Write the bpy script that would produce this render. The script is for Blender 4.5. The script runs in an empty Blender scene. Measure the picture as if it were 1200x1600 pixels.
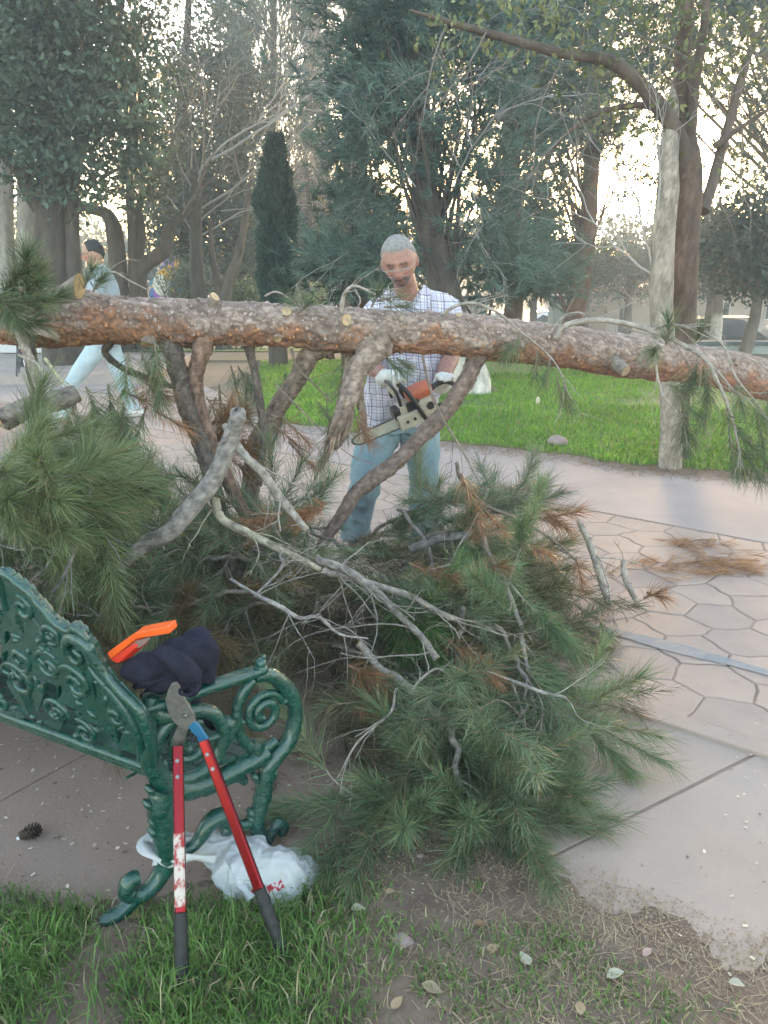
import bpy, bmesh, math, random
import numpy as np
from mathutils import Vector, Matrix

# ---------------------------------------------------------------- camera, sky, sun, exposure
SC = bpy.context.scene
COL = SC.collection
rng = np.random.default_rng(11)
random.seed(11)
FOC, CAMH = 1250.0, 1.62
PITCH = math.atan(400 / FOC)
cam_data = bpy.data.cameras.new('camera')
cam_data.sensor_fit = 'VERTICAL'
cam_data.sensor_height = 24.0
cam_data.lens = 24.0 * FOC / 1600.0
cam_data.clip_start = 0.05
cam_data.clip_end = 3000
cam = bpy.data.objects.new('camera', cam_data)
cam.location = (0, 0, CAMH)
cam.rotation_euler = (math.pi / 2 - PITCH, 0, 0)
COL.objects.link(cam)
SC.camera = cam

SUN_EL, SUN_AZ = math.radians(5.2), math.radians(14)      # low sun behind the trees, a little to the right of the view
world = bpy.data.worlds.new('World')
SC.world = world
world.use_nodes = True
wn, wl = world.node_tree.nodes, world.node_tree.links
wn.clear()
w_out = wn.new('ShaderNodeOutputWorld')
w_bg = wn.new('ShaderNodeBackground')
w_sky = wn.new('ShaderNodeTexSky')
w_sky.sky_type = 'NISHITA'
w_sky.sun_disc = False
w_sky.sun_elevation = SUN_EL
w_sky.sun_rotation = SUN_AZ
w_sky.altitude = 1100
w_sky.air_density = 1.0
w_sky.dust_density = 2.5
w_sky.ozone_density = 1.0
w_bg.inputs['Strength'].default_value = 0.15
w_hs = wn.new('ShaderNodeHueSaturation')                 # thin high cloud: a paler sky
w_hs.inputs['Saturation'].default_value = 0.88
wl.new(w_sky.outputs[0], w_hs.inputs['Color'])
w_tint = wn.new('ShaderNodeMix'); w_tint.data_type = 'RGBA'; w_tint.blend_type = 'MULTIPLY'
w_tint.inputs[0].default_value = 1.0; w_tint.inputs[7].default_value = (1.0, 0.925, 0.865, 1)
wl.new(w_hs.outputs[0], w_tint.inputs[6])
wl.new(w_tint.outputs[2], w_bg.inputs[0])
wl.new(w_bg.outputs[0], w_out.inputs[0])
sun_data = bpy.data.lights.new('sun', 'SUN')
sun_data.energy = 1.4
sun_data.angle = math.radians(10)
sun_data.color = (1.0, 0.66, 0.36)
sun = bpy.data.objects.new('sun', sun_data)
sun.location = (0, 0, 30)
sd = Vector((math.sin(SUN_AZ) * math.cos(SUN_EL), math.cos(SUN_AZ) * math.cos(SUN_EL), math.sin(SUN_EL)))
sun.rotation_euler = sd.to_track_quat('Z', 'Y').to_euler()
COL.objects.link(sun)
SC.view_settings.view_transform = 'Standard'
SC.view_settings.look = 'None'
SC.view_settings.gamma = 1.0
SC.view_settings.exposure = 3.52
SC.render.engine = 'CYCLES'
SC.cycles.use_denoising = True
SC.cycles.volume_bounces = 1
SC.cycles.use_adaptive_sampling = True
SC.cycles.adaptive_threshold = 0.016
SC.cycles.max_bounces = 6
SC.cycles.diffuse_bounces = 3
SC.cycles.glossy_bounces = 3
SC.cycles.transmission_bounces = 4
SC.cycles.transparent_max_bounces = 6
SC.cycles.sample_clamp_indirect = 4.0
SC.cycles.caustics_reflective = False
SC.cycles.caustics_refractive = False

# ---------------------------------------------------------------- helpers: layout
cP, sP = math.cos(PITCH), math.sin(PITCH)
def A(*v): return np.array(v, float)
CAM0 = A(0, 0, CAMH)
def ray(px, py):
    x = (px - 600) / FOC; u = (800 - py) / FOC
    return A(x, cP + sP * u, -sP + cP * u)
def at(px, py, Y):
    d = ray(px, py); return CAM0 + d * Y / d[1]
def gnd(px, py, z=0.0):
    d = ray(px, py); return CAM0 + d * (z - CAMH) / d[2]
def nrm(v):
    v = np.asarray(v, float); return v / (np.linalg.norm(v, axis=-1, keepdims=True) + 1e-12)
def gz(x, y):
    """height of the terrain: flat park, falling towards the street behind it"""
    y = np.asarray(y, float)
    return np.where(y > 14.5, -0.1 * (np.minimum(y, 60) - 14.5), 0.0)

# ---------------------------------------------------------------- helpers: noise
def _hash(i, j, k, s=0):
    h = (i.astype(np.int64) * 374761393 + j.astype(np.int64) * 668265263 + k.astype(np.int64) * 2147483647 + s * 974634777) & 0xffffffff
    h = ((h ^ (h >> 13)) * 1274126177) & 0xffffffff
    return ((h ^ (h >> 16)) & 0xffff) / 65535.0
def vnoise(p, s=0):
    p = np.asarray(p, float); f = np.floor(p); t = p - f; t = t * t * (3 - 2 * t)
    i, j, k = f[:, 0], f[:, 1], f[:, 2]
    r = 0
    for a in (0, 1):
        for b in (0, 1):
            for c in (0, 1):
                w = (t[:, 0] if a else 1 - t[:, 0]) * (t[:, 1] if b else 1 - t[:, 1]) * (t[:, 2] if c else 1 - t[:, 2])
                r = r + w * _hash(i + a, j + b, k + c, s)
    return r
def fbm(p, o=4, s=0):
    r = 0; a = 0.5; p = np.asarray(p, float)
    for k in range(o):
        r = r + a * vnoise(p * 2 ** k + 17.3 * k, s + k); a *= 0.5
    return r
def worley(p, s=0):
    p = np.asarray(p, float); f = np.floor(p)
    d1 = np.full(len(p), 9.0); d2 = np.full(len(p), 9.0); cid = np.zeros(len(p))
    for a in (-1, 0, 1):
        for b in (-1, 0, 1):
            for c in (-1, 0, 1):
                i, j, k = f[:, 0] + a, f[:, 1] + b, f[:, 2] + c
                q = np.stack([i + _hash(i, j, k, s), j + _hash(i, j, k, s + 1), k + _hash(i, j, k, s + 2)], 1)
                d = np.linalg.norm(q - p, axis=1)
                h = _hash(i, j, k, s + 3)
                new = d < d1
                d2 = np.where(new, d1, np.minimum(d2, d)); cid = np.where(new, h, cid); d1 = np.where(new, d, d1)
    return d1, d2, cid

# ---------------------------------------------------------------- helpers: geometry
def spline(pts, n):
    """Catmull-Rom through the rows of pts (any number of columns), n samples"""
    P = np.asarray(pts, float)
    if len(P) == 2:
        t = np.linspace(0, 1, n)[:, None]; return P[0] * (1 - t) + P[1] * t
    Q = np.vstack([2 * P[0] - P[1], P, 2 * P[-1] - P[-2]])
    t = np.linspace(0, len(P) - 1 - 1e-9, n); i = t.astype(int); f = (t - i)[:, None]
    a, b, c, d = Q[i], Q[i + 1], Q[i + 2], Q[i + 3]
    return 0.5 * (2 * b + (c - a) * f + (2 * a - 5 * b + 4 * c - d) * f ** 2 + (3 * b - a - 3 * c + d) * f ** 3)
def frames(P):
    T = nrm(np.gradient(P, axis=0))
    N = np.zeros_like(T)
    ref = A(0, 0, 1) if abs(T[0][2]) < 0.9 else A(1, 0, 0)
    n = ref - T[0] * ref.dot(T[0]); N[0] = n / np.linalg.norm(n)
    for i in range(1, len(P)):
        n = N[i - 1] - T[i] * N[i - 1].dot(T[i]); N[i] = n / (np.linalg.norm(n) + 1e-12)
    return T, N, np.cross(T, N)
class MB:
    """collects vertices, faces and vertex colours; build() links ONE mesh object"""
    def __init__(s): s.V = []; s.F = []; s.C = []; s.M = []; s.n = 0
    def add(s, V, faces, col=(1, 1, 1), mi=0):
        V = np.asarray(V, float)
        for f in (faces if isinstance(faces, list) else [faces]):
            f = np.asarray(f, int); s.F.append(f + s.n); s.M.append(np.full(len(f), mi))
        c = np.asarray(col, float)
        if c.ndim == 1: c = np.tile(c[:3], (len(V), 1))
        s.V.append(V); s.C.append(c[:, :3]); s.n += len(V); return s
    def tube(s, P, R, seg=8, col=(1, 1, 1), cap=True, flat=None, mi=0, capcol=None, rough=0.0):
        P = np.asarray(P, float); n = len(P); R = np.broadcast_to(np.asarray(R, float), (n,)).copy()
        T, N, B = frames(P)
        a = np.linspace(0, 2 * math.pi, seg, endpoint=False)
        ca, sa = np.cos(a), np.sin(a)
        fl = 1.0 if flat is None else flat
        rr = R[:, None] * np.ones(seg)
        if rough:
            q = np.stack([np.repeat(np.arange(n), seg) * 0.7, np.tile(ca * 1.5, n), np.tile(sa * 1.5, n)], 1) + P[0] * 7
            rr = rr * (1 + rough * (vnoise(q).reshape(n, seg) - 0.5))
        V = P[:, None, :] + rr[:, :, None] * (ca[None, :, None] * N[:, None, :] + fl * sa[None, :, None] * B[:, None, :])
        V = V.reshape(-1, 3)
        i = np.arange(n - 1)[:, None] * seg; j = np.arange(seg)[None, :]; k = (j + 1) % seg
        F = np.stack([i + j, i + k, i + seg + k, i + seg + j], 2).reshape(-1, 4)
        c = np.asarray(col, float)
        if c.ndim == 2 and len(c) == n: c = np.repeat(c, seg, 0)
        s.add(V, F, c, mi)
        if cap:
            for e, ii in ((0, 0), (n - 1, (n - 1) * seg)):
                cc = c if c.ndim == 1 else c[ii]
                if capcol is not None: cc = capcol
                W = np.vstack([V[ii:ii + seg], P[e]])
                jj = np.arange(seg); kk = (jj + 1) % seg
                f = np.stack([kk, jj, np.full(seg, seg)], 1) if e == 0 else np.stack([jj, kk, np.full(seg, seg)], 1)
                s.add(W, f, cc, mi)
        return s
    def box(s, c, size, rot=None, col=(1, 1, 1), bevel=0.0, mi=0, axes=None):
        bm = bmesh.new(); bmesh.ops.create_cube(bm, size=1.0)
        for v in bm.verts: v.co = Vector((v.co.x * size[0], v.co.y * size[1], v.co.z * size[2]))
        if bevel: bmesh.ops.bevel(bm, geom=bm.edges[:], offset=bevel, segments=2, profile=0.6, affect='EDGES')
        if axes is not None:
            R = np.array(axes, float).T
        else:
            R = np.array(Matrix.Rotation(rot or 0, 3, 'Z'))
        s.bm(bm, R, c, col, mi); return s
    def bm(s, bm, R=np.eye(3), t=(0, 0, 0), col=(1, 1, 1), mi=0):
        bm.verts.ensure_lookup_table()
        V = np.array([v.co[:] for v in bm.verts]) @ np.asarray(R, float).T + np.asarray(t, float)
        by = {}
        for f in bm.faces: by.setdefault(len(f.verts), []).append([v.index for v in f.verts])
        bm.verts.index_update()
        by = {}
        for f in bm.faces: by.setdefault(len(f.verts), []).append([v.index for v in f.verts])
        s.add(V, [np.array(x) for x in by.values()], col, mi); bm.free(); return s
    def mesh(s, name, smooth=True):
        me = bpy.data.meshes.new(name)
        V = np.vstack(s.V); C = np.vstack(s.C)
        me.vertices.add(len(V)); me.vertices.foreach_set('co', V.astype(np.float32).ravel())
        loops = np.concatenate([f.ravel() for f in s.F]); tot = np.concatenate([np.full(len(f), f.shape[1]) for f in s.F])
        me.loops.add(len(loops)); me.loops.foreach_set('vertex_index', loops.astype(np.int32))
        me.polygons.add(len(tot)); me.polygons.foreach_set('loop_start', (np.cumsum(tot) - tot).astype(np.int32))
        mi = np.concatenate(s.M)
        if mi.any(): me.polygons.foreach_set('material_index', mi.astype(np.int32))
        me.polygons.foreach_set('use_smooth', np.full(len(tot), bool(smooth)))
        me.update(calc_edges=True)
        at_ = me.color_attributes.new('Col', 'FLOAT_COLOR', 'POINT')
        at_.data.foreach_set('color', np.hstack([C, np.ones((len(C), 1))]).astype(np.float32).ravel())
        return me
    def build(s, name, mat, parent=None, smooth=True, **props):
        return obj(name, s.mesh(name, smooth), mat, parent, **props)
def obj(name, me, mat, parent=None, **props):
    o = bpy.data.objects.new(name, me)
    for m in (mat if isinstance(mat, (list, tuple)) else [mat]):
        if m is not None: me.materials.append(m)
    COL.objects.link(o)
    if parent is not None:
        o.parent = parent; o.matrix_parent_inverse = Matrix.Translation(-Vector(parent.location)) if parent.type == 'EMPTY' else Matrix.Identity(4)
    for k, v in props.items(): o[k] = v
    return o
def thing(name, label, cat, loc=(0, 0, 0), group=None):
    o = bpy.data.objects.new(name, None); o.empty_display_size = 0.1
    o.location = [float(v) for v in loc]; COL.objects.link(o)
    o['label'] = label; o['category'] = cat
    if group: o['group'] = group
    return o
def remeshed(mb, voxel, smooth=3, name='tmp'):
    """union of overlapping shells as one continuous skin; returns (V, quads)"""
    me = mb.mesh(name); o = bpy.data.objects.new(name, me); COL.objects.link(o)
    m = o.modifiers.new('r', 'REMESH'); m.mode = 'VOXEL'; m.voxel_size = voxel
    if smooth:
        m2 = o.modifiers.new('s', 'SMOOTH'); m2.factor = 0.5; m2.iterations = smooth
    dg = bpy.context.evaluated_depsgraph_get(); ev = o.evaluated_get(dg).to_mesh()
    V = np.zeros(len(ev.vertices) * 3, np.float32); ev.vertices.foreach_get('co', V); V = V.reshape(-1, 3).astype(float)
    n = len(ev.polygons); tot = np.zeros(n, np.int32); ev.polygons.foreach_get('loop_total', tot)
    L = np.zeros(len(ev.loops), np.int32); ev.loops.foreach_get('vertex_index', L)
    st = np.cumsum(tot) - tot
    F = [L[st[tot == k][:, None] + np.arange(k)] for k in np.unique(tot)]
    bpy.data.objects.remove(o); bpy.data.meshes.remove(me)
    return V, F
def vnormals(V, F):
    N = np.zeros_like(V)
    for f in F:
        n = np.cross(V[f[:, 1]] - V[f[:, 0]], V[f[:, 2]] - V[f[:, 0]])
        for k in range(f.shape[1]): np.add.at(N, f[:, k], n)
    return nrm(N)

def bark_tube(mb, P, R, col, amp=.22, seg=20, step=.008, capcol=None, crack=.5, sc=1.0, kink=.0):
    """tube with fibrous, cracked bark: real relief and uneven colour"""
    P = np.asarray(P, float); R = np.asarray(R, float); L_ = np.linalg.norm(np.diff(P, axis=0), axis=1).sum(); n = int(np.clip(L_ / step, 12, 240))
    Q = spline(np.c_[P, R], n); P, R = Q[:, :3], np.maximum(Q[:, 3], .0015)
    s = np.linspace(0, L_, n)
    if kink:
        w = np.stack([vnoise(np.c_[s * 9, s * 0 + k * 7 + P[0, 0] * 31, s * 0 + P[0, 1] * 17]) - .5 for k in range(3)], 1); w[0] = 0; P = P + w * (R[:, None] * kink * 2)
    T, N, B = frames(P); a = np.linspace(0, 2 * math.pi, seg, endpoint=False)
    d = np.cos(a)[None, :, None] * N[:, None] + np.sin(a)[None, :, None] * B[:, None]; d = d.reshape(-1, 3); rr = np.repeat(R, seg)
    q = np.stack([np.repeat(s, seg), np.tile(np.cos(a), n) * rr, np.tile(np.sin(a), n) * rr], 1) + A(P[0, 0] * 13, 0, 0)
    f = fbm(q * A(45, 110, 110) * sc, 4, 3); g = fbm(q * A(10, 26, 26) * sc, 3, 8); d1, d2, cid = worley(q * A(28, 75, 75) * sc + (f[:, None] - .47) * 2, 40); e = np.clip((d2 - d1) / .3, 0, 1)
    kn = fbm(np.c_[np.repeat(s, seg) * 12, np.tile(np.cos(a), n) * .8, np.tile(np.sin(a), n) * .8] + P[0] * 3, 2, 12)
    disp = rr * (amp * (f - .47) * 1.2 + amp * (g - .47) * 1.6 + amp * .4 * (e - .6) + amp * 1.4 * np.clip(kn - .58, 0, 1) * 2)
    V = np.repeat(P, seg, 0) + d * (rr + disp)[:, None]
    c = np.asarray(col, float); c = c[None] * (.62 + .55 * f + .45 * g - .12)[:, None] * (.82 + .36 * cid)[:, None] * (1 - crack * (1 - e ** .5))[:, None]
    i = np.arange(n - 1)[:, None] * seg; j = np.arange(seg)[None]; k = (j + 1) % seg
    mb.add(V, np.stack([i + j, i + k, i + seg + k, i + seg + j], 2).reshape(-1, 4), c)
    jj = np.arange(seg); kk = (jj + 1) % seg
    for en, ii in ((0, 0), (n - 1, (n - 1) * seg)):
        W_ = np.vstack([V[ii:ii + seg], P[en]]); cc = np.asarray(capcol if capcol is not None else np.asarray(col) * .7)
        mb.add(W_, np.stack([kk, jj, np.full(seg, seg)], 1) if en == 0 else np.stack([jj, kk, np.full(seg, seg)], 1), cc)
    return mb

# ---------------------------------------------------------------- helpers: materials
def mat(name, col=(.5, .5, .5), col2=None, scale=6.0, rough=.8, attr=False, bump=0.0, bscale=40.0, metallic=0.0, coat=0.0,
        spec=.5, translucent=0.0, stretch=(1, 1, 1), contrast=(.35, .65), spots=None, emission=None, rvar=0.0, transmission=0.0, alpha=1.0):
    m = bpy.data.materials.new(name); m.use_nodes = True
    nt = m.node_tree; N, L = nt.nodes, nt.links
    b = N['Principled BSDF']; out = N['Material Output']
    b.inputs['Roughness'].default_value = rough; b.inputs['Metallic'].default_value = metallic
    b.inputs['Specular IOR Level'].default_value = spec
    if coat: b.inputs['Coat Weight'].default_value = coat; b.inputs['Coat Roughness'].default_value = .15
    if transmission: b.inputs['Transmission Weight'].default_value = transmission
    if alpha < 1: b.inputs['Alpha'].default_value = alpha
    tc = N.new('ShaderNodeTexCoord'); mp = N.new('ShaderNodeMapping'); mp.inputs['Scale'].default_value = stretch
    L.new(tc.outputs['Object'], mp.inputs['Vector'])
    def noise(sc, det=6.0):
        n = N.new('ShaderNodeTexNoise'); n.inputs['Scale'].default_value = sc; n.inputs['Detail'].default_value = det
        n.inputs['Roughness'].default_value = .62; L.new(mp.outputs[0], n.inputs['Vector']); return n
    def mix(kind, fac, a, bb):
        x = N.new('ShaderNodeMix'); x.data_type = 'RGBA'; x.blend_type = kind
        for s_, v in ((0, fac), (6, a), (7, bb)):
            if hasattr(v, 'links') or isinstance(v, bpy.types.NodeSocket): L.new(v, x.inputs[s_])
            else: x.inputs[s_].default_value = v if s_ == 0 else (*v[:3], 1)
        return x.outputs[2]
    def ramp(src, lo, hi):
        r = N.new('ShaderNodeMapRange'); r.inputs[1].default_value = lo; r.inputs[2].default_value = hi
        L.new(src, r.inputs[0]); return r.outputs[0]
    cur = None
    if attr:
        at_ = N.new('ShaderNodeAttribute'); at_.attribute_name = 'Col'; cur = at_.outputs['Color']
        if col2 is not None:
            cur = mix('MULTIPLY', 1.0, cur, mix('MIX', ramp(noise(scale).outputs[0], *contrast), col, col2))
    elif col2 is not None:
        cur = mix('MIX', ramp(noise(scale).outputs[0], *contrast), col, col2)
    if spots:
        for sc_, lo, hi, c3 in spots:
            cur = mix('MIX', ramp(noise(sc_, 3).outputs[0], lo, hi), cur if cur is not None else col, c3)
    if cur is None: b.inputs['Base Color'].default_value = (*col, 1)
    else: L.new(cur, b.inputs['Base Color'])
    if rvar:
        r = N.new('ShaderNodeMapRange'); r.inputs[3].default_value = max(.03, rough - rvar); r.inputs[4].default_value = min(1, rough + rvar)
        r.inputs[1].default_value = .3; r.inputs[2].default_value = .7
        L.new(noise(scale * 2.3).outputs[0], r.inputs[0]); L.new(r.outputs[0], b.inputs['Roughness'])
    if bump:
        bn = N.new('ShaderNodeBump'); bn.inputs['Strength'].default_value = bump; bn.inputs['Distance'].default_value = .01
        L.new(noise(bscale).outputs[0], bn.inputs['Height']); L.new(bn.outputs[0], b.inputs['Normal'])
    if emission:
        b.inputs['Emission Color'].default_value = (*emission[:3], 1); b.inputs['Emission Strength'].default_value = emission[3]
    if translucent:
        t = N.new('ShaderNodeBsdfTranslucent'); ms = N.new('ShaderNodeMixShader'); ms.inputs[0].default_value = translucent
        if cur is None: t.inputs['Color'].default_value = (*col, 1)
        else: L.new(cur, t.inputs['Color'])
        L.new(b.outputs[0], ms.inputs[1]); L.new(t.outputs[0], ms.inputs[2]); L.new(ms.outputs[0], out.inputs['Surface'])
    return m
def near(px, n): return n
# ================================================================ the setting: ground, paving, lawn
E1, E2 = A(.81, -.586, 0), A(.586, .81, 0)          # along and across the walkway
def eu(a, b, z=0.0): return E1 * a + E2 * b + A(0, 0, z)
M_SOIL = mat('soil', (.215, .155, .115), (.13, .092, .068), 5, .95, bump=.5, bscale=60, spots=[(38, .62, .75, (.30, .23, .17))])
M_EARTH = mat('dry_earth', (.26, .20, .15), (.19, .16, .10), .6, .95, bump=.4, bscale=25)
M_CONC = mat('dusty_concrete', (.44, .345, .285), (.36, .28, .235), 2.6, .88, bump=.22, bscale=120, contrast=(.3, .7),
             spots=[(1.1, .52, .75, (.36, .315, .295)), (55, .66, .74, (.25, .19, .165)), (140, .70, .78, (.52, .45, .40))])
M_PATH = mat('worn_path_concrete', (.43, .345, .315), (.36, .295, .27), 1.6, .88, bump=.15, bscale=120, spots=[(.7, .55, .8, (.38, .335, .32)), (40, .68, .76, (.29, .23, .205))])
M_PAVER = mat('stamped_paver', (.46, .35, .29), (.39, .295, .245), 3.1, .85, bump=.25, bscale=90, spots=[(50, .66, .76, (.29, .215, .18)), (130, .71, .79, (.52, .44, .40))])
M_PAVER2 = mat('stamped_paver_dull', (.42, .325, .275), (.36, .28, .24), 3.7, .87, bump=.25, bscale=90, spots=[(46, .66, .76, (.25, .19, .165))])
M_BLUE = mat('worn_grey_blue_paint', (.235, .255, .275), (.36, .31, .285), 9, .8, bump=.2, bscale=90, contrast=(.42, .72))
M_JOINT = mat('joint_dirt', (.33, .245, .20), (.26, .19, .155), 14, .95, bump=.4, bscale=90)
M_LAWN = mat('lawn_soil', (.12, .19, .045), (.22, .19, .09), 1.3, .95, bump=.5, bscale=30, contrast=(.45, .75))
M_KERB = mat('kerb_concrete', (.40, .35, .32), (.30, .26, .24), 4, .9, bump=.2)

# ground sheet to the horizon
xs = np.concatenate([np.linspace(-600, -40, 8), np.linspace(-30, 30, 31), np.linspace(40, 600, 8)])
ys = np.concatenate([np.linspace(-300, -10, 6), np.linspace(-5, 14.5, 14), np.linspace(16, 60, 20), np.linspace(80, 1500, 10)])
gx, gy = np.meshgrid(xs, ys)
gzv = gz(gx, gy) - 0.035
nX, nY = len(xs), len(ys)
idx = np.arange(nX * nY).reshape(nY, nX)
Fq = np.stack([idx[:-1, :-1], idx[:-1, 1:], idx[1:, 1:], idx[1:, :-1]], 2).reshape(-1, 4)
MB().add(np.stack([gx, gy, gzv], 2).reshape(-1, 3), Fq).build('ground', M_EARTH, kind='structure')

def poly_prism(mb, pts, z0, z1, col=(1, 1, 1), bevel=0.0):
    """closed 2-D polygon (world xy) as a slab with a small arris"""
    P = np.asarray(pts, float)[:, :2]; n = len(P)
    c = P.mean(0)
    top = P if not bevel else c + (P - c) * (1 - bevel / (np.linalg.norm(P - c, axis=1, keepdims=True) + 1e-9))
    V = np.vstack([np.c_[P, np.full(n, z0)], np.c_[P, np.full(n, z1 - (bevel or 0) * .6)]] + ([np.c_[top, np.full(n, z1)]] if bevel else []))
    j = np.arange(n); k = (j + 1) % n
    F = [np.stack([j, k, n + k, n + j], 1)]
    if bevel: F.append(np.stack([n + j, n + k, 2 * n + k, 2 * n + j], 1))
    last = (2 if bevel else 1) * n
    F.append((last + j)[None, :])
    mb.add(V, F, col); return mb

# walkway: joint bed, then pavers, slabs and edging as pieces
pav = MB(); poly_prism(pav, [eu(-9, 1.0), eu(6, 1.0), eu(6, 5.0), eu(-9, 5.0)], -.2, -.006)
pavement = pav.build('pavement', M_JOINT, smooth=False, kind='structure')
B_LO, B_HI = 2.74, 4.94
r_h = np.random.default_rng(5)
def hexpavers():
    W, Hh = .30, .222                                  # piece length along the walk, row height
    jit = {}
    def node(i, j):
        if (i, j) not in jit:
            jit[(i, j)] = (r_h.normal(0, .022), r_h.normal(0, .018))
        return jit[(i, j)]
    rows = int((B_HI - B_LO) / Hh) + 2
    out = []
    def corner(i, j):                                   # brick-like honeycomb: each row's boundary carries nodes every half piece
        a = i * W / 2; b = B_LO + j * Hh + (-.048 if (i + j) % 2 else .048)
        dx, dy = node(i, j)
        if j == 0 or j >= rows - 1: dy = 0; b = B_LO + j * Hh
        return A(a + dx, min(max(b + dy, B_LO), B_HI))
    for j in range(rows - 1):
        for i in range(-22, 20):
            i0 = 2 * i + (j % 2)
            c = [corner(i0, j), corner(i0 + 1, j), corner(i0 + 2, j), corner(i0 + 2, j + 1), corner(i0 + 1, j + 1), corner(i0, j + 1)]
            out.append(np.array(c))
    return out
def wavy(c, key):
    pts = []
    n = len(c)
    for a in range(n):
        p, q = c[a], c[(a + 1) % n]
        d = q - p; nn = A(-d[1], d[0])
        sg = 1 if (p[0], p[1]) < (q[0], q[1]) else -1   # same wobble seen from both neighbours
        h = np.array([[(p[0] + q[0]) * 3.1, (p[1] + q[1]) * 3.7, 0.]])
        w1 = (vnoise(h * 5)[0] - .5) * .17; w2 = (vnoise(h * 5 + 31)[0] - .5) * .17
        if sg < 0: w1, w2 = w2, w1
        pts += [p, p + d * .35 + nn * w1 * sg, p + d * .68 + nn * w2 * sg]
    return np.array(pts)
for c in hexpavers():
    a0, a1 = c[:, 0].min(), c[:, 0].max()
    if a1 - a0 < .1 or np.ptp(c[:, 1]) < .06: continue
    w = wavy(c, 0); w[:, 1] = np.clip(w[:, 1], B_LO, B_HI)
    ctr = w.mean(0); dd = w - ctr; ln = np.linalg.norm(dd, axis=1, keepdims=True)
    w = ctr + dd * (1 - r_h.uniform(.003, .0058) / ln)
    pts = [eu(p[0], p[1]) for p in w]
    mb = MB(); poly_prism(mb, pts, -.05, r_h.uniform(-.003, .001), bevel=.006)
    mid = ctr[1]
    stripe = abs(mid - (3.27)) < .0
    mb.build('paver', M_PAVER if r_h.random() < .7 else M_PAVER2, pavement, smooth=False)
# worn grey-blue stripe painted over the pavers
sm = MB()
for k in range(60):
    a = -1.2 + k * .075
    if vnoise(A(a * 2.2, 3, 1)[None])[0] < .16: continue
    lo, hi = 3.235 + .012 * math.sin(a * 9), 3.305 + .014 * math.sin(a * 7 + 1)
    sm.add([eu(a, lo, .0035), eu(a + .076, lo, .0035), eu(a + .076, hi, .0035), eu(a, hi, .0035)], np.array([[0, 1, 2, 3]]))
sm.build('painted_stripe', M_BLUE, pavement, smooth=False)
# raised edging strip between the pavers and the slabs, cut into lengths
for k in range(8):
    a = -2.6 + k * .86
    mb = MB(); poly_prism(mb, [eu(a, 2.645), eu(a + .852, 2.645), eu(a + .852, 2.728), eu(a, 2.728)], -.05, .012, bevel=.009)
    mb.build('edging_stone', M_CONC, pavement, smooth=False)
# cast slabs in the foreground: the joint runs from the soil towards the edging
jd = nrm(A(1.325, 2.381, 0) - A(.39, 1.807, 0)); j0 = A(.39, 1.807, 0); jn = A(-jd[1], jd[0], 0)
M_CONC2 = mat('earth_dusted_concrete', (.35, .25, .195), (.27, .19, .15), 2.2, .92, bump=.3, bscale=90, contrast=(.3, .7), spots=[(1.4, .5, .75, (.31, .24, .20)), (50, .64, .74, (.19, .13, .10))])
def slab(pts, m_=None): mb = MB(); poly_prism(mb, pts, -.15, 0.0, bevel=.003); mb.build('concrete_slab', m_ or M_CONC, pavement, smooth=False)
g = .0028
far = j0 + jd * 1.115; nearp = j0 - jd * 1.6
slab([nearp - jn * g, far - jn * g, eu(1.0, 2.637), eu(5, 2.637), eu(5, .5), eu(.9, -.6)])
qj = j0 - jd * .67
slab([qj + jn * g, far + jn * g - E1 * .01, eu(-1.0, 2.637)])
slab([nearp + jn * g, qj + jn * g - jd * .006, eu(-1.006, 2.637), eu(-2.2, 2.637), eu(-2.2, .9), eu(-1.6, -.2)], M_CONC2)
slab([eu(-2.21, 2.637), eu(-7, 2.637), eu(-7, -.4), eu(-2.21, -.4)], M_CONC2)
jf = MB(); jf.add([nearp - jn * .006 - A(0, 0, .0035), far - jn * .006 - A(0, 0, .0035), far + jn * .006 - A(0, 0, .0035), nearp + jn * .006 - A(0, 0, .0035)], np.array([[0, 1, 2, 3]])); jf.build('joint_filling', M_JOINT, pavement, smooth=False)
# smooth path behind the pavers, up to the lawn
lawn_px = [(420, 661), (500, 668), (600, 681), (700, 691), (800, 701), (950, 722), (1040, 731), (1140, 738), (1260, 748)]
lawn_near = np.array([gnd(*p) for p in lawn_px])
ln = spline(lawn_near, 90); ln[:, :2] += ((vnoise(ln * 6) - .5) * .10)[:, None]
pb = MB()
edge_lo = [eu(a, 4.955) for a in (6, 3, 0, -3, -9)]
poly_prism(pb, list(ln) + [A(6.5, 5.6, 0), eu(6, 4.955), eu(-10, 4.955), A(-9, 13.2, 0), A(-3.3, 13.2, 0), A(-2.6, 11.0, 0), A(-1.7, 9.2, 0)], -.2, .0)
pb.build('path', M_PATH, smooth=False, kind='structure')
# lawn
lawn_poly = list(ln) + [A(9, 5.7, 0), A(9, 13.2, 0), A(-2.0, 13.2, 0), A(-1.75, 11.2, 0), A(-1.35, 9.0, 0)]
lb = MB(); poly_prism(lb, [p + A(0, .015, 0) for p in lawn_poly], -.2, .012)
lb.build('lawn', M_LAWN, smooth=False, kind='structure')
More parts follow.
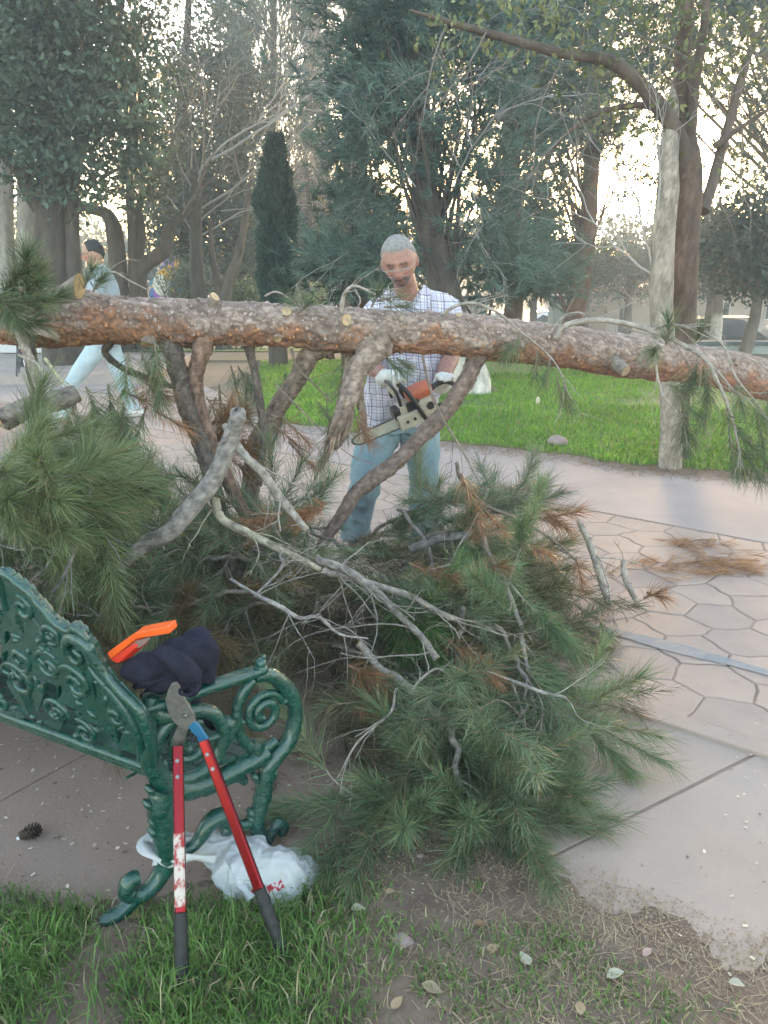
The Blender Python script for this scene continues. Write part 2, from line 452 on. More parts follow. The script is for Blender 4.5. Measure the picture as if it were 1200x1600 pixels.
# cross path behind the lawn, second lawn, left pavement with kerb
mb = MB(); poly_prism(mb, [A(-9, 13.25, 0), A(14, 13.25, 0), A(14, 14.4, 0), A(-9, 14.4, 0)], -.2, -.004)
mb.build('cross_path', M_EARTH, smooth=False, kind='structure')
mb = MB(); poly_prism(mb, [A(-9.5, 10.6, 0), A(-3.1, 10.6, 0), A(-3.1, 10.75, 0), A(-9.5, 10.75, 0)], -.1, .13, bevel=.012)
mb.build('kerb', M_KERB, smooth=False, kind='structure')
mb = MB(); poly_prism(mb, [A(-9.5, 10.75, 0), A(-3.1, 10.75, 0), A(-3.1, 13.2, 0), A(-9.5, 13.2, 0)], -.1, .10)
mb.build('raised_pavement', M_KERB, smooth=False, kind='structure')
M_LAWN2 = mat('far_lawn', (.10, .19, .03), (.21, .22, .05), .8, .95, contrast=(.35, .65))
fl = MB()
xs2 = np.linspace(-8, 3.2, 20); ys2 = np.linspace(14.42, 22, 10); X2, Y2 = np.meshgrid(xs2, ys2)
I2 = np.arange(200).reshape(10, 20)
fl.add(np.stack([X2, Y2, gz(X2, Y2) + .01], 2).reshape(-1, 3), np.stack([I2[:-1, :-1], I2[:-1, 1:], I2[1:, 1:], I2[1:, :-1]], 2).reshape(-1, 4))
fl.build('far_lawn', M_LAWN2, kind='structure')

# soil bed in front: a low uneven mound that dives under the slabs at its edge
soil_px = [(1330, 1560), (1200, 1505), (1060, 1455), (950, 1415), (850, 1372), (740, 1345), (620, 1335), (500, 1345), (400, 1372), (300, 1405), (200, 1425), (100, 1408), (0, 1395), (-200, 1380), (-500, 1370)]
sedge = spline(np.array([gnd(*p)[:2] for p in soil_px]), 160)
def soil_depth(P):
    """signed distance in metres to the soil's edge, positive inside (towards the camera)"""
    P = np.asarray(P, float)[:, :2]
    d = np.linalg.norm(P[:, None, :] - sedge[None], axis=2); k = d.argmin(1)
    y_e = np.interp(P[:, 0], sedge[::-1, 0], sedge[::-1, 1])
    return np.where(P[:, 1] < y_e, 1, -1) * d[np.arange(len(P)), k]
def soil_z(P):
    P = np.asarray(P, float); d = soil_depth(P)
    q = np.c_[P[:, :2], np.zeros(len(P))]
    w = d + (fbm(q * 7, 4, 5) - .45) * .30
    z = np.clip(w / .24, -1, 1) * .014 + (fbm(q * 11, 4) - .47) * .03 * np.clip(w / .1, 0, 1)
    return z
sx, sy = np.meshgrid(np.linspace(-2.2, 2.4, 300), np.linspace(.75, 2.4, 120))
sp = np.stack([sx, sy], 2).reshape(-1, 2)
I3 = np.arange(300 * 120).reshape(120, 300)
qf = np.stack([I3[:-1, :-1], I3[:-1, 1:], I3[1:, 1:], I3[1:, :-1]], 2).reshape(-1, 4)
sz = soil_z(sp)
keep = (sz[qf] > -.0135).any(1)
MB().add(np.c_[sp, sz], qf[keep]).build('soil_bed', M_SOIL, kind='structure')
mb = MB(); poly_prism(mb, [A(-6, -3, 0), A(6, -3, 0), A(6, .8, 0), A(-6, .8, 0)], -.2, -.01); mb.build('soil_apron', M_SOIL, smooth=False, kind='structure')

# ---------------------------------------------------------------- blades
def blades(P, h, w, lean, col, az=None):
    """curved blades as quad + tip triangle; P (n,3); returns V, [quads, tris], C"""
    n = len(P); h = np.broadcast_to(h, (n,)); w = np.broadcast_to(w, (n,)); lean = np.broadcast_to(lean, (n,))
    az = rng.uniform(0, 2 * math.pi, n) if az is None else az
    d = np.c_[np.cos(az), np.sin(az), np.zeros(n)]; sd_ = np.c_[-d[:, 1], d[:, 0], np.zeros(n)]
    tw = rng.uniform(0, 2 * math.pi, n); sd_ = sd_ * np.cos(tw)[:, None] + d * np.sin(tw)[:, None]
    up = A(0, 0, 1)
    a = P - sd_ * w[:, None] / 2; b = P + sd_ * w[:, None] / 2
    m = P + up * (h * .6)[:, None] + d * (h * lean * .35)[:, None]
    c = m + sd_ * w[:, None] * .38; e = m - sd_ * w[:, None] * .38
    t = P + up * (h * np.clip(1 - .45 * lean ** 1.5, .25, 1))[:, None] + d * (h * lean * .95)[:, None]
    V = np.stack([a, b, c, e, t], 1).reshape(-1, 3)
    o = np.arange(n)[:, None] * 5
    return V, [o + np.array([[0, 1, 2, 3]]), o + np.array([[3, 2, 4]])], np.repeat(col, 5, 0)
M_GRASS = mat('grass_blade', attr=True, rough=.55, translucent=.25, spec=.3)
def in_poly(P, poly):
    x, y = P[:, 0], P[:, 1]; r = np.zeros(len(P), bool); poly = np.asarray(poly)[:, :2]; j = len(poly) - 1
    for i in range(len(poly)):
        xi, yi = poly[i]; xj, yj = poly[j]
        cc = ((yi > y) != (yj > y)) & (x < (xj - xi) * (y - yi) / (yj - yi + 1e-12) + xi); r ^= cc; j = i
    return r
# lawn grass
n0 = 170000
P = np.c_[rng.uniform(-2, 8.2, n0), 5.6 + (rng.random(n0) ** 1.45) * 7.6, np.full(n0, .01)]
P = P[in_poly(P, lawn_poly)]
q = P * A(1, 1, 0)
patch = fbm(q * .75 + 3, 3, 9)
keep = rng.random(len(P)) < np.clip((.60 - patch) * 6, .06, 1)
P = P[keep]; patch = patch[keep]
tone = fbm(P * A(1, 1, 0) * 1.7, 3, 2); tone2 = rng.random(len(P))
cg = np.outer(1 - tone2, A(.14, .29, .035)) + np.outer(tone2, A(.28, .45, .065))
cg = cg * (.62 + .75 * tone)[:, None]
dry = rng.random(len(P)) < .07
cg[dry] = A(.38, .33, .16)
clump = fbm(P * A(1, 1, 0) * 5, 2, 4)
mbg = MB(); mbg.add(*blades(P, rng.uniform(.025, .06, len(P)) * (1 + 1.6 * np.clip(clump - .42, 0, .4) * 2.2), rng.uniform(.007, .016, len(P)), rng.uniform(.1, .9, len(P)), cg))
mbg.build('grass', M_GRASS, kind='stuff', label='short bright green grass of the lawn behind the walkway', category='grass')
# foreground grass: dense on the left, tufts to the right
n0 = 260000
P = np.c_[rng.uniform(-1.6, 1.7, n0), rng.uniform(.85, 2.0, n0)]
d = soil_depth(P); q = np.c_[P, np.zeros(n0)]
f1 = fbm(q * 4.5, 3, 21)
left = np.clip((.06 - P[:, 0]) / .30, 0, 1)
dens = left * np.clip((d + .04) / .10, 0, 1) * np.clip((f1 - .24) * 6, .12, 1) * .8
right = (1 - left)
low = np.clip((d - .14) / .12, 0, 1)
dens = np.maximum(dens, right * low * np.clip((f1 - .42) * 6, .03, 1) * .5)
for cx, cy, rr, s_ in [(*gnd(880, 1485)[:2], .10, .8), (*gnd(745, 1385)[:2], .035, .9), (*gnd(690, 1530)[:2], .12, .7), (*gnd(500, 1395)[:2], .13, .8), (*gnd(950, 1570)[:2], .12, .5), (*gnd(430, 1500)[:2], .1, .5), (*gnd(640, 1360)[:2], .03, .5), (*gnd(820, 1540)[:2], .14, .6), (*gnd(1050, 1590)[:2], .12, .5), (*gnd(600, 1520)[:2], .12, .5), (*gnd(760, 1580)[:2], .15, .6)]:
    dens = np.maximum(dens, s_ * np.clip(1 - np.hypot(P[:, 0] - cx, P[:, 1] - cy) / rr, 0, 1))
keep = rng.random(n0) < dens * .55
P = P[keep]; left = left[keep]; d = d[keep]
Pz = np.c_[P, soil_z(P) - .004]
n = len(P); tone = fbm(np.c_[P, np.zeros(n)] * 6, 3, 3); tt = rng.random(n)
cg = np.outer(1 - tt, A(.10, .205, .045)) + np.outer(tt, A(.21, .345, .09))
cg = cg * (.55 + .9 * tone)[:, None]
dry = rng.random(n) < .10 + .22 * (1 - left); cg[dry] = A(.42, .36, .22) * rng.uniform(.6, 1.1, (dry.sum(), 1))
hh = rng.uniform(.018, .062, n) * (.6 + .75 * left) * (1 + np.clip(tone - .4, 0, 1) * 1.5)
tall = (rng.random(n) < .05) & (left > .5); hh[tall] *= 1.7
lowa = d < .10; hh[lowa] *= .6
mbg = MB(); mbg.add(*blades(Pz, hh, rng.uniform(.0022, .005, n), rng.uniform(.15, 1.15, n), cg))
mbg.build('grass', M_GRASS, kind='stuff', label='loose green grass tufts on the soil below the bench', category='grass')
print('fg blades', n)
# dry straw and needles on the soil
n = 9000
P = np.c_[rng.uniform(-1.3, 1.6, n * 3), rng.uniform(.95, 2.1, n * 3)]
d = soil_depth(P); q = np.c_[P, np.zeros(len(P))]
keep = (d > -.10) & (rng.random(len(P)) < np.clip((fbm(q * 3.3, 3, 40) - .36) * 4, .05, 1) * np.where(P[:, 0] > .0, 1, .2))
P = P[keep][:n]; n = len(P)
a = rng.uniform(0, math.pi, n); L_ = rng.uniform(.01, .05, n); w = rng.uniform(.0008, .0024, n)
dr = np.c_[np.cos(a), np.sin(a), rng.uniform(-.05, .25, n)]; sdv = np.c_[-np.sin(a), np.cos(a), np.zeros(n)]
c0 = np.c_[P, np.maximum(soil_z(P), 0) + .003]
V = np.stack([c0 - sdv * w[:, None] / 2, c0 + sdv * w[:, None] / 2, c0 + dr * L_[:, None] + sdv * w[:, None] / 3, c0 + dr * L_[:, None] - sdv * w[:, None] / 3], 1).reshape(-1, 3)
tt = rng.random(n); cs = np.outer(tt, A(.46, .36, .22)) + np.outer(1 - tt, A(.20, .135, .09))
mb = MB(); mb.add(V, np.arange(n)[:, None] * 4 + np.array([[0, 1, 2, 3]]), np.repeat(cs, 4, 0))
M_STRAW = mat('straw', attr=True, rough=.85)
mb.build('straw', M_STRAW, kind='stuff', label='dry straw and shed needles strewn over the bare soil', category='straw')
# crumbs of soil and litter spilling over the slab edge
n = 7000; k_ = rng.integers(0, 160, n); P = np.c_[sedge[k_] + rng.normal(0, .05, (n, 2)) + A(0, .0), np.zeros(n)]; P = P[(P[:, 0] > -.25) | (rng.random(n) < .12)]; n = len(P); P[:, 2] = np.maximum(soil_z(P), 0) + .003
a = rng.uniform(0, math.pi, n); L_ = rng.uniform(.0012, .0045, n); w = L_ * rng.uniform(.4, 1, n); d1 = np.c_[np.cos(a), np.sin(a), rng.uniform(-.2, .4, n)]; d2 = np.c_[-np.sin(a), np.cos(a), rng.uniform(-.2, .4, n)]
V = np.stack([P - d1 * L_[:, None], P - d2 * w[:, None], P + d1 * L_[:, None], P + d2 * w[:, None]], 1).reshape(-1, 3)
tt = rng.random(n)[:, None]; cs = A(.20, .135, .095) * (1 - tt) + A(.38, .28, .19) * tt
mb = MB(); mb.add(V, np.arange(n)[:, None] * 4 + np.array([[0, 1, 2, 3]]), np.repeat(cs, 4, 0))
mb.build('soil_crumbs', M_STRAW, kind='stuff', label='loose soil crumbs spilling over the edge of the slabs', category='crumbs')
# brown litter along the lawn's edge
n = 3600
k_ = np.clip((rng.random(n) ** .6 * 89).astype(int), 0, 89); P = ln[k_] + np.c_[rng.normal(0, .12, n), rng.normal(-.10, .13, n), np.zeros(n)]
P[:, 2] = .006; a = rng.uniform(0, math.pi, n); L_ = rng.uniform(.02, .09, n); w = rng.uniform(.003, .009, n)
dr = np.c_[np.cos(a), np.sin(a), rng.uniform(.0, .2, n)]; sdv = np.c_[-np.sin(a), np.cos(a), np.zeros(n)]
V = np.stack([P - sdv * w[:, None] / 2, P + sdv * w[:, None] / 2, P + dr * L_[:, None] + sdv * w[:, None] / 3, P + dr * L_[:, None] - sdv * w[:, None] / 3], 1).reshape(-1, 3)
tt = rng.random(n); cs = np.outer(tt, A(.34, .23, .14)) + np.outer(1 - tt, A(.17, .11, .07))
mb = MB(); mb.add(V, np.arange(n)[:, None] * 4 + np.array([[0, 1, 2, 3]]), np.repeat(cs, 4, 0))
mb.build('edge_litter', M_STRAW, kind='stuff', label='brown needle litter along the edge of the lawn', category='litter')
# pale wood chips on the paving and soil
n = 3200
u = rng.uniform(-.4, 3.4, n); v = 1.2 + rng.random(n) * 4.2
P = np.array([eu(a_, b_) for a_, b_ in zip(u, v)])
P2 = np.c_[rng.uniform(-1.5, .2, 350), rng.uniform(1.7, 2.6, 350), np.zeros(350)]
P = np.vstack([P[rng.random(n) < np.clip(1.25 - np.abs(v - 2.3) / 2.2, .12, 1)], P2]); n = len(P)
P[:, 2] = np.maximum(soil_z(P), 0) + .0045
a = rng.uniform(0, math.pi, n); L_ = rng.uniform(.002, .0075, n) ; w = L_ * rng.uniform(.35, .8, n)
d1 = np.c_[np.cos(a), np.sin(a), rng.uniform(-.2, .2, n)]; d2 = np.c_[-np.sin(a), np.cos(a), rng.uniform(-.2, .2, n)]
V = np.stack([P - d1 * L_[:, None] - d2 * w[:, None] * .6, P + d1 * L_[:, None] * .8 - d2 * w[:, None], P + d1 * L_[:, None] + d2 * w[:, None] * .7, P - d1 * L_[:, None] * .7 + d2 * w[:, None]], 1).reshape(-1, 3)
cs = np.outer(rng.uniform(.6, 1.1, n), A(.70, .60, .46)); dk = rng.random(n) < .3; cs[dk] = A(.16, .11, .08)
mb = MB(); mb.add(V, np.arange(n)[:, None] * 4 + np.array([[0, 1, 2, 3]]), np.repeat(cs, 4, 0))
mb.build('wood_chips', M_STRAW, kind='stuff', label='pale sawdust chips scattered over the walkway', category='chips')
# ================================================================ trees and the things behind the lawn
M_LEAF = mat('leaf', attr=True, rough=.5, translucent=.3, spec=.35)
M_NEEDLE = mat('needle', attr=True, rough=.5, translucent=.18, spec=.3)
M_BARK = mat('bark', (1.25, 1.2, 1.15), (.62, .6, .58), 9, .92, attr=True, bump=.8, bscale=38, stretch=(1, 1, .3))
M_TWIG = mat('twig', attr=True, rough=.85)
def blobs(spec, n):
    """n points spread through a list of ellipsoids (centre, radii, weight), denser towards the skin"""
    w = np.array([s_[2] * np.prod(s_[1]) ** .67 for s_ in spec]); w = w / w.sum()
    k = rng.choice(len(spec), n, p=w)
    d = nrm(rng.normal(size=(n, 3))); r = rng.random(n) ** .42
    c = np.array([s_[0] for s_ in spec])[k]; R = np.array([s_[1] for s_ in spec])[k]
    return c + d * r[:, None] * R, d
def leaf_quads(P, size, col, droop=0.0):
    n = len(P); d = nrm(rng.normal(size=(n, 3)) + A(0, 0, -droop)); u = nrm(np.cross(d, nrm(rng.normal(size=(n, 3)))))
    L_ = np.broadcast_to(size, (n,)) * rng.uniform(.7, 1.3, n); W = L_ * rng.uniform(.38, .6, n)
    V = np.stack([P, P + d * (L_ * .5)[:, None] + u * (W * .5)[:, None], P + d * L_[:, None], P + d * (L_ * .5)[:, None] - u * (W * .5)[:, None]], 1).reshape(-1, 3)
    return V, np.arange(n)[:, None] * 4 + np.array([[0, 1, 2, 3]]), np.repeat(col, 4, 0)
def cols(n, a, b, jitter=.25):
    t = rng.random(n)[:, None]; return (A(*a) * (1 - t) + A(*b) * t) * rng.uniform(1 - jitter, 1 + jitter, (n, 1))
def leafy(spec, nclump, per, csize, lsize, ca, cb, droop=0.0):
    """leaves gathered in clumps"""
    C, _ = blobs(spec, nclump)
    cc = cols(nclump, ca, cb, .3)
    k = np.repeat(np.arange(nclump), per)
    P = C[k] + rng.normal(size=(len(k), 3)) * csize * np.repeat(rng.uniform(.5, 1.3, nclump), per)[:, None] * A(1, 1, .75)
    mb = MB(); mb.add(*leaf_quads(P, lsize, cc[k] * rng.uniform(.75, 1.25, (len(k), 1)), droop)); return mb, C
def tufts(mb, C, Dv, per, L_, W, ca, cb, spread=.75, ax=.5):
    """pine shoots: per needles round a short axis at each C pointing along Dv"""
    n = len(C); k = np.repeat(np.arange(n), per)
    cc = cols(n, ca, cb, .28)
    Dv = nrm(Dv); t = rng.random(len(k))[:, None]
    base = C[k] + Dv[k] * t * L_ * ax * 2
    d = nrm(Dv[k] + nrm(rng.normal(size=(len(k), 3))) * spread + A(0, 0, -.08))
    u = nrm(np.cross(d, rng.normal(size=(len(k), 3))))
    ll = L_ * rng.uniform(.65, 1.2, (len(k), 1))
    V = np.stack([base - u * W / 2, base + u * W / 2, base + d * ll], 1).reshape(-1, 3)
    mb.add(V, np.arange(len(k))[:, None] * 3 + np.array([[0, 1, 2]]), np.repeat(cc[k] * rng.uniform(.7, 1.3, (len(k), 1)), 3, 0))
def limbs(mb, trunkP, trunkR, targets, r0, col, seg=5, sag=.15, start=(.35, 1.0)):
    """limbs from the trunk out to the targets"""
    for tg in targets:
        f = np.clip((tg[2] - trunkP[0][2]) / (trunkP[-1][2] - trunkP[0][2] + 1e-6) - .18, *start)
        i = int(f * (len(trunkP) - 1)); p = trunkP[i]; ln_ = np.linalg.norm(tg - p)
        mid = p + (tg - p) * .5 + rng.normal(size=3) * ln_ * .07 + A(0, 0, sag * ln_ * .4)
        pts = spline([p, mid, tg], 9)
        mb.tube(pts, np.linspace(min(r0 * (.4 + .12 * ln_), trunkR[i] * .7), .008, 9), seg, col, cap=False)
def trunk_mesh(pts, rad, col, seg=14, n=26, rough=.25, white=None, bark=None):
    P = spline(np.c_[np.array(pts, float), rad], n); R = np.maximum(P[:, 3], .004); P = P[:, :3]
    mb = MB(); c = np.tile(A(*col), (n, 1))
    if bark is not None: bark_tube(mb, P, R, col, bark[0], 40, .02, None, bark[1], bark[2]); return mb, P, R
    if white is not None: c[P[:, 2] < white] = A(.60, .57, .52)
    mb.tube(P, R, seg, c, rough=rough); return mb, P, R
def twig_fan(mb, base, dirv, length, r, depth, col, spread=.5, kids=3, up=.05, seg=4):
    """bare branching"""
    n = 6; p = base.copy(); d = nrm(dirv); pts = [p]
    for i in range(n):
        d = nrm(d + rng.normal(size=3) * .13 + A(0, 0, up)); p = p + d * length / n; pts.append(p)
    pts = np.array(pts)
    mb.tube(pts, np.linspace(r, r * .5, n + 1), seg if depth > 1 else 3, col, cap=False)
    if depth > 0:
        for k in range(kids):
            j = rng.integers(2, n + 1)
            dd = nrm(nrm(pts[j] - pts[j - 1]) + rng.normal(size=3) * spread)
            twig_fan(mb, pts[j], dd, length * rng.uniform(.5, .75), r * .5, depth - 1, col, spread, kids, up, seg)
def W(px, py, Y): return at(px, py, Y)
def base_at(px, Y):
    x = at(px, 450, Y)[0]; return A(x, Y, float(gz(x, Y)) - .04)

BK = (.075, .062, .052); BKG = (.20, .185, .165); BKR = (.14, .085, .06)
# --- broadleaf evergreen at the far left, several stems
t = thing('evergreen_oak', 'dense dark evergreen tree with several grey stems behind the walker', 'tree', base_at(85, 12))
b0 = base_at(85, 12)
tm, tp, tr = trunk_mesh([b0, W(84, 440, 12), W(80, 330, 12), W(85, 240, 12), W(110, 60, 12.3), W(120, -180, 12.5)], [.30, .24, .21, .18, .11, .04], BK)
tm.build('trunk', M_BARK, t)
tm2, tp2, tr2 = trunk_mesh([base_at(118, 12), W(117, 430, 12), W(112, 330, 12), W(120, 240, 12), W(170, 120, 11.8), W(200, -60, 11.8)], [.15, .115, .10, .09, .06, .02], BK)
tm2.build('stem', M_BARK, t)
tm3, tp3, tr3 = trunk_mesh([W(75, 340, 12), W(40, 280, 11.8), W(0, 230, 11.6), W(-80, 120, 11.5)], [.13, .10, .08, .03], BK, n=14)
tm3.build('stem', M_BARK, t)
spec = [(W(100, 120, 12), (1.35, 1.3, 1.3), 1.0), (W(20, 60, 12.2), (1.5, 1.4, 1.6), 1.0), (W(150, 10, 12), (1.0, 1.2, 1.4), .8), (W(170, 190, 11.8), (.75, .9, .75), .9), (W(60, 230, 11.6), (1.0, .8, .6), .7), (W(190, 270, 11.8), (.45, .6, .45), .6), (W(100, 300, 11.9), (.7, .6, .28), .35),
        (W(-120, 60, 12.2), (1.5, 1.4, 2.2), .8), (W(60, -250, 12.4), (2.3, 2.2, 1.8), .6)]
lm, C = leafy(spec, 1000, 44, .16, .10, (.055, .092, .062), (.105, .15, .105))
lm.build('crown', M_LEAF, t, kind='stuff')
lb_ = MB(); limbs(lb_, tp, tr, C[rng.choice(len(C), 46, False)], .05, BK); lb_.build('limb', M_TWIG, t)
# pale stems beyond it
for px, w_, lab in ((8, .17, 'pale grey tree stem at the edge of the photo behind the needle tuft'), (42, .15, 'pale smooth tree stem between the grey stem and the dark oak')):
    t = thing('pale_trunk_tree', lab, 'tree', base_at(px, 14.2), 'pale stemmed trees')
    tm, tp, tr = trunk_mesh([base_at(px, 14.2), W(px, 430, 14.2), W(px - 2, 300, 14.2), W(px - 10, 100, 14.3), W(px - 30, -150, 14.5)], [w_ * 1.2, w_, w_ * .85, w_ * .6, .03], (.40, .385, .36))
    tm.build('trunk', M_BARK, t)
    lm, C = leafy([(W(px - 60, 60, 14.5), (1.3, 1.2, 1.5), 1), (W(px - 20, -200, 14.6), (1.5, 1.3, 1.8), 1)], 260, 34, .2, .11, (.06, .09, .05), (.10, .14, .085))
    lm.build('crown', M_LEAF, t, kind='stuff')
# --- crooked twin tree right of the walker's head
t = thing('crooked_tree', 'thin crooked dark tree with bare limbs against the bright sky beside the walker', 'tree', base_at(190, 15))
for pts, rad in (([base_at(188, 15), W(186, 440, 15), W(180, 370, 15), W(168, 335, 15), W(135, 325, 15), W(95, 300, 15)], [.22, .17, .15, .11, .08, .04]),
                 ([base_at(222, 15), W(215, 440, 15), W(232, 410, 15), W(258, 392, 15), W(262, 360, 15.1), W(285, 335, 15.1), W(330, 300, 15.2)], [.2, .15, .13, .12, .10, .07, .03]),
                 ([W(212, 440, 15), W(210, 400, 15), W(207, 350, 15), W(203, 290, 15), W(212, 200, 15), W(215, 60, 15)], [.14, .11, .09, .07, .05, .02]),
                 ([W(212, 420, 15), W(222, 370, 15), W(218, 320, 15), W(235, 290, 15), W(255, 250, 15)], [.1, .07, .06, .05, .02])):
    trunk_mesh(pts, rad, (.095, .075, .062), seg=9, n=18)[0].build('trunk', M_BARK, t)
lm, C = leafy([(W(205, 240, 15), (.7, .8, .8), 1), (W(255, 160, 15.2), (.8, .8, 1.3), .35), (W(235, 300, 15), (.6, .6, .5), .5), (W(250, 20, 15.2), (.9, .8, 1.2), .3)], 170, 26, .16, .085, (.08, .10, .055), (.13, .15, .085))
lm.build('crown', M_LEAF, t, kind='stuff')
tw = MB()
for px, py, dx, dz in ((212, 200, .1, 1), (255, 250, .5, 1), (203, 290, -.5, .8), (215, 100, .2, 1), (285, 335, .6, .8), (225, 150, -.4, 1)):
    twig_fan(tw, W(px, py, 15), A(dx, 0, dz), 1.3, .025, 3, (.20, .165, .14), .55, 3)
tw.build('bare_twigs', M_TWIG, t, kind='stuff')
# --- pale bare tree fanning to the right
t = thing('bare_tree', 'leafless tree with pale grey branches fanning up to the right', 'tree', base_at(312, 16))
trunk_mesh([base_at(312, 16), W(310, 460, 16), W(306, 380, 16), W(306, 300, 16), W(300, 230, 16)], [.17, .14, .12, .10, .05], (.09, .08, .07), n=16)[0].build('trunk', M_BARK, t)
trunk_mesh([base_at(345, 16), W(352, 460, 16), W(372, 400, 16), W(385, 330, 16), W(395, 250, 16)], [.15, .12, .09, .06, .02], (.14, .12, .105), n=14, seg=8)[0].build('stem', M_BARK, t)
trunk_mesh([base_at(338, 16), W(342, 460, 16), W(332, 400, 16), W(328, 340, 16)], [.1, .08, .06, .03], (.12, .10, .09), n=12, seg=8)[0].build('stem', M_BARK, t)
tw = MB(); pc = (.40, .38, .36)
for a, b, r in (((300, 290), (420, 150), .045), ((304, 300), (350, 110), .04), ((306, 330), (470, 200), .04), ((306, 350), (400, 270), .03), ((300, 280), (290, 90), .03), ((310, 370), (450, 300), .03), ((330, 250), (490, 60), .045), ((308, 310), (250, 180), .025), ((312, 380), (250, 270), .02), ((345, 330), (430, 330), .02)):
    p0, p1 = W(*a, 16), W(*b, 15.6)
    L_ = np.linalg.norm(p1 - p0); twig_fan(tw, p0, p1 - p0, L_, r * .62, 3, pc, .42, 4, .02)
tw.build('branches', M_TWIG, t)
# olive tree mass behind it
t = thing('olive_green_tree', 'thin olive green tree standing behind the leafless one', 'tree', base_at(290, 20))
tm, tp, tr = trunk_mesh([base_at(290, 20), W(292, 380, 20), W(285, 200, 20), W(300, -80, 20)], [.22, .17, .13, .04], BK); tm.build('trunk', M_BARK, t)
lm, C = leafy([(W(305, 230, 20), (1.3, 1.2, 2.0), .8), (W(270, 330, 20), (1.0, 1, 1.3), .7), (W(360, 380, 20), (1.2, 1, 1.1), .9), (W(325, 90, 20.4), (1.0, 1.2, 1.3), .35), (W(345, 300, 20), (.9, 1, 1), .6), (W(380, 180, 20.5), (1.2, 1, 1.6), .5)], 760, 34, .26, .125, (.085, .11, .085), (.14, .17, .135))
lm.build('crown', M_LEAF, t, kind='stuff'); lb_ = MB(); limbs(lb_, tp, tr, C[:30], .05, BK); lb_.build('limb', M_TWIG, t)
# --- cypress columns
def cypress(label, px, Y, py_top, py_bot, half, ca, cb, n=5200, grp=None, size=.14):
    top, bot = W(px, py_top, Y), W(px, py_bot, Y); g = base_at(px, Y)
    t = thing('cypress_tree', label, 'tree', g, grp)
    trunk_mesh([g, bot, bot * .4 + top * .6, top], [.16, .13, .08, .01], BK, n=12)[0].build('trunk', M_BARK, t)
    f = rng.random(n) ** .9; z0 = g[2] + .5
    prof = np.clip(np.minimum(1, .78 + f * .8) * np.minimum(1, (1 - f) * 2.6 + .10), .08, 1) * half
    a = rng.uniform(0, 2 * math.pi, n); r = prof * np.sqrt(rng.random(n) * .55 + .45) * (.6 + .8 * vnoise(np.c_[np.cos(a) * 2, np.sin(a) * 2, f * 16]))
    C = np.c_[top[0] * f + g[0] * (1 - f) + np.cos(a) * r, g[1] + np.sin(a) * r, z0 + (top[2] - z0) * f]
    mb = MB(); tufts(mb, C, np.c_[np.cos(a) * .55, np.sin(a) * .55, np.ones(n)], 9, size, .03, ca, cb, .5)
    mb.build('crown', M_NEEDLE, t, kind='stuff'); return t
cypress('narrow dark green cypress column rising behind the log', 431, 12.6, 222, 470, .235, (.03, .062, .045), (.065, .11, .08), 6500, size=.10)
cypress('tall broad blue green cypress reaching out of the picture top', 428, 27, -260, 300, 1.5, (.10, .135, .125), (.17, .21, .195), 8500, size=.34)
# --- pinkish bare shrubs and trees with orange sunlight put into their leaf colour
t = thing('bare_brown_tree', 'dense twiggy leafless tree with pinkish brown branches left of the big pine', 'tree', base_at(478, 23))
tm, tp, tr = trunk_mesh([base_at(478, 23), W(478, 420, 23), W(482, 340, 23), W(480, 250, 23)], [.2, .15, .1, .04], (.12, .09, .08)); tm.build('trunk', M_BARK, t)
tw = MB()
for k in range(24):
    p0 = tp[rng.integers(8, 25)]; p1 = W(rng.uniform(400, 560), rng.uniform(180, 400), rng.uniform(22, 24))
    twig_fan(tw, p0, p1 - p0, np.linalg.norm(p1 - p0) * .75, .022, 3, (.30, .22, .19), .5, 3, .02, 3)
tw.build('branches', M_TWIG, t)
for px, py, Y, r, lab in ((505, 355, 30, 1.3, 'tree with evening sun painted into its leaves between cypress and pine'), (395, 400, 31, 1.3, 'tree with low sun painted into its leaves left of the narrow cypress')):
    t = thing('sunlit_tree', lab, 'tree', base_at(px, Y), 'trees with sunlight painted into the leaves')
    trunk_mesh([base_at(px, Y), W(px, 430, Y), W(px + 5, 330, Y)], [.25, .2, .08], BK, n=10)[0].build('trunk', M_BARK, t)
    lm, C = leafy([(W(px, py, Y), (r, r, r * 1.1), 1), (W(px + 30, py - 50, Y), (r * .8, r, r * .6), .6)], 200, 30, .28, .15, (.42, .20, .04), (.55, .32, .08)); lm.build('crown', M_LEAF, t, kind='stuff')
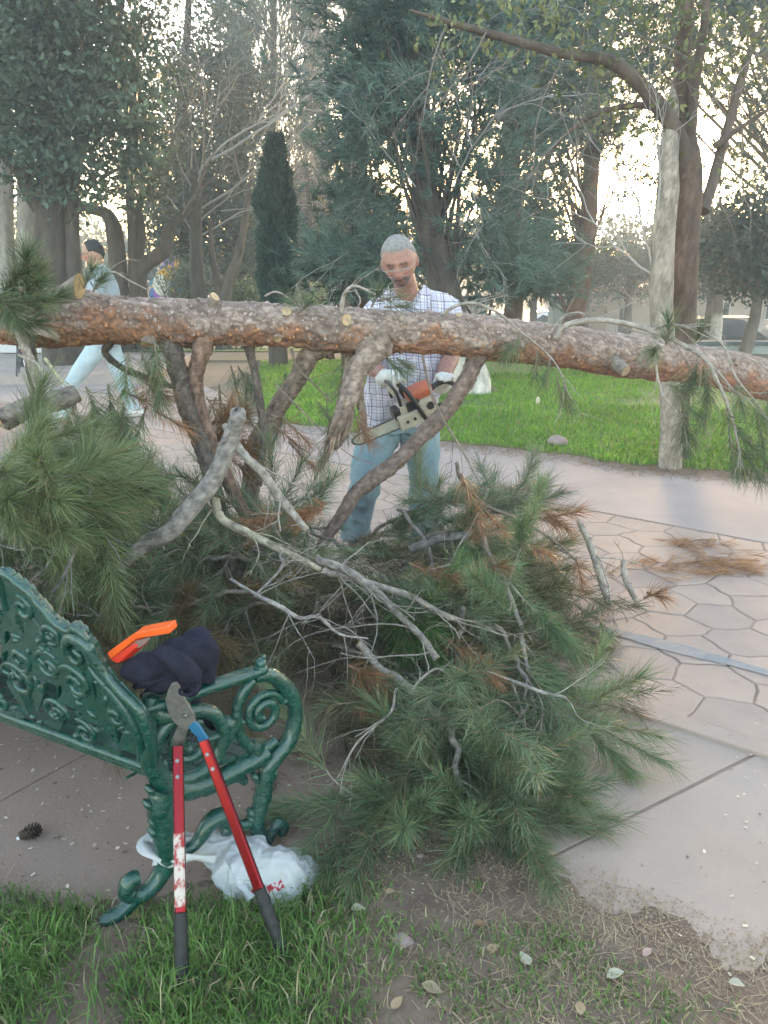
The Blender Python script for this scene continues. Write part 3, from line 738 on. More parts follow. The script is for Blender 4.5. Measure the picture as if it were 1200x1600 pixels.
# --- pines
def pine(label, trunk_pts, rad, spec, ntuft, ca, cb, L_=.17, Wd=.013, per=26, bark=BKR, dead=0, white=None, limbn=40, grp=None, droopy=.0):
    t = thing('pine_tree', label, 'tree', trunk_pts[0], grp)
    tm, tp, tr = trunk_mesh(trunk_pts, rad, bark, n=30, white=white); tm.build('trunk', M_BARK, t)
    # clumps of shoots
    ncl = ntuft // 14; C, D = blobs(spec, ncl); k = np.repeat(np.arange(ncl), 14)
    S = C[k] + rng.normal(size=(len(k), 3)) * .24 * (L_ / .17) * A(1, 1, .6)
    cen = np.array([s_[0] for s_ in spec]).mean(0)
    axis = nrm(S - A(tp[0][0], tp[0][1], 0) * A(1, 1, 0) - A(0, 0, 1) * S[:, 2:3]) * A(1, 1, 0)
    Dv = nrm(D[k]) * .5 + axis * .5 + A(0, 0, .35 - droopy) + rng.normal(size=(len(k), 3)) * .45
    mb = MB(); cl = cols(ncl, ca, cb, .25)
    n = len(k); kk = np.repeat(np.arange(n), per); Dv = nrm(Dv)
    base = S[kk] + Dv[kk] * rng.random((len(kk), 1)) * L_ * 1.1
    d = nrm(Dv[kk] + nrm(rng.normal(size=(len(kk), 3))) * .8 + A(0, 0, -.06)); u = nrm(np.cross(d, rng.normal(size=(len(kk), 3))))
    ll = L_ * rng.uniform(.6, 1.15, (len(kk), 1))
    V = np.stack([base - u * Wd / 2, base + u * Wd / 2, base + d * ll], 1).reshape(-1, 3)
    mb.add(V, np.arange(len(kk))[:, None] * 3 + np.array([[0, 1, 2]]), np.repeat(cl[k][kk] * rng.uniform(.75, 1.25, (len(kk), 1)), 3, 0))
    mb.build('crown', M_NEEDLE, t, kind='stuff')
    lb_ = MB(); limbs(lb_, tp, tr, C[rng.choice(ncl, min(limbn, ncl), False)], .05, tuple(np.array(bark) * .9), start=(.2, 1)); lb_.build('limb', M_BARK, t)
    if dead:
        tw = MB()
        for c in C[rng.choice(ncl, dead)]:
            i = rng.integers(8, 29); twig_fan(tw, tp[i] * .4 + c * .6, (c - tp[i]) + A(0, 0, -.6), .9, .011, 3, (.36, .34, .33), .5, 3, -.05, 3)
        tw.build('dead_twigs', M_TWIG, t, kind='stuff')
    return t
G1, G2 = (.072, .122, .098), (.14, .20, .16)
pine('dark green young pine standing left of the man', [base_at(560, 12.2), W(562, 440, 12.2), W(566, 300, 12.2), W(570, 150, 12.2)], [.14, .11, .08, .03],
     [(W(540, 400, 12.2), (.5, .6, .45), 1), (W(590, 420, 12.2), (.5, .6, .4), 1), (W(560, 330, 12.2), (.5, .6, .5), .9), (W(600, 350, 12.3), (.4, .5, .4), .7), (W(565, 250, 12.2), (.42, .5, .5), .7), (W(520, 440, 12.2), (.35, .4, .25), .7), (W(575, 170, 12.2), (.3, .4, .45), .5)], 1250, (.045, .085, .06), (.09, .14, .10), L_=.16, Wd=.014)
BIGPINE = pine('big blue green pine with whitewashed flared base behind the man',
     [base_at(742, 9.9), W(735, 585, 9.9), W(715, 520, 9.95), W(690, 440, 10.0), W(668, 330, 10.1), W(655, 180, 10.2), W(648, 0, 10.3), W(645, -260, 10.4)], [.27, .215, .20, .18, .155, .13, .10, .03],
     [(W(600, 150, 10.3), (.75, .9, .8), 1), (W(570, 250, 10.2), (.5, .7, .45), .7), (W(690, 110, 10.4), (.8, 1, .9), .9), (W(620, 20, 10.3), (1.0, 1.1, .8), .8), (W(760, 190, 10.2), (.55, .7, .6), .55), (W(720, 300, 10.2), (.6, .7, .5), .75), (W(585, 385, 10.4), (.55, .6, .45), .9), (W(540, 410, 10.4), (.3, .4, .3), .7),
      (W(755, 360, 10.3), (.55, .7, .4), .8), (W(790, 410, 10.4), (.5, .6, .3), .7), (W(720, 410, 10.5), (.4, .5, .35), .8), (W(640, 230, 10.3), (.4, .6, .4), .6), (W(560, 90, 10.3), (.4, .6, .5), .5), (W(650, -260, 10.4), (1.2, 1.2, 1.4), .6), (W(800, 60, 10.6), (.6, .8, .6), .4)],
     3500, G1, G2, dead=28, white=.95, bark=(.075, .06, .052))
rt = MB(); g0 = gnd(752, 612); bark_tube(rt, np.array([g0 + A(-.06, .0, .10), g0 + A(.02, -.05, .05), g0 + A(.14, -.10, .02), g0 + A(.24, -.14, -.02)]), np.array([.09, .06, .045, .02]), (.20, .15, .12), .3, 14, .02); rt.build('root', M_BARK, BIGPINE)
pine('reddish trunked pine standing against the bright evening sky', [base_at(885, 20), W(895, 500, 20), W(912, 420, 20), W(922, 300, 20), W(926, 180, 20), W(930, -100, 20)], [.28, .24, .21, .19, .16, .06],
     [(W(860, 200, 20), (1.0, 1.2, 1.0), .7), (W(960, 150, 20), (1.3, 1.2, .9), .6), (W(850, 380, 20.2), (1.0, 1, .9), .8), (W(880, 60, 20), (1.6, 1.5, 1.1), .8), (W(985, 280, 20.2), (.6, .8, .7), .35), (W(815, 290, 20.2), (.8, 1, 1.0), .6), (W(930, -150, 20.4), (1.8, 1.6, 2), .5), (W(880, 250, 20.2), (.5, .7, .7), .4)],
     3000, (.085, .115, .085), (.145, .185, .135), L_=.26, Wd=.022, dead=12, bark=(.15, .08, .055))
pine('tall hazy pine rising above the pale leafless branches', [base_at(545, 26), W(545, 380, 26), W(548, 200, 26), W(550, -200, 26)], [.3, .25, .2, .08],
     [(W(560, 160, 26), (1.0, 1.4, 2.0), .7), (W(580, 30, 26), (1.1, 1.4, 2.0), .7), (W(525, 300, 26), (1.0, 1.2, 1.2), .5), (W(550, -250, 26), (2, 2, 3), .6)], 1900, (.09, .13, .115), (.15, .20, .175), L_=.32, Wd=.03)
pine('pale olive pine between the big pine and the reddish one', [base_at(800, 15), W(805, 440, 15), W(800, 250, 15), W(790, 50, 15), W(790, -150, 15)], [.2, .16, .13, .1, .04],
     [(W(810, 330, 15), (.6, .8, .8), .8), (W(800, 420, 15), (.7, .7, .45), .9), (W(770, 120, 15), (.9, 1, .9), .5), (W(840, 130, 15), (.9, 1, 1.1), .5), (W(830, 30, 15), (1.2, 1.1, .9), .6), (W(845, 420, 15.2), (.45, .6, .5), .8)], 2100, (.085, .12, .09), (.14, .18, .13), L_=.2, Wd=.017, dead=20)
pine('dark pine filling the upper corner behind the forked tree', [base_at(1285, 17), W(1275, 400, 17), W(1240, 200, 17), W(1190, -200, 17)], [.25, .2, .17, .06],
     [(W(1130, 120, 17), (1.2, 1.2, 1.4), .7), (W(1190, 230, 17), (1.0, 1.2, 1.2), .6), (W(1060, 60, 17), (1.2, 1.2, 1.1), .45), (W(1200, 60, 17), (1.2, 1.2, 1.4), .7), (W(1150, -200, 17), (2, 2, 2), .5), (W(1010, 90, 17.2), (.8, 1, .9), .35)], 2300, (.065, .10, .08), (.12, .16, .12), L_=.22, Wd=.018)
# --- forked tree with the long limb, and the grey trunk next to it
bt = gnd(1052, 722)
t = thing('forked_tree', 'brown forked tree with a long limb arching over the lawn', 'tree', bt)
FB = (.15, .105, .082)
tm, tp, tr = trunk_mesh([bt - A(0, 0, .1), W(1054, 690, 6.55), W(1057, 600, 6.5), W(1067, 480, 6.4), W(1072, 360, 6.35), W(1078, 270, 6.35), W(1070, 200, 6.4), W(1066, 100, 6.45), W(1074, 0, 6.5), W(1080, -200, 6.6)],
                        [.14, .115, .105, .102, .098, .092, .066, .058, .05, .02], FB, n=44, seg=16, bark=(.10, .35, .35))
tm.build('trunk', M_BARK, t)
trunk_mesh([W(1076, 270, 6.35), W(1058, 210, 6.3), W(1020, 155, 6.25), W(985, 118, 6.2), W(945, 93, 6.15), W(880, 84, 6.1), W(820, 68, 6.0), W(720, 40, 5.9), W(640, 16, 5.8)], [.075, .062, .055, .048, .042, .034, .03, .022, .008], (.115, .09, .075), n=34, seg=10)[0].build('limb', M_BARK, t)
trunk_mesh([W(1066, 245, 6.35), W(1048, 195, 6.4), W(1010, 165, 6.45), W(940, 175, 6.5), W(890, 205, 6.5), W(850, 250, 6.5)], [.05, .036, .026, .02, .014, .006], (.115, .09, .075), n=24, seg=8)[0].build('limb', M_BARK, t)
trunk_mesh([W(1098, 330, 6.4), W(1112, 290, 6.5), W(1140, 190, 6.6), W(1165, 100, 6.7), W(1200, 20, 6.8)], [.05, .045, .036, .03, .012], (.14, .11, .095), n=20, seg=8)[0].build('limb', M_BARK, t)
trunk_mesh([W(1078, 260, 6.4), W(1085, 140, 6.3), W(1100, 40, 6.2), W(1110, -80, 6.2)], [.04, .036, .03, .012], (.13, .10, .085), n=16, seg=8)[0].build('limb', M_BARK, t)
trunk_mesh([W(1115, 230, 6.5), W(1150, 205, 6.45), W(1210, 165, 6.4)], [.026, .02, .012], (.13, .10, .085), n=12, seg=7)[0].build('limb', M_BARK, t)
tw = MB()
for px, py, Y, dx, dz in ((880, 84, 6.1, -.2, -1), (930, 90, 6.15, .1, -1), (820, 68, 6.0, -.6, -.5), (760, 50, 5.9, -.4, -1), (985, 118, 6.2, -.6, .7), (905, 86, 6.1, -.2, 1), (1066, 150, 6.45, -.7, .5), (1070, 90, 6.45, .7, .5), (1140, 190, 6.6, -.6, .6), (1165, 100, 6.7, .5, .3), (1090, 100, 6.3, -.8, .4), (940, 175, 6.5, -.5, -.8), (890, 205, 6.5, -.8, -.6), (1120, 260, 6.5, .5, -.5), (1160, 200, 6.4, .3, -1), (1050, 200, 6.4, -.5, -.6), (700, 35, 5.9, -.3, -.8)):
    twig_fan(tw, W(px, py, Y), A(dx, rng.normal() * .4, dz), .62, .0085, 3, (.19, .165, .145), .6, 3, -.02, 3)
tw.build('twigs', M_TWIG, t)
lm, C = leafy([(W(870, 30, 6.0), (.8, .5, .35), .8), (W(720, 60, 5.9), (.6, .5, .3), .5), (W(960, 150, 6.3), (.5, .5, .35), .35), (W(1100, 60, 6.4), (.6, .6, .5), .7), (W(1170, 110, 6.6), (.4, .5, .6), .6), (W(1000, 20, 6.3), (.6, .6, .3), .6), (W(1090, 250, 6.3), (.16, .2, .22), .5), (W(1050, 200, 6.2), (.22, .2, .16), .7), (W(1060, -150, 6.3), (1.5, 1.2, .9), .35)], 210, 12, .10, .055, (.09, .12, .05), (.19, .20, .085), .6)
lm.build('leaves', M_LEAF, t, kind='stuff')
gb = gnd(1048, 730)
t = thing('grey_trunk_tree', 'straight tree with pale grey trunk beside the brown forked tree', 'tree', gb)
tm, tp, tr = trunk_mesh([gb - A(0, 0, .1), W(1048, 680, 6.2), W(1046, 600, 6.2), W(1034, 490, 6.2), W(1036, 380, 6.2), W(1043, 300, 6.2), W(1046, 232, 6.25), W(1050, 170, 6.4), W(1058, 120, 6.5), W(1062, 60, 6.6)], [.10, .082, .078, .084, .082, .078, .066, .05, .03, .012], (.37, .325, .28), n=50, seg=18, bark=(.10, .45, .42))
tm.build('trunk', M_BARK, t)
tw = MB()
for px, py, dx, dz in ((1020, 420, -.5, .8), (1022, 430, -.9, .35), (1024, 400, -.4, 1)):
    twig_fan(tw, W(px, py, 6.2), A(dx, .1, dz), .75, .011, 2, (.36, .34, .32), .45, 4, .05, 4)
tw.build('bare_branches', M_TWIG, t)
# --- small street trees by the far wall
def street_tree(label, px, py_b, Y, py_c, rw, rh, w_, ca=(.032, .055, .045), cb=(.06, .09, .07), whitewash=False, n=230, lean=0):
    g = base_at(px, Y); t = thing('street_tree', label, 'tree', g, 'small clipped trees along the street')
    top = W(px + lean, py_c, Y)
    tm, tp, tr = trunk_mesh([g, g * .55 + top * .45 + A(rng.normal() * .04, 0, 0), top], [w_ * 1.25, w_, w_ * .6], (.15, .13, .115), n=14, seg=10, white=(g[2] + .9) if whitewash else None); tm.build('trunk', M_BARK, t)
    lm, C = leafy([(top, (rw, rw, rh), 1), (top + A(rw * .5, 0, rh * .3), (rw * .7, rw * .7, rh * .7), .6), (top + A(-rw * .5, 0, rh * .25), (rw * .7, rw * .7, rh * .7), .6), (top + A(0, 0, rh * .9), (rw * .8, rw * .8, rh * .7), .7)], n, 36, .17, .10, ca, cb); lm.build('crown', M_LEAF, t, kind='stuff')
    lb_ = MB(); limbs(lb_, tp, tr, C[:9], w_ * .6, (.12, .10, .09), start=(.45, .8)); lb_.build('limb', M_BARK, t)
street_tree('dark small tree with its trunk in front of the low wall by the parked car', 1176, 555, 13.6, 395, 1.0, .75, .09, lean=16)
street_tree('dark small tree with whitewashed trunk in front of the parked car', 1128, 540, 22, 400, 1.35, .8, .13, whitewash=True)
street_tree('dark small tree with thin trunk at the tail of the parked car', 1115, 530, 24, 420, 1.3, .8, .11)
street_tree('dark round small tree right of the house door', 985, 510, 30, 425, 1.7, .9, .15)
street_tree('dark round small tree beside the grey gate pillar', 870, 500, 30, 425, 1.7, .9, .16)
street_tree('dark round small tree left of the wooden post', 838, 500, 33, 420, 1.6, 1.0, .15)
street_tree('dark bushy small tree under the reddish pine', 920, 500, 34, 425, 1.7, 1.0, .16)
street_tree('dark dense small tree in the corner above the parked car', 1262, 540, 19, 370, 1.2, .9, .13)
# far mass of trees closing the view
spec = []
for px in range(-150, 1400, 40):
    Y = rng.uniform(42, 52); py = 388 + rng.uniform(-35, 40)
    if 230 < px < 300 or 880 < px < 960: py += 40
    spec.append((W(px, py, Y), (2.2, 1.5, rng.uniform(1.0, 2.2)), 1))
lm, C = leafy(spec, 2000, 22, .5, .32, (.05, .072, .055), (.10, .125, .095))
lm.build('distant_trees', M_LEAF, kind='stuff', label='far off hazy trees closing the view', category='trees')
# shrubs
def shrub(label, px, py, Y, r, ca, cb, n=120):
    c = W(px, py, Y); t = thing('shrub', label, 'shrub', A(c[0], c[1], float(gz(c[0], Y))))
    h = c[2] - t.location[2]
    tw = MB()
    for k in range(7): twig_fan(tw, A(*t.location), A(rng.normal() * .4, rng.normal() * .3, 1), max(h, .4), .02, 1, (.14, .12, .10), .4, 3)
    tw.build('stem', M_TWIG, t)
    lm, C = leafy([(c, (r, r, r * .8), 1), (A(c[0], c[1], (c[2] + t.location[2]) / 2), (r * .9, r * .9, max(h * .5, .2)), .8)], n, 34, .13, .075, ca, cb); lm.build('foliage', M_LEAF, t, kind='stuff')
shrub('pale grey green bush beside the painted mural', 292, 440, 17, .5, (.15, .17, .12), (.24, .26, .19))
shrub('light green bush with strap leaves in front of the far van', 483, 470, 20, .45, (.13, .19, .09), (.22, .29, .14), 90)
shrub('low green bush between bare stems and cypress', 375, 465, 17, .5, (.10, .14, .07), (.17, .21, .11))
# ================================================================ the fallen pine and the heap of cut branches
GA, GB = (.10, .152, .082), (.185, .245, .142)      # needle greens
RUST_A, RUST_B = (.22, .10, .05), (.36, .19, .095)
GREYW = (.37, .33, .295)
def foxtails(mb, S, E, per, L_=.13, Wd=.0018, ca=GA, cb=GB, c0=.95, c1=.45, sag=.0, droop=.12, t0=.0, jit=.3):
    """brushes of long needles round the axes S->E; curved needles of two segments"""
    S = np.asarray(S, float).reshape(-1, 3); E = np.asarray(E, float).reshape(-1, 3); m = len(S)
    if m == 0: return
    per = int(per * 1.55); L_ = L_ * 1.15; k = np.repeat(np.arange(m), per); n = len(k)
    t = t0 + (1 - t0) * rng.random(n) ** .8
    ax = nrm(E - S)[k]; r1 = nrm(np.cross(ax, nrm(rng.normal(size=(n, 3)))))
    base = S[k] + (E - S)[k] * t[:, None] + A(0, 0, 1) * (sag * 4 * t * (1 - t))[:, None]
    ang = (c0 + (c1 - c0) * t) * rng.uniform(.45, 1.45, n)
    d = nrm(ax * np.cos(ang)[:, None] + r1 * np.sin(ang)[:, None] + rng.normal(size=(n, 3)) * .10)
    ll = (L_ * rng.uniform(.55, 1.1, n) * (.8 + .3 * np.repeat(rng.random(m), per)))[:, None]
    d2 = nrm(d + A(0, 0, -1) * droop * rng.uniform(.3, 1.8, (n, 1)) + rng.normal(size=(n, 3)) * .16)
    mid = base + d * ll * .5; tip = mid + d2 * ll * .5
    u = nrm(np.cross(d, rng.normal(size=(n, 3)))) * Wd / 2
    V = np.stack([base - u, base + u, mid + u * .9, mid - u * .9, tip], 1).reshape(-1, 3)
    cc = cols(m, ca, cb, jit)[k] * rng.uniform(.65, 1.35, (n, 1))
    old = rng.random(n) < .08; cc[old] = A(.30, .23, .12)
    o = np.arange(n)[:, None] * 5
    mb.add(V, [o + np.array([[0, 1, 2, 3]]), o + np.array([[3, 2, 4]])], np.repeat(cc, 5, 0))
M_NEAR = mat('pine_needle', attr=True, rough=.42, translucent=.2, spec=.4)
M_WOOD = mat('branch_bark', (1.25, 1.22, 1.18), (.58, .55, .53), 34, .88, attr=True, bump=.6, bscale=70)
M_CUT = mat('cut_wood', (1.08, 1.05, 1.0), (.8, .78, .72), 30, .8, attr=True, bump=.3, bscale=120)
def branch(name, label, path, r0, nside, cat='branch', group=None, ca=GA, cb=GB, per=150, fl=(.16, .30), sl=(.12, .38), L_=.11, col=GREYW, bare=.0, side_t=(.2, 1.0), droop=.12, spread=.75, tip=True, parent=None, up=.0, tipr=.35):
    """a pine branch: stem with side twigs, and brushes of needles at the twig ends"""
    P = spline(path, 18) + 0; n = len(P)
    P[1:-1] += rng.normal(size=(n - 2, 3)) * .006
    t = thing(name, label, cat, P[0], group) if parent is None else parent
    st = MB(); bark_tube(st, P, np.linspace(r0, max(r0 * tipr, .0035), n), np.array(col) * .9, .24, 10, .012, (.55, .40, .24), .3, kink=.6)
    S, E = [], []
    T = nrm(np.gradient(P, axis=0))
    for k in range(nside):
        f = side_t[0] + (side_t[1] - side_t[0]) * (k + rng.random()) / nside; i = min(int(f * (n - 1)), n - 1)
        d = nrm(T[i] * rng.uniform(.35, 1.0) + nrm(rng.normal(size=3) * A(1, 1, .7)) * spread + A(0, 0, up))
        ln_ = rng.uniform(*sl) * (1.1 - .35 * f); q = P[i] + d * ln_ * .5 + rng.normal(size=3) * ln_ * .08; e = q + nrm(d + rng.normal(size=3) * .3) * ln_ * .5
        e[2] = max(e[2], .03)
        pts = spline([P[i], q, e], 8); rr = max(r0 * .32 * (1 - .3 * f), .003)
        st.tube(pts, np.linspace(rr, max(rr * .55, .0022), 8), 5, col, cap=False)
        for j in range(rng.integers(1, 3)):
            if rng.random() < bare: continue
            dd = nrm((e - q)); dd = nrm(dd + rng.normal(size=3) * (.12 if j == 0 else .55)); a = e if j == 0 else pts[5]
            b = a + dd * rng.uniform(*fl); b[2] = max(b[2], .03)
            S.append(a - dd * .05); E.append(b); st.tube(np.array([a, (a + b) / 2, b]), [.003, .0028, .0022], 4, (.26, .21, .15), cap=False)
    if tip and rng.random() >= bare:
        S.append(P[-3]); E.append(P[-1] + T[-1] * .2)
    st.build('stem', M_WOOD, t)
    if S:
        nm = MB(); foxtails(nm, S, E, per, L_, ca=ca, cb=cb, droop=droop); nm.build('needles', M_NEAR, t, kind='stuff')
    return t

# ---- trunk
spine = np.array([[*at(-90, 492, 3.05), .09], [*at(-30, 496, 3.1), .10], [*at(18, 497, 3.12), .105], [*at(60, 497, 3.15), .112], [*at(110, 497, 3.18), .108], [*at(180, 500, 3.22), .095], [*at(250, 502, 3.25), .091], [*at(320, 505, 3.28), .09], [*at(400, 507, 3.3), .086],
                  [*at(480, 511, 3.33), .086], [*at(550, 517, 3.36), .092], [*at(620, 519, 3.4), .087], [*at(700, 522, 3.46), .088], [*at(760, 528, 3.52), .092], [*at(850, 538, 3.7), .095], [*at(940, 551, 3.95), .102],
                  [*at(1020, 562, 4.2), .105], [*at(1100, 572, 4.55), .108], [*at(1180, 590, 4.95), .125], [*at(1260, 612, 5.4), .135], [*at(1380, 665, 6.0), .15], [*(gnd(1560, 760) + A(0, .2, .12)), .17]])
n_r, n_s = 680, 100
def tpos_early(px):
    d_ = TP - CAM0; x_ = 600 + FOC * d_[:, 0] / (d_[:, 1] * cP - d_[:, 2] * sP); i_ = np.abs(x_ - px).argmin(); return TP[i_], TR[i_], T_[i_]
SP = spline(spine, n_r); TP, TR = SP[:, :3], SP[:, 3]
FP = thing('fallen_pine', 'felled pine trunk with flaky orange bark lying across the picture', 'fallen tree', A(TP[-1][0], TP[-1][1], 0))
T_, N_, B_ = frames(TP)
ang = np.linspace(0, 2 * math.pi, n_s, endpoint=False)
dirs = np.cos(ang)[None, :, None] * N_[:, None] + np.sin(ang)[None, :, None] * B_[:, None]
ss = np.concatenate([[0], np.cumsum(np.linalg.norm(np.diff(TP, axis=0), axis=1))])
base = (TP[:, None] + dirs * TR[:, None, None]).reshape(-1, 3)
tr_ = np.repeat(TR, n_s); cyx, cyy = np.tile(np.cos(ang), n_r) * tr_, np.tile(np.sin(ang), n_r) * tr_
pq = np.stack([np.repeat(ss, n_s), cyx, cyy], 1)
wob = np.stack([fbm(pq * 22, 3, 50), fbm(pq * 22, 3, 60), fbm(pq * 22, 3, 70)], 1) - .47
d1, d2, cid = worley(pq * A(17, 40, 40) + wob * 2.6, 80)
e1_, e2_, cid2 = worley(pq * A(7, 16, 16) + wob * 1.8, 90)
edge = np.clip((d2 - d1) / .35, 0, 1); edge2 = np.clip((e2_ - e1_) / .22, 0, 1)
dn = dirs.reshape(-1, 3)
downf = -dn[:, 2] * .85 - dn[:, 1] * .15
low = np.clip((downf + (fbm(pq * 9, 4, 90) - .47) * 2.6 + (cid2 - .5) * .7 - .02) / .5, 0, 1)       # bark already flaked off below
f4 = fbm(pq * 60, 4, 30); f5 = fbm(pq * A(14, 30, 30), 4, 35)
disp = (edge ** .7) * cid * .0055 + edge2 * cid2 * .008 * (1 - .4 * low) + (f4 - .47) * .012 + (f5 - .47) * .018
V = base + dn * (disp - .006)[:, None]
ca_ = A(.40, .315, .275)[None] * (.80 + .38 * cid[:, None]) * (.62 + .8 * f5[:, None])
cb_ = (A(.42, .215, .13) * (1 - cid[:, None] * .6) + A(.32, .145, .085) * cid[:, None] * .6) * (.6 + .85 * f5[:, None])
cr = A(.12, .075, .058)
cc = ca_ * (1 - low[:, None]) + cb_ * low[:, None]
grey = np.clip((fbm(pq * 6 + 9, 3, 33) - .57) * 7, 0, .6)[:, None]
cc = cc * (1 - grey) + A(.19, .15, .13) * grey
ek = (.20 + .80 * edge ** .7)[:, None] * (.35 + .65 * edge2 ** .6)[:, None]
cc = cc * ek + cr * (1 - ek)
for kx in (265, 318, 500, 560, 740, 940, 985):                       # dark rough knots round the limb collars
    kp, kr, kt = tpos_early(kx); dk = np.linalg.norm(V - (kp + A(0, -.03, -.05)), axis=1); kk_ = np.clip(1.25 - dk / .10, 0, 1)[:, None] * np.clip(f4 * 2.2 - .3, 0, 1)[:, None] * .75
    cc = cc * (1 - kk_) + A(.13, .10, .085) * kk_; V = V + dn * (kk_ * .010)
i = np.arange(n_r - 1)[:, None] * n_s; j = np.arange(n_s)[None]; k = (j + 1) % n_s
mb = MB(); mb.add(V, np.stack([i + j, i + k, i + n_s + k, i + n_s + j], 2).reshape(-1, 4), cc)
W0 = np.vstack([V[:n_s], TP[0]]); jj = np.arange(n_s); mb.add(W0, np.stack([(jj + 1) % n_s, jj, np.full(n_s, n_s)], 1), (.55, .36, .17))
M_TRUNK = mat('pine_bark', (1.12, 1.1, 1.08), (.8, .78, .76), 60, .9, attr=True, bump=.5, bscale=110)
mb.build('trunk', M_TRUNK, FP)
# lifted flakes of bark on the upper side
fk = MB(); nf = 3600
ri = rng.integers(0, int(n_r * .92), nf); ai = rng.integers(0, n_s, nf); p = V.reshape(n_r, n_s, 3)[ri, ai]; nn = dirs[ri, ai]; tt = T_[ri]
uu = nrm(np.cross(nn, tt)); th = rng.uniform(-.6, .6, nf); e1 = tt * np.cos(th)[:, None] + uu * np.sin(th)[:, None]; e2 = -tt * np.sin(th)[:, None] + uu * np.cos(th)[:, None]
la = rng.uniform(.004, .014, nf)[:, None]; lb2 = la * rng.uniform(.35, .8, (nf, 1)); lift = rng.uniform(.05, .5, nf)[:, None]
p = p + nn * .001
Vf = np.stack([p - e2 * lb2, p + e2 * lb2, p + e1 * la * .6 + e2 * lb2 * .8 + nn * la * lift * .5, p + e1 * la + nn * la * lift, p + e1 * la * .5 - e2 * lb2 * .9 + nn * la * lift * .35], 1).reshape(-1, 3)
cf = cols(nf, (.27, .20, .17), (.42, .33, .28), .2); isl = rng.random(nf) < np.clip(-(nn[:, 2]) + .2, 0, .8); cf[isl] = cols(isl.sum(), (.36, .16, .08), (.50, .27, .14))
fk.add(Vf, np.arange(nf)[:, None] * 5 + np.array([[0, 1, 2, 3, 4]]), np.repeat(cf, 5, 0)); fk.build('bark_flakes', M_STRAW, FP, smooth=False, kind='stuff')
def tpos(px):
    """trunk axis point (and radius) nearest to picture column px"""
    d = TP - CAM0; x = 600 + FOC * d[:, 0] / (d[:, 1] * cP - d[:, 2] * sP); i = np.abs(x - px).argmin(); return TP[i], TR[i], T_[i]
def stub(px, az, el, r, ln_, slant=0.0, col=(.30, .24, .20), woodc=(.56, .42, .27), squash=1.0):
    """a sawn-off branch: az = degrees round the trunk (0 towards the camera, 90 up), el = lean along the trunk"""
    p, R, T = tpos(px); a = math.radians(az); out = A(0, -math.cos(a), math.sin(a)); out = nrm(out - T * out.dot(T)); d = nrm(out + T * el)
    n = 7; P = np.linspace(0, 1, n)[:, None] * d * (R * .8 + ln_) + p
    s_ = MB(); seg = 18
    rr = np.linspace(r * 1.5, r, n); rr[0] = r * 1.9
    Tn, Nn, Bn = frames(P); an = np.linspace(0, 2 * math.pi, seg, endpoint=False)
    Vv = P[:, None] + rr[:, None, None] * (np.cos(an)[None, :, None] * Nn[:, None] + np.sin(an)[None, :, None] * Bn[:, None])
    Vv[-1] += d * (np.cos(an)[:, None] * slant * r)
    Vv = Vv.reshape(-1, 3) + (vnoise(Vv.reshape(-1, 3) * 40)[:, None] - .5) * .008
    ii = np.arange(n - 1)[:, None] * seg; jj = np.arange(seg)[None]; kk = (jj + 1) % seg
    s_.add(Vv, np.stack([ii + jj, ii + kk, ii + seg + kk, ii + seg + jj], 2).reshape(-1, 4), A(*col) * rng.uniform(.7, 1.2))
    o = s_.build('cut_stub', M_WOOD, FP)
    ring = Vv[-seg:]; c = ring.mean(0); face = MB(); rads = (1.0, .86, .7, .55, .4, .2); Vr = [c + (ring - c) * q + d * .0015 for q in rads]
    colr = np.repeat(np.array([A(*woodc) * q for q in (.62, 1.0, .86, 1.05, .88, .8)]), seg, 0)
    m_ = len(rads); ii = np.arange(m_ - 1)[:, None] * seg
    face.add(np.vstack(Vr), np.stack([ii + jj, ii + kk, ii + seg + kk, ii + seg + jj], 2).reshape(-1, 4), colr)
    face.add(np.vstack([Vr[-1], c + d * .0015]), np.stack([np.arange(seg), (np.arange(seg) + 1) % seg, np.full(seg, seg)], 1), A(*woodc) * .7)
    face.build('cut_face', M_CUT, o)
stub(108, -38, -.9, .046, .055, .9, woodc=(.44, .25, .10))
stub(60, 55, 1.1, .038, .13, .8, woodc=(.48, .33, .17))
stub(322, 62, .35, .020, .055, .3); stub(445, 42, .0, .020, .022, .2); stub(534, 28, .05, .022, .028, .2, woodc=(.56, .40, .24)); stub(434, -32, .0, .017, .016, .2)
stub(243, -48, -.25, .026, .04, .3, woodc=(.60, .42, .24)); stub(612, 14, .5, .019, .008, .6, woodc=(.66, .42, .22)); stub(938, -14, .0, .026, .10, .0, (.36, .32, .28), (.44, .34, .24)); stub(990, -5, .1, .024, .03, .2, (.28, .22, .18), (.38, .28, .2))
stub(868, 60, .2, .014, .02); stub(715, 70, -.2, .016, .02, col=(.2, .15, .12)); stub(1120, 25, .0, .022, .03, col=(.22, .17, .14), woodc=(.3, .2, .14))
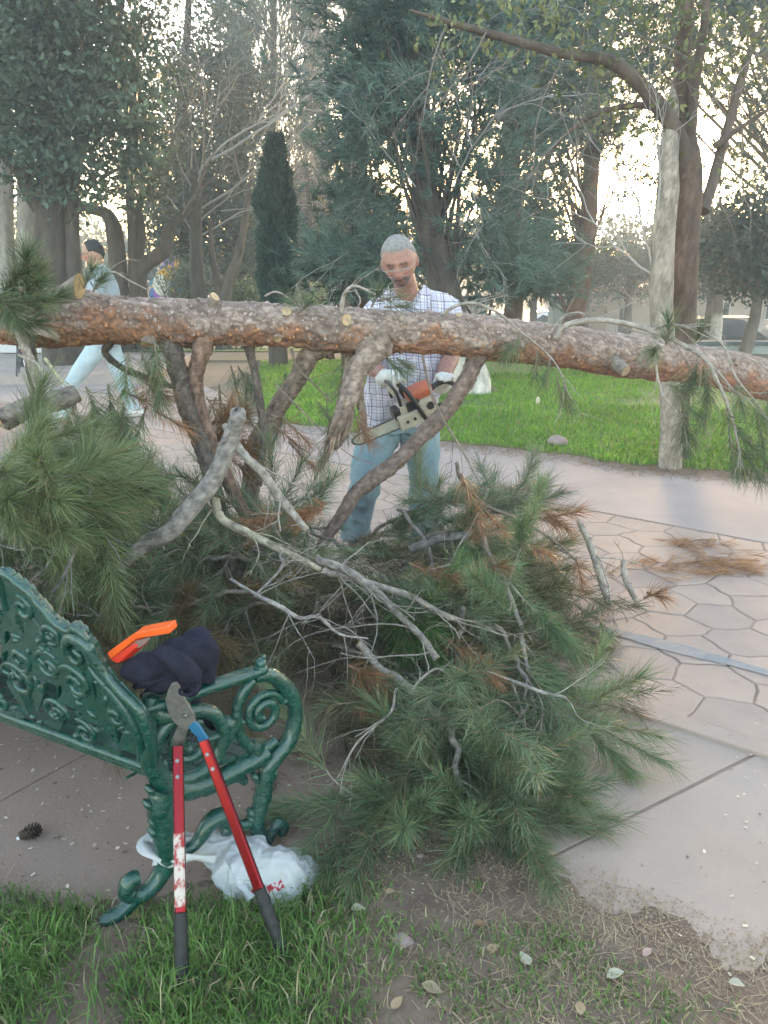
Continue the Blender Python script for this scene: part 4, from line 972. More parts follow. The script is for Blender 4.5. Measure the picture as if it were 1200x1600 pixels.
# ---- limbs under the trunk, down into the heap
def limb(pts, rad, col, seg=12, n=26, rough=.35, endcol=None):
    P = spline(np.c_[np.array([at(*p) for p in pts]), rad], n); m_ = MB(); bark_tube(m_, P[:, :3], np.maximum(P[:, 3], .003), col, .2 + rough * .25, 24, .007, endcol, kink=.35); return m_.build('limb', M_WOOD, FP)
def px2m(w, Y): return w * .5 * Y / FOC
limb([(265, 520, 3.25), (268, 545, 3.22), (280, 600, 3.18), (302, 660, 3.14), (322, 720, 3.1), (345, 800, 3.0), (360, 900, 2.95)], [.062, .042, .037, .036, .034, .03, .026], (.155, .125, .105))
limb([(318, 520, 3.26), (313, 548, 3.22), (306, 600, 3.2), (318, 660, 3.16), (345, 730, 3.12), (385, 810, 3.05)], [.06, .036, .030, .030, .028, .024], (.24, .155, .115))
limb([(388, 525, 3.3), (392, 560, 3.3), (402, 610, 3.28), (410, 680, 3.26), (405, 760, 3.25)], [.03, .019, .017, .016, .013], (.17, .135, .115))
limb([(505, 530, 3.36), (490, 552, 3.36), (462, 595, 3.38), (430, 645, 3.4), (405, 700, 3.42), (390, 770, 3.42), (380, 860, 3.4)], [.068, .044, .042, .04, .042, .04, .036], (.275, .21, .17), seg=16)
limb([(740, 540, 3.5), (738, 565, 3.48), (715, 612, 3.45), (675, 665, 3.4), (625, 718, 3.32), (575, 758, 3.25), (545, 785, 3.2), (500, 860, 3.1)], [.062, .04, .036, .035, .034, .034, .03, .022], (.225, .165, .14), seg=16, n=36)
# broken grey snag, splintered at its end
limb([(585, 525, 3.36), (572, 552, 3.30), (556, 590, 3.27), (541, 630, 3.25), (524, 675, 3.23), (508, 722, 3.22)], [.08, .054, .048, .042, .028, .004], (.37, .29, .245), seg=16, rough=.5)
limb([(552, 535, 3.42), (552, 570, 3.42), (560, 615, 3.4), (572, 668, 3.4)], [.05, .038, .03, .006], (.32, .26, .21), seg=10, rough=.8)
limb([(545, 640, 3.26), (532, 690, 3.25), (515, 705, 3.25)], [.03, .014, .003], (.26, .2, .165), rough=.8, n=10)
sm_ = MB()
for k_ in range(26):
    f = rng.uniform(.25, .95); a0 = spline([at(556, 590, 3.22), at(541, 630, 3.2), at(524, 675, 3.19), at(512, 708, 3.19)], 20)[int(f * 19)] + rng.normal(size=3) * .02 * (1.1 - f); b0_ = a0 + nrm(at(508, 722, 3.2) - at(541, 630, 3.2) + rng.normal(size=3) * .05) * rng.uniform(.05, .13)
    sm_.tube(np.array([a0, (a0 + b0_) / 2 + rng.normal(size=3) * .004, b0_]), [.006, .0045, .001], 4, A(.36, .27, .21) * rng.uniform(.5, 1.2))
sm_.build('splinters', M_WOOD, FP, kind='stuff')
# left side: bent grey limb and dark one behind it
limb([(12, 470, 2.95), (25, 500, 2.85), (42, 550, 2.8), (58, 600, 2.78), (75, 660, 2.78), (85, 720, 2.78)], [.016, .018, .017, .016, .015, .013], (.36, .31, .27))
limb([(35, 505, 3.05), (50, 560, 3.0), (62, 620, 2.95), (85, 690, 2.9), (110, 760, 2.85)], [.03, .024, .021, .018, .013], (.10, .078, .066))
limb([(172, 535, 3.2), (165, 550, 3.2), (185, 570, 3.22), (225, 590, 3.25), (290, 612, 3.3)], [.02, .015, .014, .013, .009], (.09, .075, .06), seg=8)
limb([(0, 660, 2.6), (30, 648, 2.62), (80, 628, 2.66), (122, 612, 2.7)], [.04, .037, .035, .03], (.23, .20, .175), endcol=(.4, .3, .2))
# thin twigs arching over and hanging from the trunk
def twig(pts, r0, r1, col=(.38, .345, .31), kids=3, sp=.5, L_=.2, depth=1):
    P = spline([at(*p) for p in pts], 28); m_ = MB(); m_.tube(P, np.linspace(r0, r1, 28), 6, col)
    for k_ in range(kids):
        i_ = rng.integers(6, 27); twig_fan(m_, P[i_], nrm(P[i_] - P[i_ - 1]) + rng.normal(size=3) * sp, L_ * rng.uniform(.6, 1.2), r1 * .8, depth, col, .5, 2, -.06, 4)
    m_.build('twig', M_WOOD, FP); return P
twig([(533, 488, 3.3), (538, 460, 3.27), (552, 447, 3.25), (570, 452, 3.24), (590, 462, 3.22), (612, 470, 3.2)], .009, .003, kids=6, L_=.14)
twig([(555, 452, 3.25), (563, 470, 3.22), (556, 484, 3.22)], .004, .002, kids=2, L_=.1)
twig([(690, 492, 3.42), (712, 478, 3.38), (742, 474, 3.36), (780, 490, 3.38), (815, 520, 3.42), (850, 548, 3.5), (872, 575, 3.5), (888, 615, 3.5)], .0075, .003, kids=7, L_=.2)
hang = twig([(868, 528, 3.6), (885, 508, 3.58), (930, 500, 3.56), (990, 508, 3.5), (1050, 530, 3.45), (1100, 560, 3.42), (1118, 590, 3.4), (1140, 640, 3.38), (1152, 690, 3.37), (1160, 730, 3.36)], .014, .005, kids=9, L_=.28)
h2 = twig([(1015, 520, 3.48), (1040, 508, 3.45), (1090, 515, 3.42), (1130, 540, 3.4), (1150, 590, 3.38), (1190, 640, 3.36), (1215, 690, 3.35)], .008, .003, kids=7, L_=.25)
h3 = twig([(1025, 530, 3.46), (1026, 580, 3.44), (1038, 620, 3.42), (1062, 650, 3.42), (1070, 680, 3.42)], .006, .003, kids=5, L_=.2)
twig([(860, 520, 3.55), (880, 495, 3.52), (905, 488, 3.5), (920, 498, 3.5)], .005, .002, kids=3, L_=.12)
twig([(415, 462, 3.3), (430, 456, 3.26), (445, 462, 3.24), (455, 470, 3.22)], .005, .002, kids=1, L_=.08)
twig([(455, 545, 3.3), (465, 575, 3.28), (490, 600, 3.27), (520, 630, 3.25)], .006, .003, col=(.2, .16, .13), kids=4)
twig([(430, 600, 3.3), (470, 640, 3.25), (520, 690, 3.2), (560, 720, 3.18)], .005, .002, col=(.25, .2, .17), kids=5)
twig([(660, 555, 3.38), (670, 600, 3.35), (690, 650, 3.3), (720, 700, 3.25), (752, 760, 3.2)], .006, .003, col=(.24, .195, .165), kids=5)
twig([(150, 440, 3.1), (175, 425, 3.1), (205, 440, 3.12), (235, 455, 3.15)], .005, .002, kids=2, L_=.1)
twig([(30, 555, 2.8), (60, 570, 2.75), (80, 610, 2.72), (110, 650, 2.7), (120, 680, 2.68)], .006, .0025, kids=4)
twig([(70, 560, 2.78), (100, 600, 2.74), (135, 640, 2.7)], .006, .0025, (.42, .40, .28), kids=3)
# needles still on the trunk
def spray(pts, per=150, L_=.11, name='needle_spray', ca=GA, cb=GB, droop=.2, Wd=.0018):
    """pts: list of (px, py, Y, px2, py2, Y2) brush axes"""
    m_ = MB(); S = [at(*p[:3]) for p in pts]; E = [at(*p[3:]) for p in pts]
    foxtails(m_, S, E, per, L_, Wd=Wd, ca=ca, cb=cb, droop=droop)
    for a, b in zip(S, E): m_.tube(np.array([a, (a + b) / 2, b]), [.004, .0035, .002], 5, (.26, .21, .16), cap=False)
    return m_.build(name, M_NEAR, FP, kind='stuff')
spray([(40, 450, 2.9, 42, 400, 2.85), (30, 470, 2.9, 60, 440, 2.8), (15, 480, 2.85, 70, 470, 2.78), (0, 470, 2.9, 30, 430, 2.85), (50, 490, 2.9, 95, 460, 2.85), (-10, 450, 2.85, 25, 500, 2.75), (60, 470, 2.9, 60, 420, 2.85), (0, 500, 2.85, 60, 505, 2.78), (20, 440, 2.9, 10, 490, 2.8)], 190, ca=(.075, .115, .055), cb=(.15, .20, .095))
spray([(130, 450, 3.1, 145, 420, 3.08), (145, 455, 3.1, 160, 435, 3.08)], 80, .09)
spray([(590, 470, 3.22, 625, 462, 3.18), (600, 480, 3.22, 640, 478, 3.18), (580, 480, 3.22, 590, 460, 3.2)], 45, .10, ca=(.10, .14, .06), cb=(.18, .22, .11))
spray([(620, 560, 3.36, 640, 575, 3.3), (600, 555, 3.36, 625, 580, 3.3)], 80, .09)
spray([(470, 480, 3.2, 455, 470, 3.18), (465, 490, 3.2, 480, 478, 3.18)], 40, .08)
spray([(815, 520, 3.42, 805, 548, 3.4), (840, 545, 3.45, 835, 590, 3.42), (880, 600, 3.5, 890, 640, 3.5), (860, 560, 3.48, 850, 600, 3.45), (800, 530, 3.42, 790, 560, 3.4), (870, 590, 3.48, 880, 630, 3.5)], 60, .10, ca=(.085, .12, .06), cb=(.15, .19, .09))
hs = [(1150, 690, 3.37, 1165, 740, 3.36), (1160, 700, 3.37, 1190, 750, 3.36), (1140, 680, 3.37, 1150, 740, 3.36), (1130, 640, 3.38, 1165, 690, 3.37), (1180, 640, 3.37, 1195, 700, 3.36), (1100, 570, 3.42, 1105, 620, 3.4), (1090, 560, 3.42, 1080, 600, 3.4), (1040, 540, 3.44, 1045, 500, 3.42), (1030, 540, 3.44, 1020, 550, 3.4),
      (1060, 640, 3.42, 1085, 690, 3.4), (1065, 650, 3.42, 1070, 700, 3.4), (1050, 610, 3.42, 1090, 650, 3.4), (1040, 600, 3.42, 1080, 610, 3.4), (1110, 600, 3.4, 1100, 660, 3.4), (1165, 620, 3.37, 1200, 660, 3.36), (1170, 690, 3.37, 1205, 735, 3.36), (1200, 600, 3.36, 1210, 650, 3.35), (1085, 540, 3.42, 1095, 510, 3.4), (1150, 600, 3.38, 1160, 640, 3.38)]
spray(hs, 105, .115, ca=(.075, .11, .055), cb=(.145, .19, .09), droop=.5)
# drooping green branches behind and left of the limbs
dl = []
for k_ in range(26):
    px = rng.uniform(95, 250); py = rng.uniform(530, 760); Y = rng.uniform(2.75, 3.1); dl.append((px, py, Y, px + rng.uniform(-30, 40), py + rng.uniform(40, 90), Y + rng.uniform(-.1, .05)))
spray(dl, 115, .12, droop=.35, ca=(.06, .10, .045), cb=(.13, .175, .075))
dl = []
for k_ in range(16):
    px = rng.uniform(335, 400) if k_ < 9 else rng.uniform(430, 545); py = rng.uniform(545, 640) if k_ < 9 else rng.uniform(560, 660); Y = 3.6; dl.append((px, py, Y, px + rng.uniform(-25, 25), py + rng.uniform(30, 80), Y + .05))
spray(dl, 70, .12, droop=.4)
dl = []
for k_ in range(9): dl.append((rng.uniform(300, 380), rng.uniform(600, 700), 3.35, rng.uniform(330, 420), rng.uniform(640, 740), 3.3))
spray(dl, 130, .11, name='dead_needles', ca=(.20, .10, .05), cb=(.32, .17, .085))
spray([(215, 590, 3.0, 260, 620, 2.95), (240, 640, 3.0, 290, 670, 2.95), (190, 610, 3.0, 225, 625, 2.95)], 90, .10, name='dead_needles', ca=RUST_A, cb=RUST_B)
spray([(425, 660, 3.3, 470, 700, 3.28), (440, 650, 3.3, 480, 690, 3.28), (560, 640, 3.3, 572, 690, 3.28), (555, 650, 3.28, 580, 690, 3.26), (450, 690, 3.3, 490, 730, 3.25)], 70, .09, name='dead_needles', ca=(.26, .12, .06), cb=(.38, .20, .11))

# ================================================================ heap
def mound(x, y):
    x = np.asarray(x, float); y = np.asarray(y, float)
    g_ = lambda cx, cy, sx_, sy_, h: h * np.exp(-((x - cx) / sx_) ** 2 - ((y - cy) / sy_) ** 2)
    return np.maximum.reduce([g_(-.1, 3.3, .80, .70, .56), g_(.80, 3.55, .40, .34, .32), g_(-1.15, 2.75, .65, .6, .74), g_(-.6, 2.85, .5, .5, .62), g_(.22, 2.75, .55, .50, .38), g_(.15, 2.15, .45, .28, .12)])
GRP = 'needled branches tangled in the heap'
HEAP = []
def heap_branch(bx, by, az, ln_, frac, label=None, **kw):
    d = A(math.cos(az), math.sin(az), 0); pts = []
    for f in (0, .35, .7, 1.0):
        p = A(bx, by, 0) + d * ln_ * f + A(-d[1], d[0], 0) * rng.normal() * .05; p[2] = .04 + float(mound(p[0], p[1])) * frac + (.05 if f < 1 else -.01); pts.append(p)
    tone = 'browned' if kw['ca'][0] > .12 else ('shade-dulled green' if kw['ca'] != GA else 'green')
    t = branch('pine_branch', 'pine branch tangled in the heap', pts, rng.uniform(.006, .011), 9, group=GRP, col=(.24, .21, .185), **kw)
    m_ = (pts[2] + pts[3]) / 2 - CAM0; dep = m_[1] * cP - m_[2] * sP
    HEAP.append((t, tone, 600 + FOC * m_[0] / dep, 800 - FOC * (m_[2] * cP + m_[1] * sP) / dep)); return t
centre = A(-.1, 3.0)
for k_ in range(118):
    if k_ < 70: bx, by = rng.normal(-.1, .42), rng.normal(2.95, .36)
    elif k_ < 100: bx, by = rng.normal(-.85, .32), rng.normal(2.6, .25)
    else: bx, by = rng.normal(.72, .22), rng.normal(3.45, .14)
    out_ = A(bx, by) - centre; az = math.atan2(out_[1], out_[0]) + rng.normal() * .8
    if math.sin(az) > .6 and by > 3.1: az = -az
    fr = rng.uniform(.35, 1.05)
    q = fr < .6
    e = A(bx, by) + A(math.cos(az), math.sin(az)) * .7
    if e[1] < 2.42 and e[0] < .30: continue
    if e[0] > (.42 if e[1] < 3.1 else 1.0): continue
    if by < 2.45 and bx > -.55: continue
    ca, cb = (GA, GB) if not q else ((.07, .09, .045), (.13, .15, .075))  # deep branches get darker greens: the heap's inner shade in the colour
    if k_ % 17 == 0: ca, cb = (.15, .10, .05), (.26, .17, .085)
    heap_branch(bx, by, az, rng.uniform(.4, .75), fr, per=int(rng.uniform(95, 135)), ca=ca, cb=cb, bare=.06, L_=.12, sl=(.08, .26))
ANCH = [(330, 760, 'behind the thick leaning grey branch'), (450, 800, 'at the foot of the dark limbs'), (560, 880, 'around the long grey branch'), (690, 950, 'under the slanting grey branch'), (470, 960, 'by the zigzag bare branch'), (740, 790, 'by the tall rust spray'), (860, 810, 'by the rust spray on the far end'), (940, 890, 'by the upright grey stub'), (560, 1070, 'by the rust spray in the dark hollow'), (620, 790, 'at the shins of the man'),
        (230, 900, 'behind the orange case'), (60, 930, 'behind the bench crest'), (120, 780, 'by the thin crooked hanging stem'), (740, 1040, 'beside the bushy bright green branch'), (650, 1080, 'above the curved pale branch'), (380, 1050, 'behind the bench arm'), (820, 900, 'in the shadow of the far end')]
named = {}
for t_, tone, px_, py_ in HEAP:
    a_ = min(ANCH, key=lambda q_: math.hypot(q_[0] - px_, q_[1] - py_)); named.setdefault(tone + ' pine branch ' + a_[2], []).append((px_, t_))
for lab_, m_ in named.items():
    m_.sort(key=lambda q_: q_[0]); cnt = {2: 'two', 3: 'three', 4: 'four', 5: 'five', 6: 'six', 7: 'seven', 8: 'eight', 9: 'nine', 10: 'ten', 11: 'eleven', 12: 'twelve'}
    for k_, (px_, t_) in enumerate(m_):
        if len(m_) == 1: t_['label'] = lab_
        elif len(m_) in cnt: t_['label'] = lab_ + ', ' + (['leftmost', 'rightmost'][k_ > 0] if k_ in (0, len(m_) - 1) else ['second', 'third', 'fourth', 'fifth', 'sixth', 'seventh', 'eighth', 'ninth', 'tenth', 'eleventh'][k_ - 1]) + ' of ' + cnt[len(m_)]
        else: t_['label'] = lab_
# inner needles added as shadow filler, coloured dark for the heap's shaded inside
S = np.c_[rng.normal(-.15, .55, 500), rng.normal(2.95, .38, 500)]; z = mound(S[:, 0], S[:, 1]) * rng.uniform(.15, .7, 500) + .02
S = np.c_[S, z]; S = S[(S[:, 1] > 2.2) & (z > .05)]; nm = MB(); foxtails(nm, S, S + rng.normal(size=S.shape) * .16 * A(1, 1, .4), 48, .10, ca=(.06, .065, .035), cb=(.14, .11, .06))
nm.build('shade_needles', M_NEAR, kind='stuff', label='matted needles coloured dark as shade filling inside the heap', category='needles')
# branches one can tell apart
def H(*p): return at(*p)
branch('pine_branch', 'green pine branch piled against the lower legs of the man', [H(540, 870, 3.5), H(600, 820, 3.5), H(660, 790, 3.48), H(715, 775, 3.45)], .011, 13, per=130, sl=(.08, .24), fl=(.10, .2), side_t=(.1, 1), group=GRP, col=(.26, .22, .19), up=.1)
branch('pine_branch', 'greyish green pine branch across the heap crest right of the man', [H(640, 860, 3.3), H(700, 815, 3.32), H(760, 800, 3.35), H(820, 800, 3.38)], .010, 11, per=120, sl=(.08, .24), fl=(.10, .2), side_t=(.1, 1), group=GRP, col=(.26, .22, .19), up=.3, ca=(.10, .135, .085), cb=(.18, .215, .14))
branch('pine_branch', 'bushy bright green pine branch on the front of the heap above the slab joint', [H(745, 825, 2.95), H(785, 905, 2.8), H(812, 990, 2.62), H(830, 1080, 2.45), H(842, 1160, 2.3)], .013, 15, per=210, ca=(.10, .165, .08), cb=(.175, .25, .125), L_=.11, fl=(.10, .20), sl=(.10, .30), side_t=(.02, 1), group=GRP)
branch('pine_branch', 'green pine branch with upright brushes reaching out over the paving', [H(815, 1050, 2.5), H(850, 1110, 2.42), H(885, 1120, 2.4), H(915, 1095, 2.4)], .008, 5, per=170, ca=(.105, .165, .08), cb=(.175, .24, .12), side_t=(.4, 1), sl=(.05, .14), group=GRP)
branch('pine_branch', 'pale bare pine branch with curved tip and green brushes lying on the ground', [H(560, 1005, 2.42), H(605, 1050, 2.34), H(650, 1085, 2.28), H(690, 1120, 2.22), H(713, 1165, 2.15), H(712, 1215, 2.08), H(745, 1250, 2.04), H(800, 1265, 2.02)], .0155, 8, per=190, ca=(.10, .15, .075), cb=(.17, .23, .115), col=(.46, .42, .375), side_t=(.74, 1), sl=(.1, .28), spread=.9, tipr=.5, group=GRP)
branch('pine_branch', 'low green pine branch spread over the soil edge at the foot of the heap', [H(740, 1225, 2.15), H(680, 1250, 2.08), H(610, 1255, 2.03), H(540, 1245, 2.02)], .009, 9, per=200, ca=(.10, .15, .08), cb=(.165, .23, .12), sl=(.06, .22), spread=.6, group=GRP)
branch('pine_branch', 'short green pine branch drooping onto the slab below the bushy one', [H(800, 1130, 2.3), H(790, 1190, 2.2), H(760, 1250, 2.1), H(740, 1290, 2.03)], .008, 8, per=190, ca=(.10, .16, .08), cb=(.17, .235, .12), sl=(.08, .24), group=GRP)
branch('pine_branch', 'green pine branch end with dense brush in the middle of the heap', [H(600, 900, 2.8), H(620, 940, 2.7), H(640, 985, 2.58)], .008, 6, per=200, ca=(.06, .13, .04), cb=(.12, .21, .07), sl=(.05, .12), group=GRP)
for lab, pts in (('large bright green pine branch entering beside the bench back, topmost of three', [(-80, 690, 2.2), (-20, 735, 2.2), (40, 770, 2.2)]), ('bright green pine branch with long brushes above the bench crest', [(-70, 770, 2.1), (0, 780, 2.12), (60, 785, 2.15), (110, 770, 2.2)]), ('green pine branch hanging right behind the bench crest', [(-60, 850, 2.15), (0, 850, 2.2), (60, 865, 2.25), (110, 880, 2.3)]), ('green pine branch drooping between the grey limb and the bench', [(70, 640, 2.5), (110, 700, 2.45), (150, 780, 2.4), (170, 850, 2.35)])):
    branch('pine_branch', lab, [H(*p) for p in pts], .011, 11, per=210, ca=(.115, .16, .07), cb=(.21, .26, .125), L_=.12, sl=(.06, .2), fl=(.08, .18), side_t=(.05, 1), group=GRP, col=(.40, .39, .36))
# sawn branch pieces
def cut_branch(label, pts, rad, col, kids=0, L_=.2, name='cut_branch', grp='bare sawn branches in the heap'):
    sh = .13 if 2.2 < pts[0][2] < 3.3 else 0.0
    rad = list(np.array(rad) * .84); P = spline(np.c_[np.array([at(p[0], p[1], p[2] - sh) for p in pts]), rad], 30); t = thing(name, label, 'branch', P[0, :3], grp)
    m_ = MB(); bark_tube(m_, P[:, :3], P[:, 3], np.array(col) * .88, .24 if max(rad) < .025 else .15, 16, .008, (.50, .40, .28), .35, kink=.7)
    for k_ in range(3 + int(10 * max(rad) / .03)):                       # short broken stubs
        i_ = rng.integers(3, 28); dd_ = nrm(rng.normal(size=3) + nrm(P[i_ + 1, :3] - P[i_, :3]) * .6); r_ = P[i_, 3]; m_.tube(np.array([P[i_, :3], P[i_, :3] + dd_ * (r_ + .008), P[i_, :3] + dd_ * (r_ + rng.uniform(.01, .035))]), [r_ * .35, r_ * .22, r_ * .12], 5, np.array(col) * .7)
    m_.build('stem', M_WOOD, t)
    if kids:
        m_ = MB()
        for k_ in range((kids * 4 + 4) // 5):
            i_ = rng.integers(3, 29); twig_fan(m_, P[i_, :3], nrm(P[i_, :3] - P[i_ - 1, :3]) * .8 + rng.normal(size=3) * .65 * A(1, 1, .8), L_ * rng.uniform(.6, 1.3), max(P[i_, 3] * .28, .0022), 2, tuple(np.array(col) * .8), .6, 2, -.03, 5)
        m_.build('twigs', M_WOOD, t, kind='stuff')
GW = (.41, .365, .325)
cut_branch('thick grey sawn branch leaning up against the dark limbs', [(369, 648, 2.72), (352, 690, 2.72), (318, 765, 2.7), (262, 825, 2.66), (205, 862, 2.62), (150, 900, 2.6)], [.030, .035, .037, .037, .034, .03], (.36, .335, .315))
cut_branch('slim grey branch crossing behind the thick leaning one', [(350, 665, 2.95), (390, 720, 2.9), (440, 780, 2.85), (480, 830, 2.8)], [.014, .018, .018, .015], GW, 3)
cut_branch('pale greenish branch with blunt end rising from the heap', [(338, 778, 2.75), (346, 808, 2.72), (390, 835, 2.7), (440, 860, 2.7), (500, 890, 2.72)], [.017, .018, .016, .015, .013], (.40, .37, .29), 4)
cut_branch('long grey branch running down the middle of the heap', [(495, 872, 2.75), (545, 895, 2.7), (590, 925, 2.64), (630, 965, 2.56), (660, 1000, 2.5), (682, 1028, 2.46)], [.018, .0175, .016, .015, .014, .013], (.30, .275, .25), 7, .26)
cut_branch('grey branch slanting right above the long one', [(505, 890, 2.72), (560, 908, 2.7), (630, 925, 2.68), (690, 958, 2.62), (715, 968, 2.6)], [.016, .015, .014, .0125, .01], GW, 8, .26)
cut_branch('zigzag bare branch left of the heap middle', [(360, 905, 2.5), (400, 930, 2.46), (438, 948, 2.43), (468, 965, 2.41), (498, 963, 2.4), (530, 990, 2.38), (575, 998, 2.38)], [.006, .0085, .0095, .0085, .007, .005, .003], (.38, .35, .33), 9, .24)
cut_branch('thin forked branch pointing up at the heap edge near the orange case', [(398, 932, 2.46), (430, 900, 2.5), (442, 880, 2.52), (437, 868, 2.54), (455, 850, 2.55)], [.004, .006, .006, .005, .003], (.38, .35, .33), 4, .18)
cut_branch('upright grey branch stub standing at the far end of the heap', [(905, 815, 3.5), (922, 850, 3.45), (938, 900, 3.4), (950, 945, 3.36)], [.017, .02, .02, .018], (.47, .425, .385), 4, .3)
cut_branch('short curved grey stub at the outer edge of the heap', [(974, 876, 3.5), (978, 905, 3.46), (988, 925, 3.44), (998, 942, 3.42)], [.014, .017, .017, .015], (.47, .425, .385))
cut_branch('long slim branch running over the far end of the heap', [(712, 722, 3.1), (722, 752, 3.12), (760, 790, 3.18), (810, 812, 3.25), (865, 845, 3.35), (905, 880, 3.4)], [.009, .009, .008, .007, .006, .005], (.24, .20, .175), 7, .26)
cut_branch('dark sawn branch half hidden in the heap below the man', [(640, 858, 3.05), (690, 842, 3.05), (735, 832, 3.05)], [.02, .02, .018], (.16, .15, .14))
cut_branch('thin bare branch with hooked twigs in front of the heap', [(620, 1075, 2.36), (612, 1110, 2.3), (590, 1130, 2.26), (575, 1145, 2.24)], [.006, .005, .004, .003], (.47, .425, .385), 5, .2)
cut_branch('arched bare twig above the pale branch', [(640, 1085, 2.38), (660, 1060, 2.4), (685, 1045, 2.42), (705, 1062, 2.42), (722, 1085, 2.42)], [.006, .0055, .005, .004, .003], (.47, .425, .385), 4, .2)
cut_branch('slim pale branch poking out through the bushy branch', [(720, 1040, 2.62), (790, 1060, 2.5), (850, 1082, 2.42), (885, 1090, 2.38)], [.008, .008, .007, .005], (.48, .45, .40), 4, .18)
cut_branch('bare twig arching over the heap crest towards the paving', [(640, 905, 2.9), (690, 885, 2.9), (740, 880, 2.9), (700, 912, 2.85)], [.005, .006, .005, .003], GW, 5, .2)
cut_branch('thin crooked stem hanging between the needles left', [(140, 720, 2.35), (138, 790, 2.33), (120, 850, 2.3), (100, 900, 2.26), (80, 930, 2.25)], [.009, .009, .007, .006, .005], (.30, .27, .26), 5, .2)
cut_branch('fallen thin branch on the soil beside the plastic bag', [(470, 1345, 1.83), (520, 1360, 1.80), (570, 1370, 1.77)], [.009, .009, .007], (.26, .21, .17), 1, .1)
# dead rust-coloured sprays
def dead(label, pts, per=110, L_=.10, ca=RUST_A, cb=RUST_B):
    S = [at(p[0], p[1], p[2] - .13) for p in pts]; E = [at(p[3], p[4], p[5] - .15) for p in pts]; t = thing('dead_pine_spray', label, 'dead spray', S[0], 'rust brown dead needle sprays')
    for a, b in zip(S, E): m_ = MB(); m_.tube(np.array([a, (a + b) / 2, b]), [.005, .004, .002], 5, (.24, .15, .10), cap=False); m_.build('stem', M_WOOD, t)
    nm = MB(); foxtails(nm, S, E, int(per * .7), L_, ca=ca, cb=cb, c0=.95, c1=.4, droop=.3); nm.build('needles', M_NEAR, t, kind='stuff')
dead('bright rust tuft in the heap left of the man', [(510, 785, 3.0, 470, 810, 2.95), (500, 790, 3.0, 465, 815, 2.95)], 130, ca=(.34, .14, .06), cb=(.46, .22, .10))
dead('rust spray low at the dark limbs', [(440, 800, 2.9, 400, 830, 2.85), (430, 810, 2.9, 390, 815, 2.85)])
dead('tall rust spray hanging from the slim branch right of the man', [(720, 740, 3.1, 745, 800, 3.05), (730, 770, 3.1, 755, 830, 3.05), (735, 790, 3.1, 740, 840, 3.05), (760, 800, 3.1, 790, 835, 3.05)], 120)
dead('rust spray on top of the heap far end', [(820, 800, 3.4, 870, 820, 3.38), (840, 790, 3.4, 890, 830, 3.36), (850, 810, 3.4, 900, 800, 3.36)], 130)
dead('rust spray in the shadow below the far end', [(820, 850, 3.3, 860, 870, 3.25), (900, 870, 3.3, 910, 910, 3.25)])
dead('rust spray beside the grey branches in the heap middle', [(670, 890, 2.75, 710, 900, 2.7), (640, 880, 2.8, 690, 905, 2.75), (740, 890, 2.8, 780, 885, 2.78)], 110)
dead('rust spray in the dark hollow above the pale branch', [(560, 1045, 2.45, 590, 1085, 2.4), (550, 1060, 2.45, 565, 1095, 2.4), (545, 1040, 2.45, 585, 1060, 2.4)], 150)
dead('rust spray between pale branch and bushy green branch', [(720, 1010, 2.6, 755, 1060, 2.52), (700, 1000, 2.6, 740, 1040, 2.55), (740, 1020, 2.58, 775, 1060, 2.52)], 130)
dead('flat rust spray lying on the pavers nearest the heap', [(1010, 925, 3.42, 1035, 935, 3.4), (1005, 935, 3.4, 1030, 925, 3.4)], 90, .09)
def flat_dead(label, cx, cy, w_, h_, n):
    t = thing('dead_pine_spray', label, 'dead spray', gnd(cx, cy), 'rust brown dead needle sprays')
    P = np.array([gnd(cx + rng.normal() * w_, cy + rng.normal() * h_, .012) for _ in range(n)]); a = rng.normal(0, .55, n) + rng.choice([0, math.pi], n)
    E = P + np.c_[np.cos(a), np.sin(a), rng.uniform(0, .15, n)] * .07
    nm = MB(); foxtails(nm, P, E, 12, .09, ca=(.32, .16, .08), cb=(.46, .27, .15), c0=.5, c1=.2, droop=.0); nm.build('needles', M_NEAR, t, kind='stuff')
    m_ = MB(); a0, b0_ = gnd(cx - w_ * 1.6, cy + 2, .015), gnd(cx + w_ * 1.6, cy - 6, .015); m_.tube(spline([a0, (a0 + b0_) / 2 + A(0, .02, .01), b0_], 8), .004, 5, (.24, .16, .12)); m_.build('stem', M_WOOD, t)
flat_dead('wide mat of dead brown needles lying on the pavers', 1110, 882, 48, 9, 95)
flat_dead('small mat of dead brown needles beyond the wide one', 1090, 850, 18, 4, 22)
flat_dead('dead needle tuft lying on the smooth path', 812, 762, 9, 3, 12)
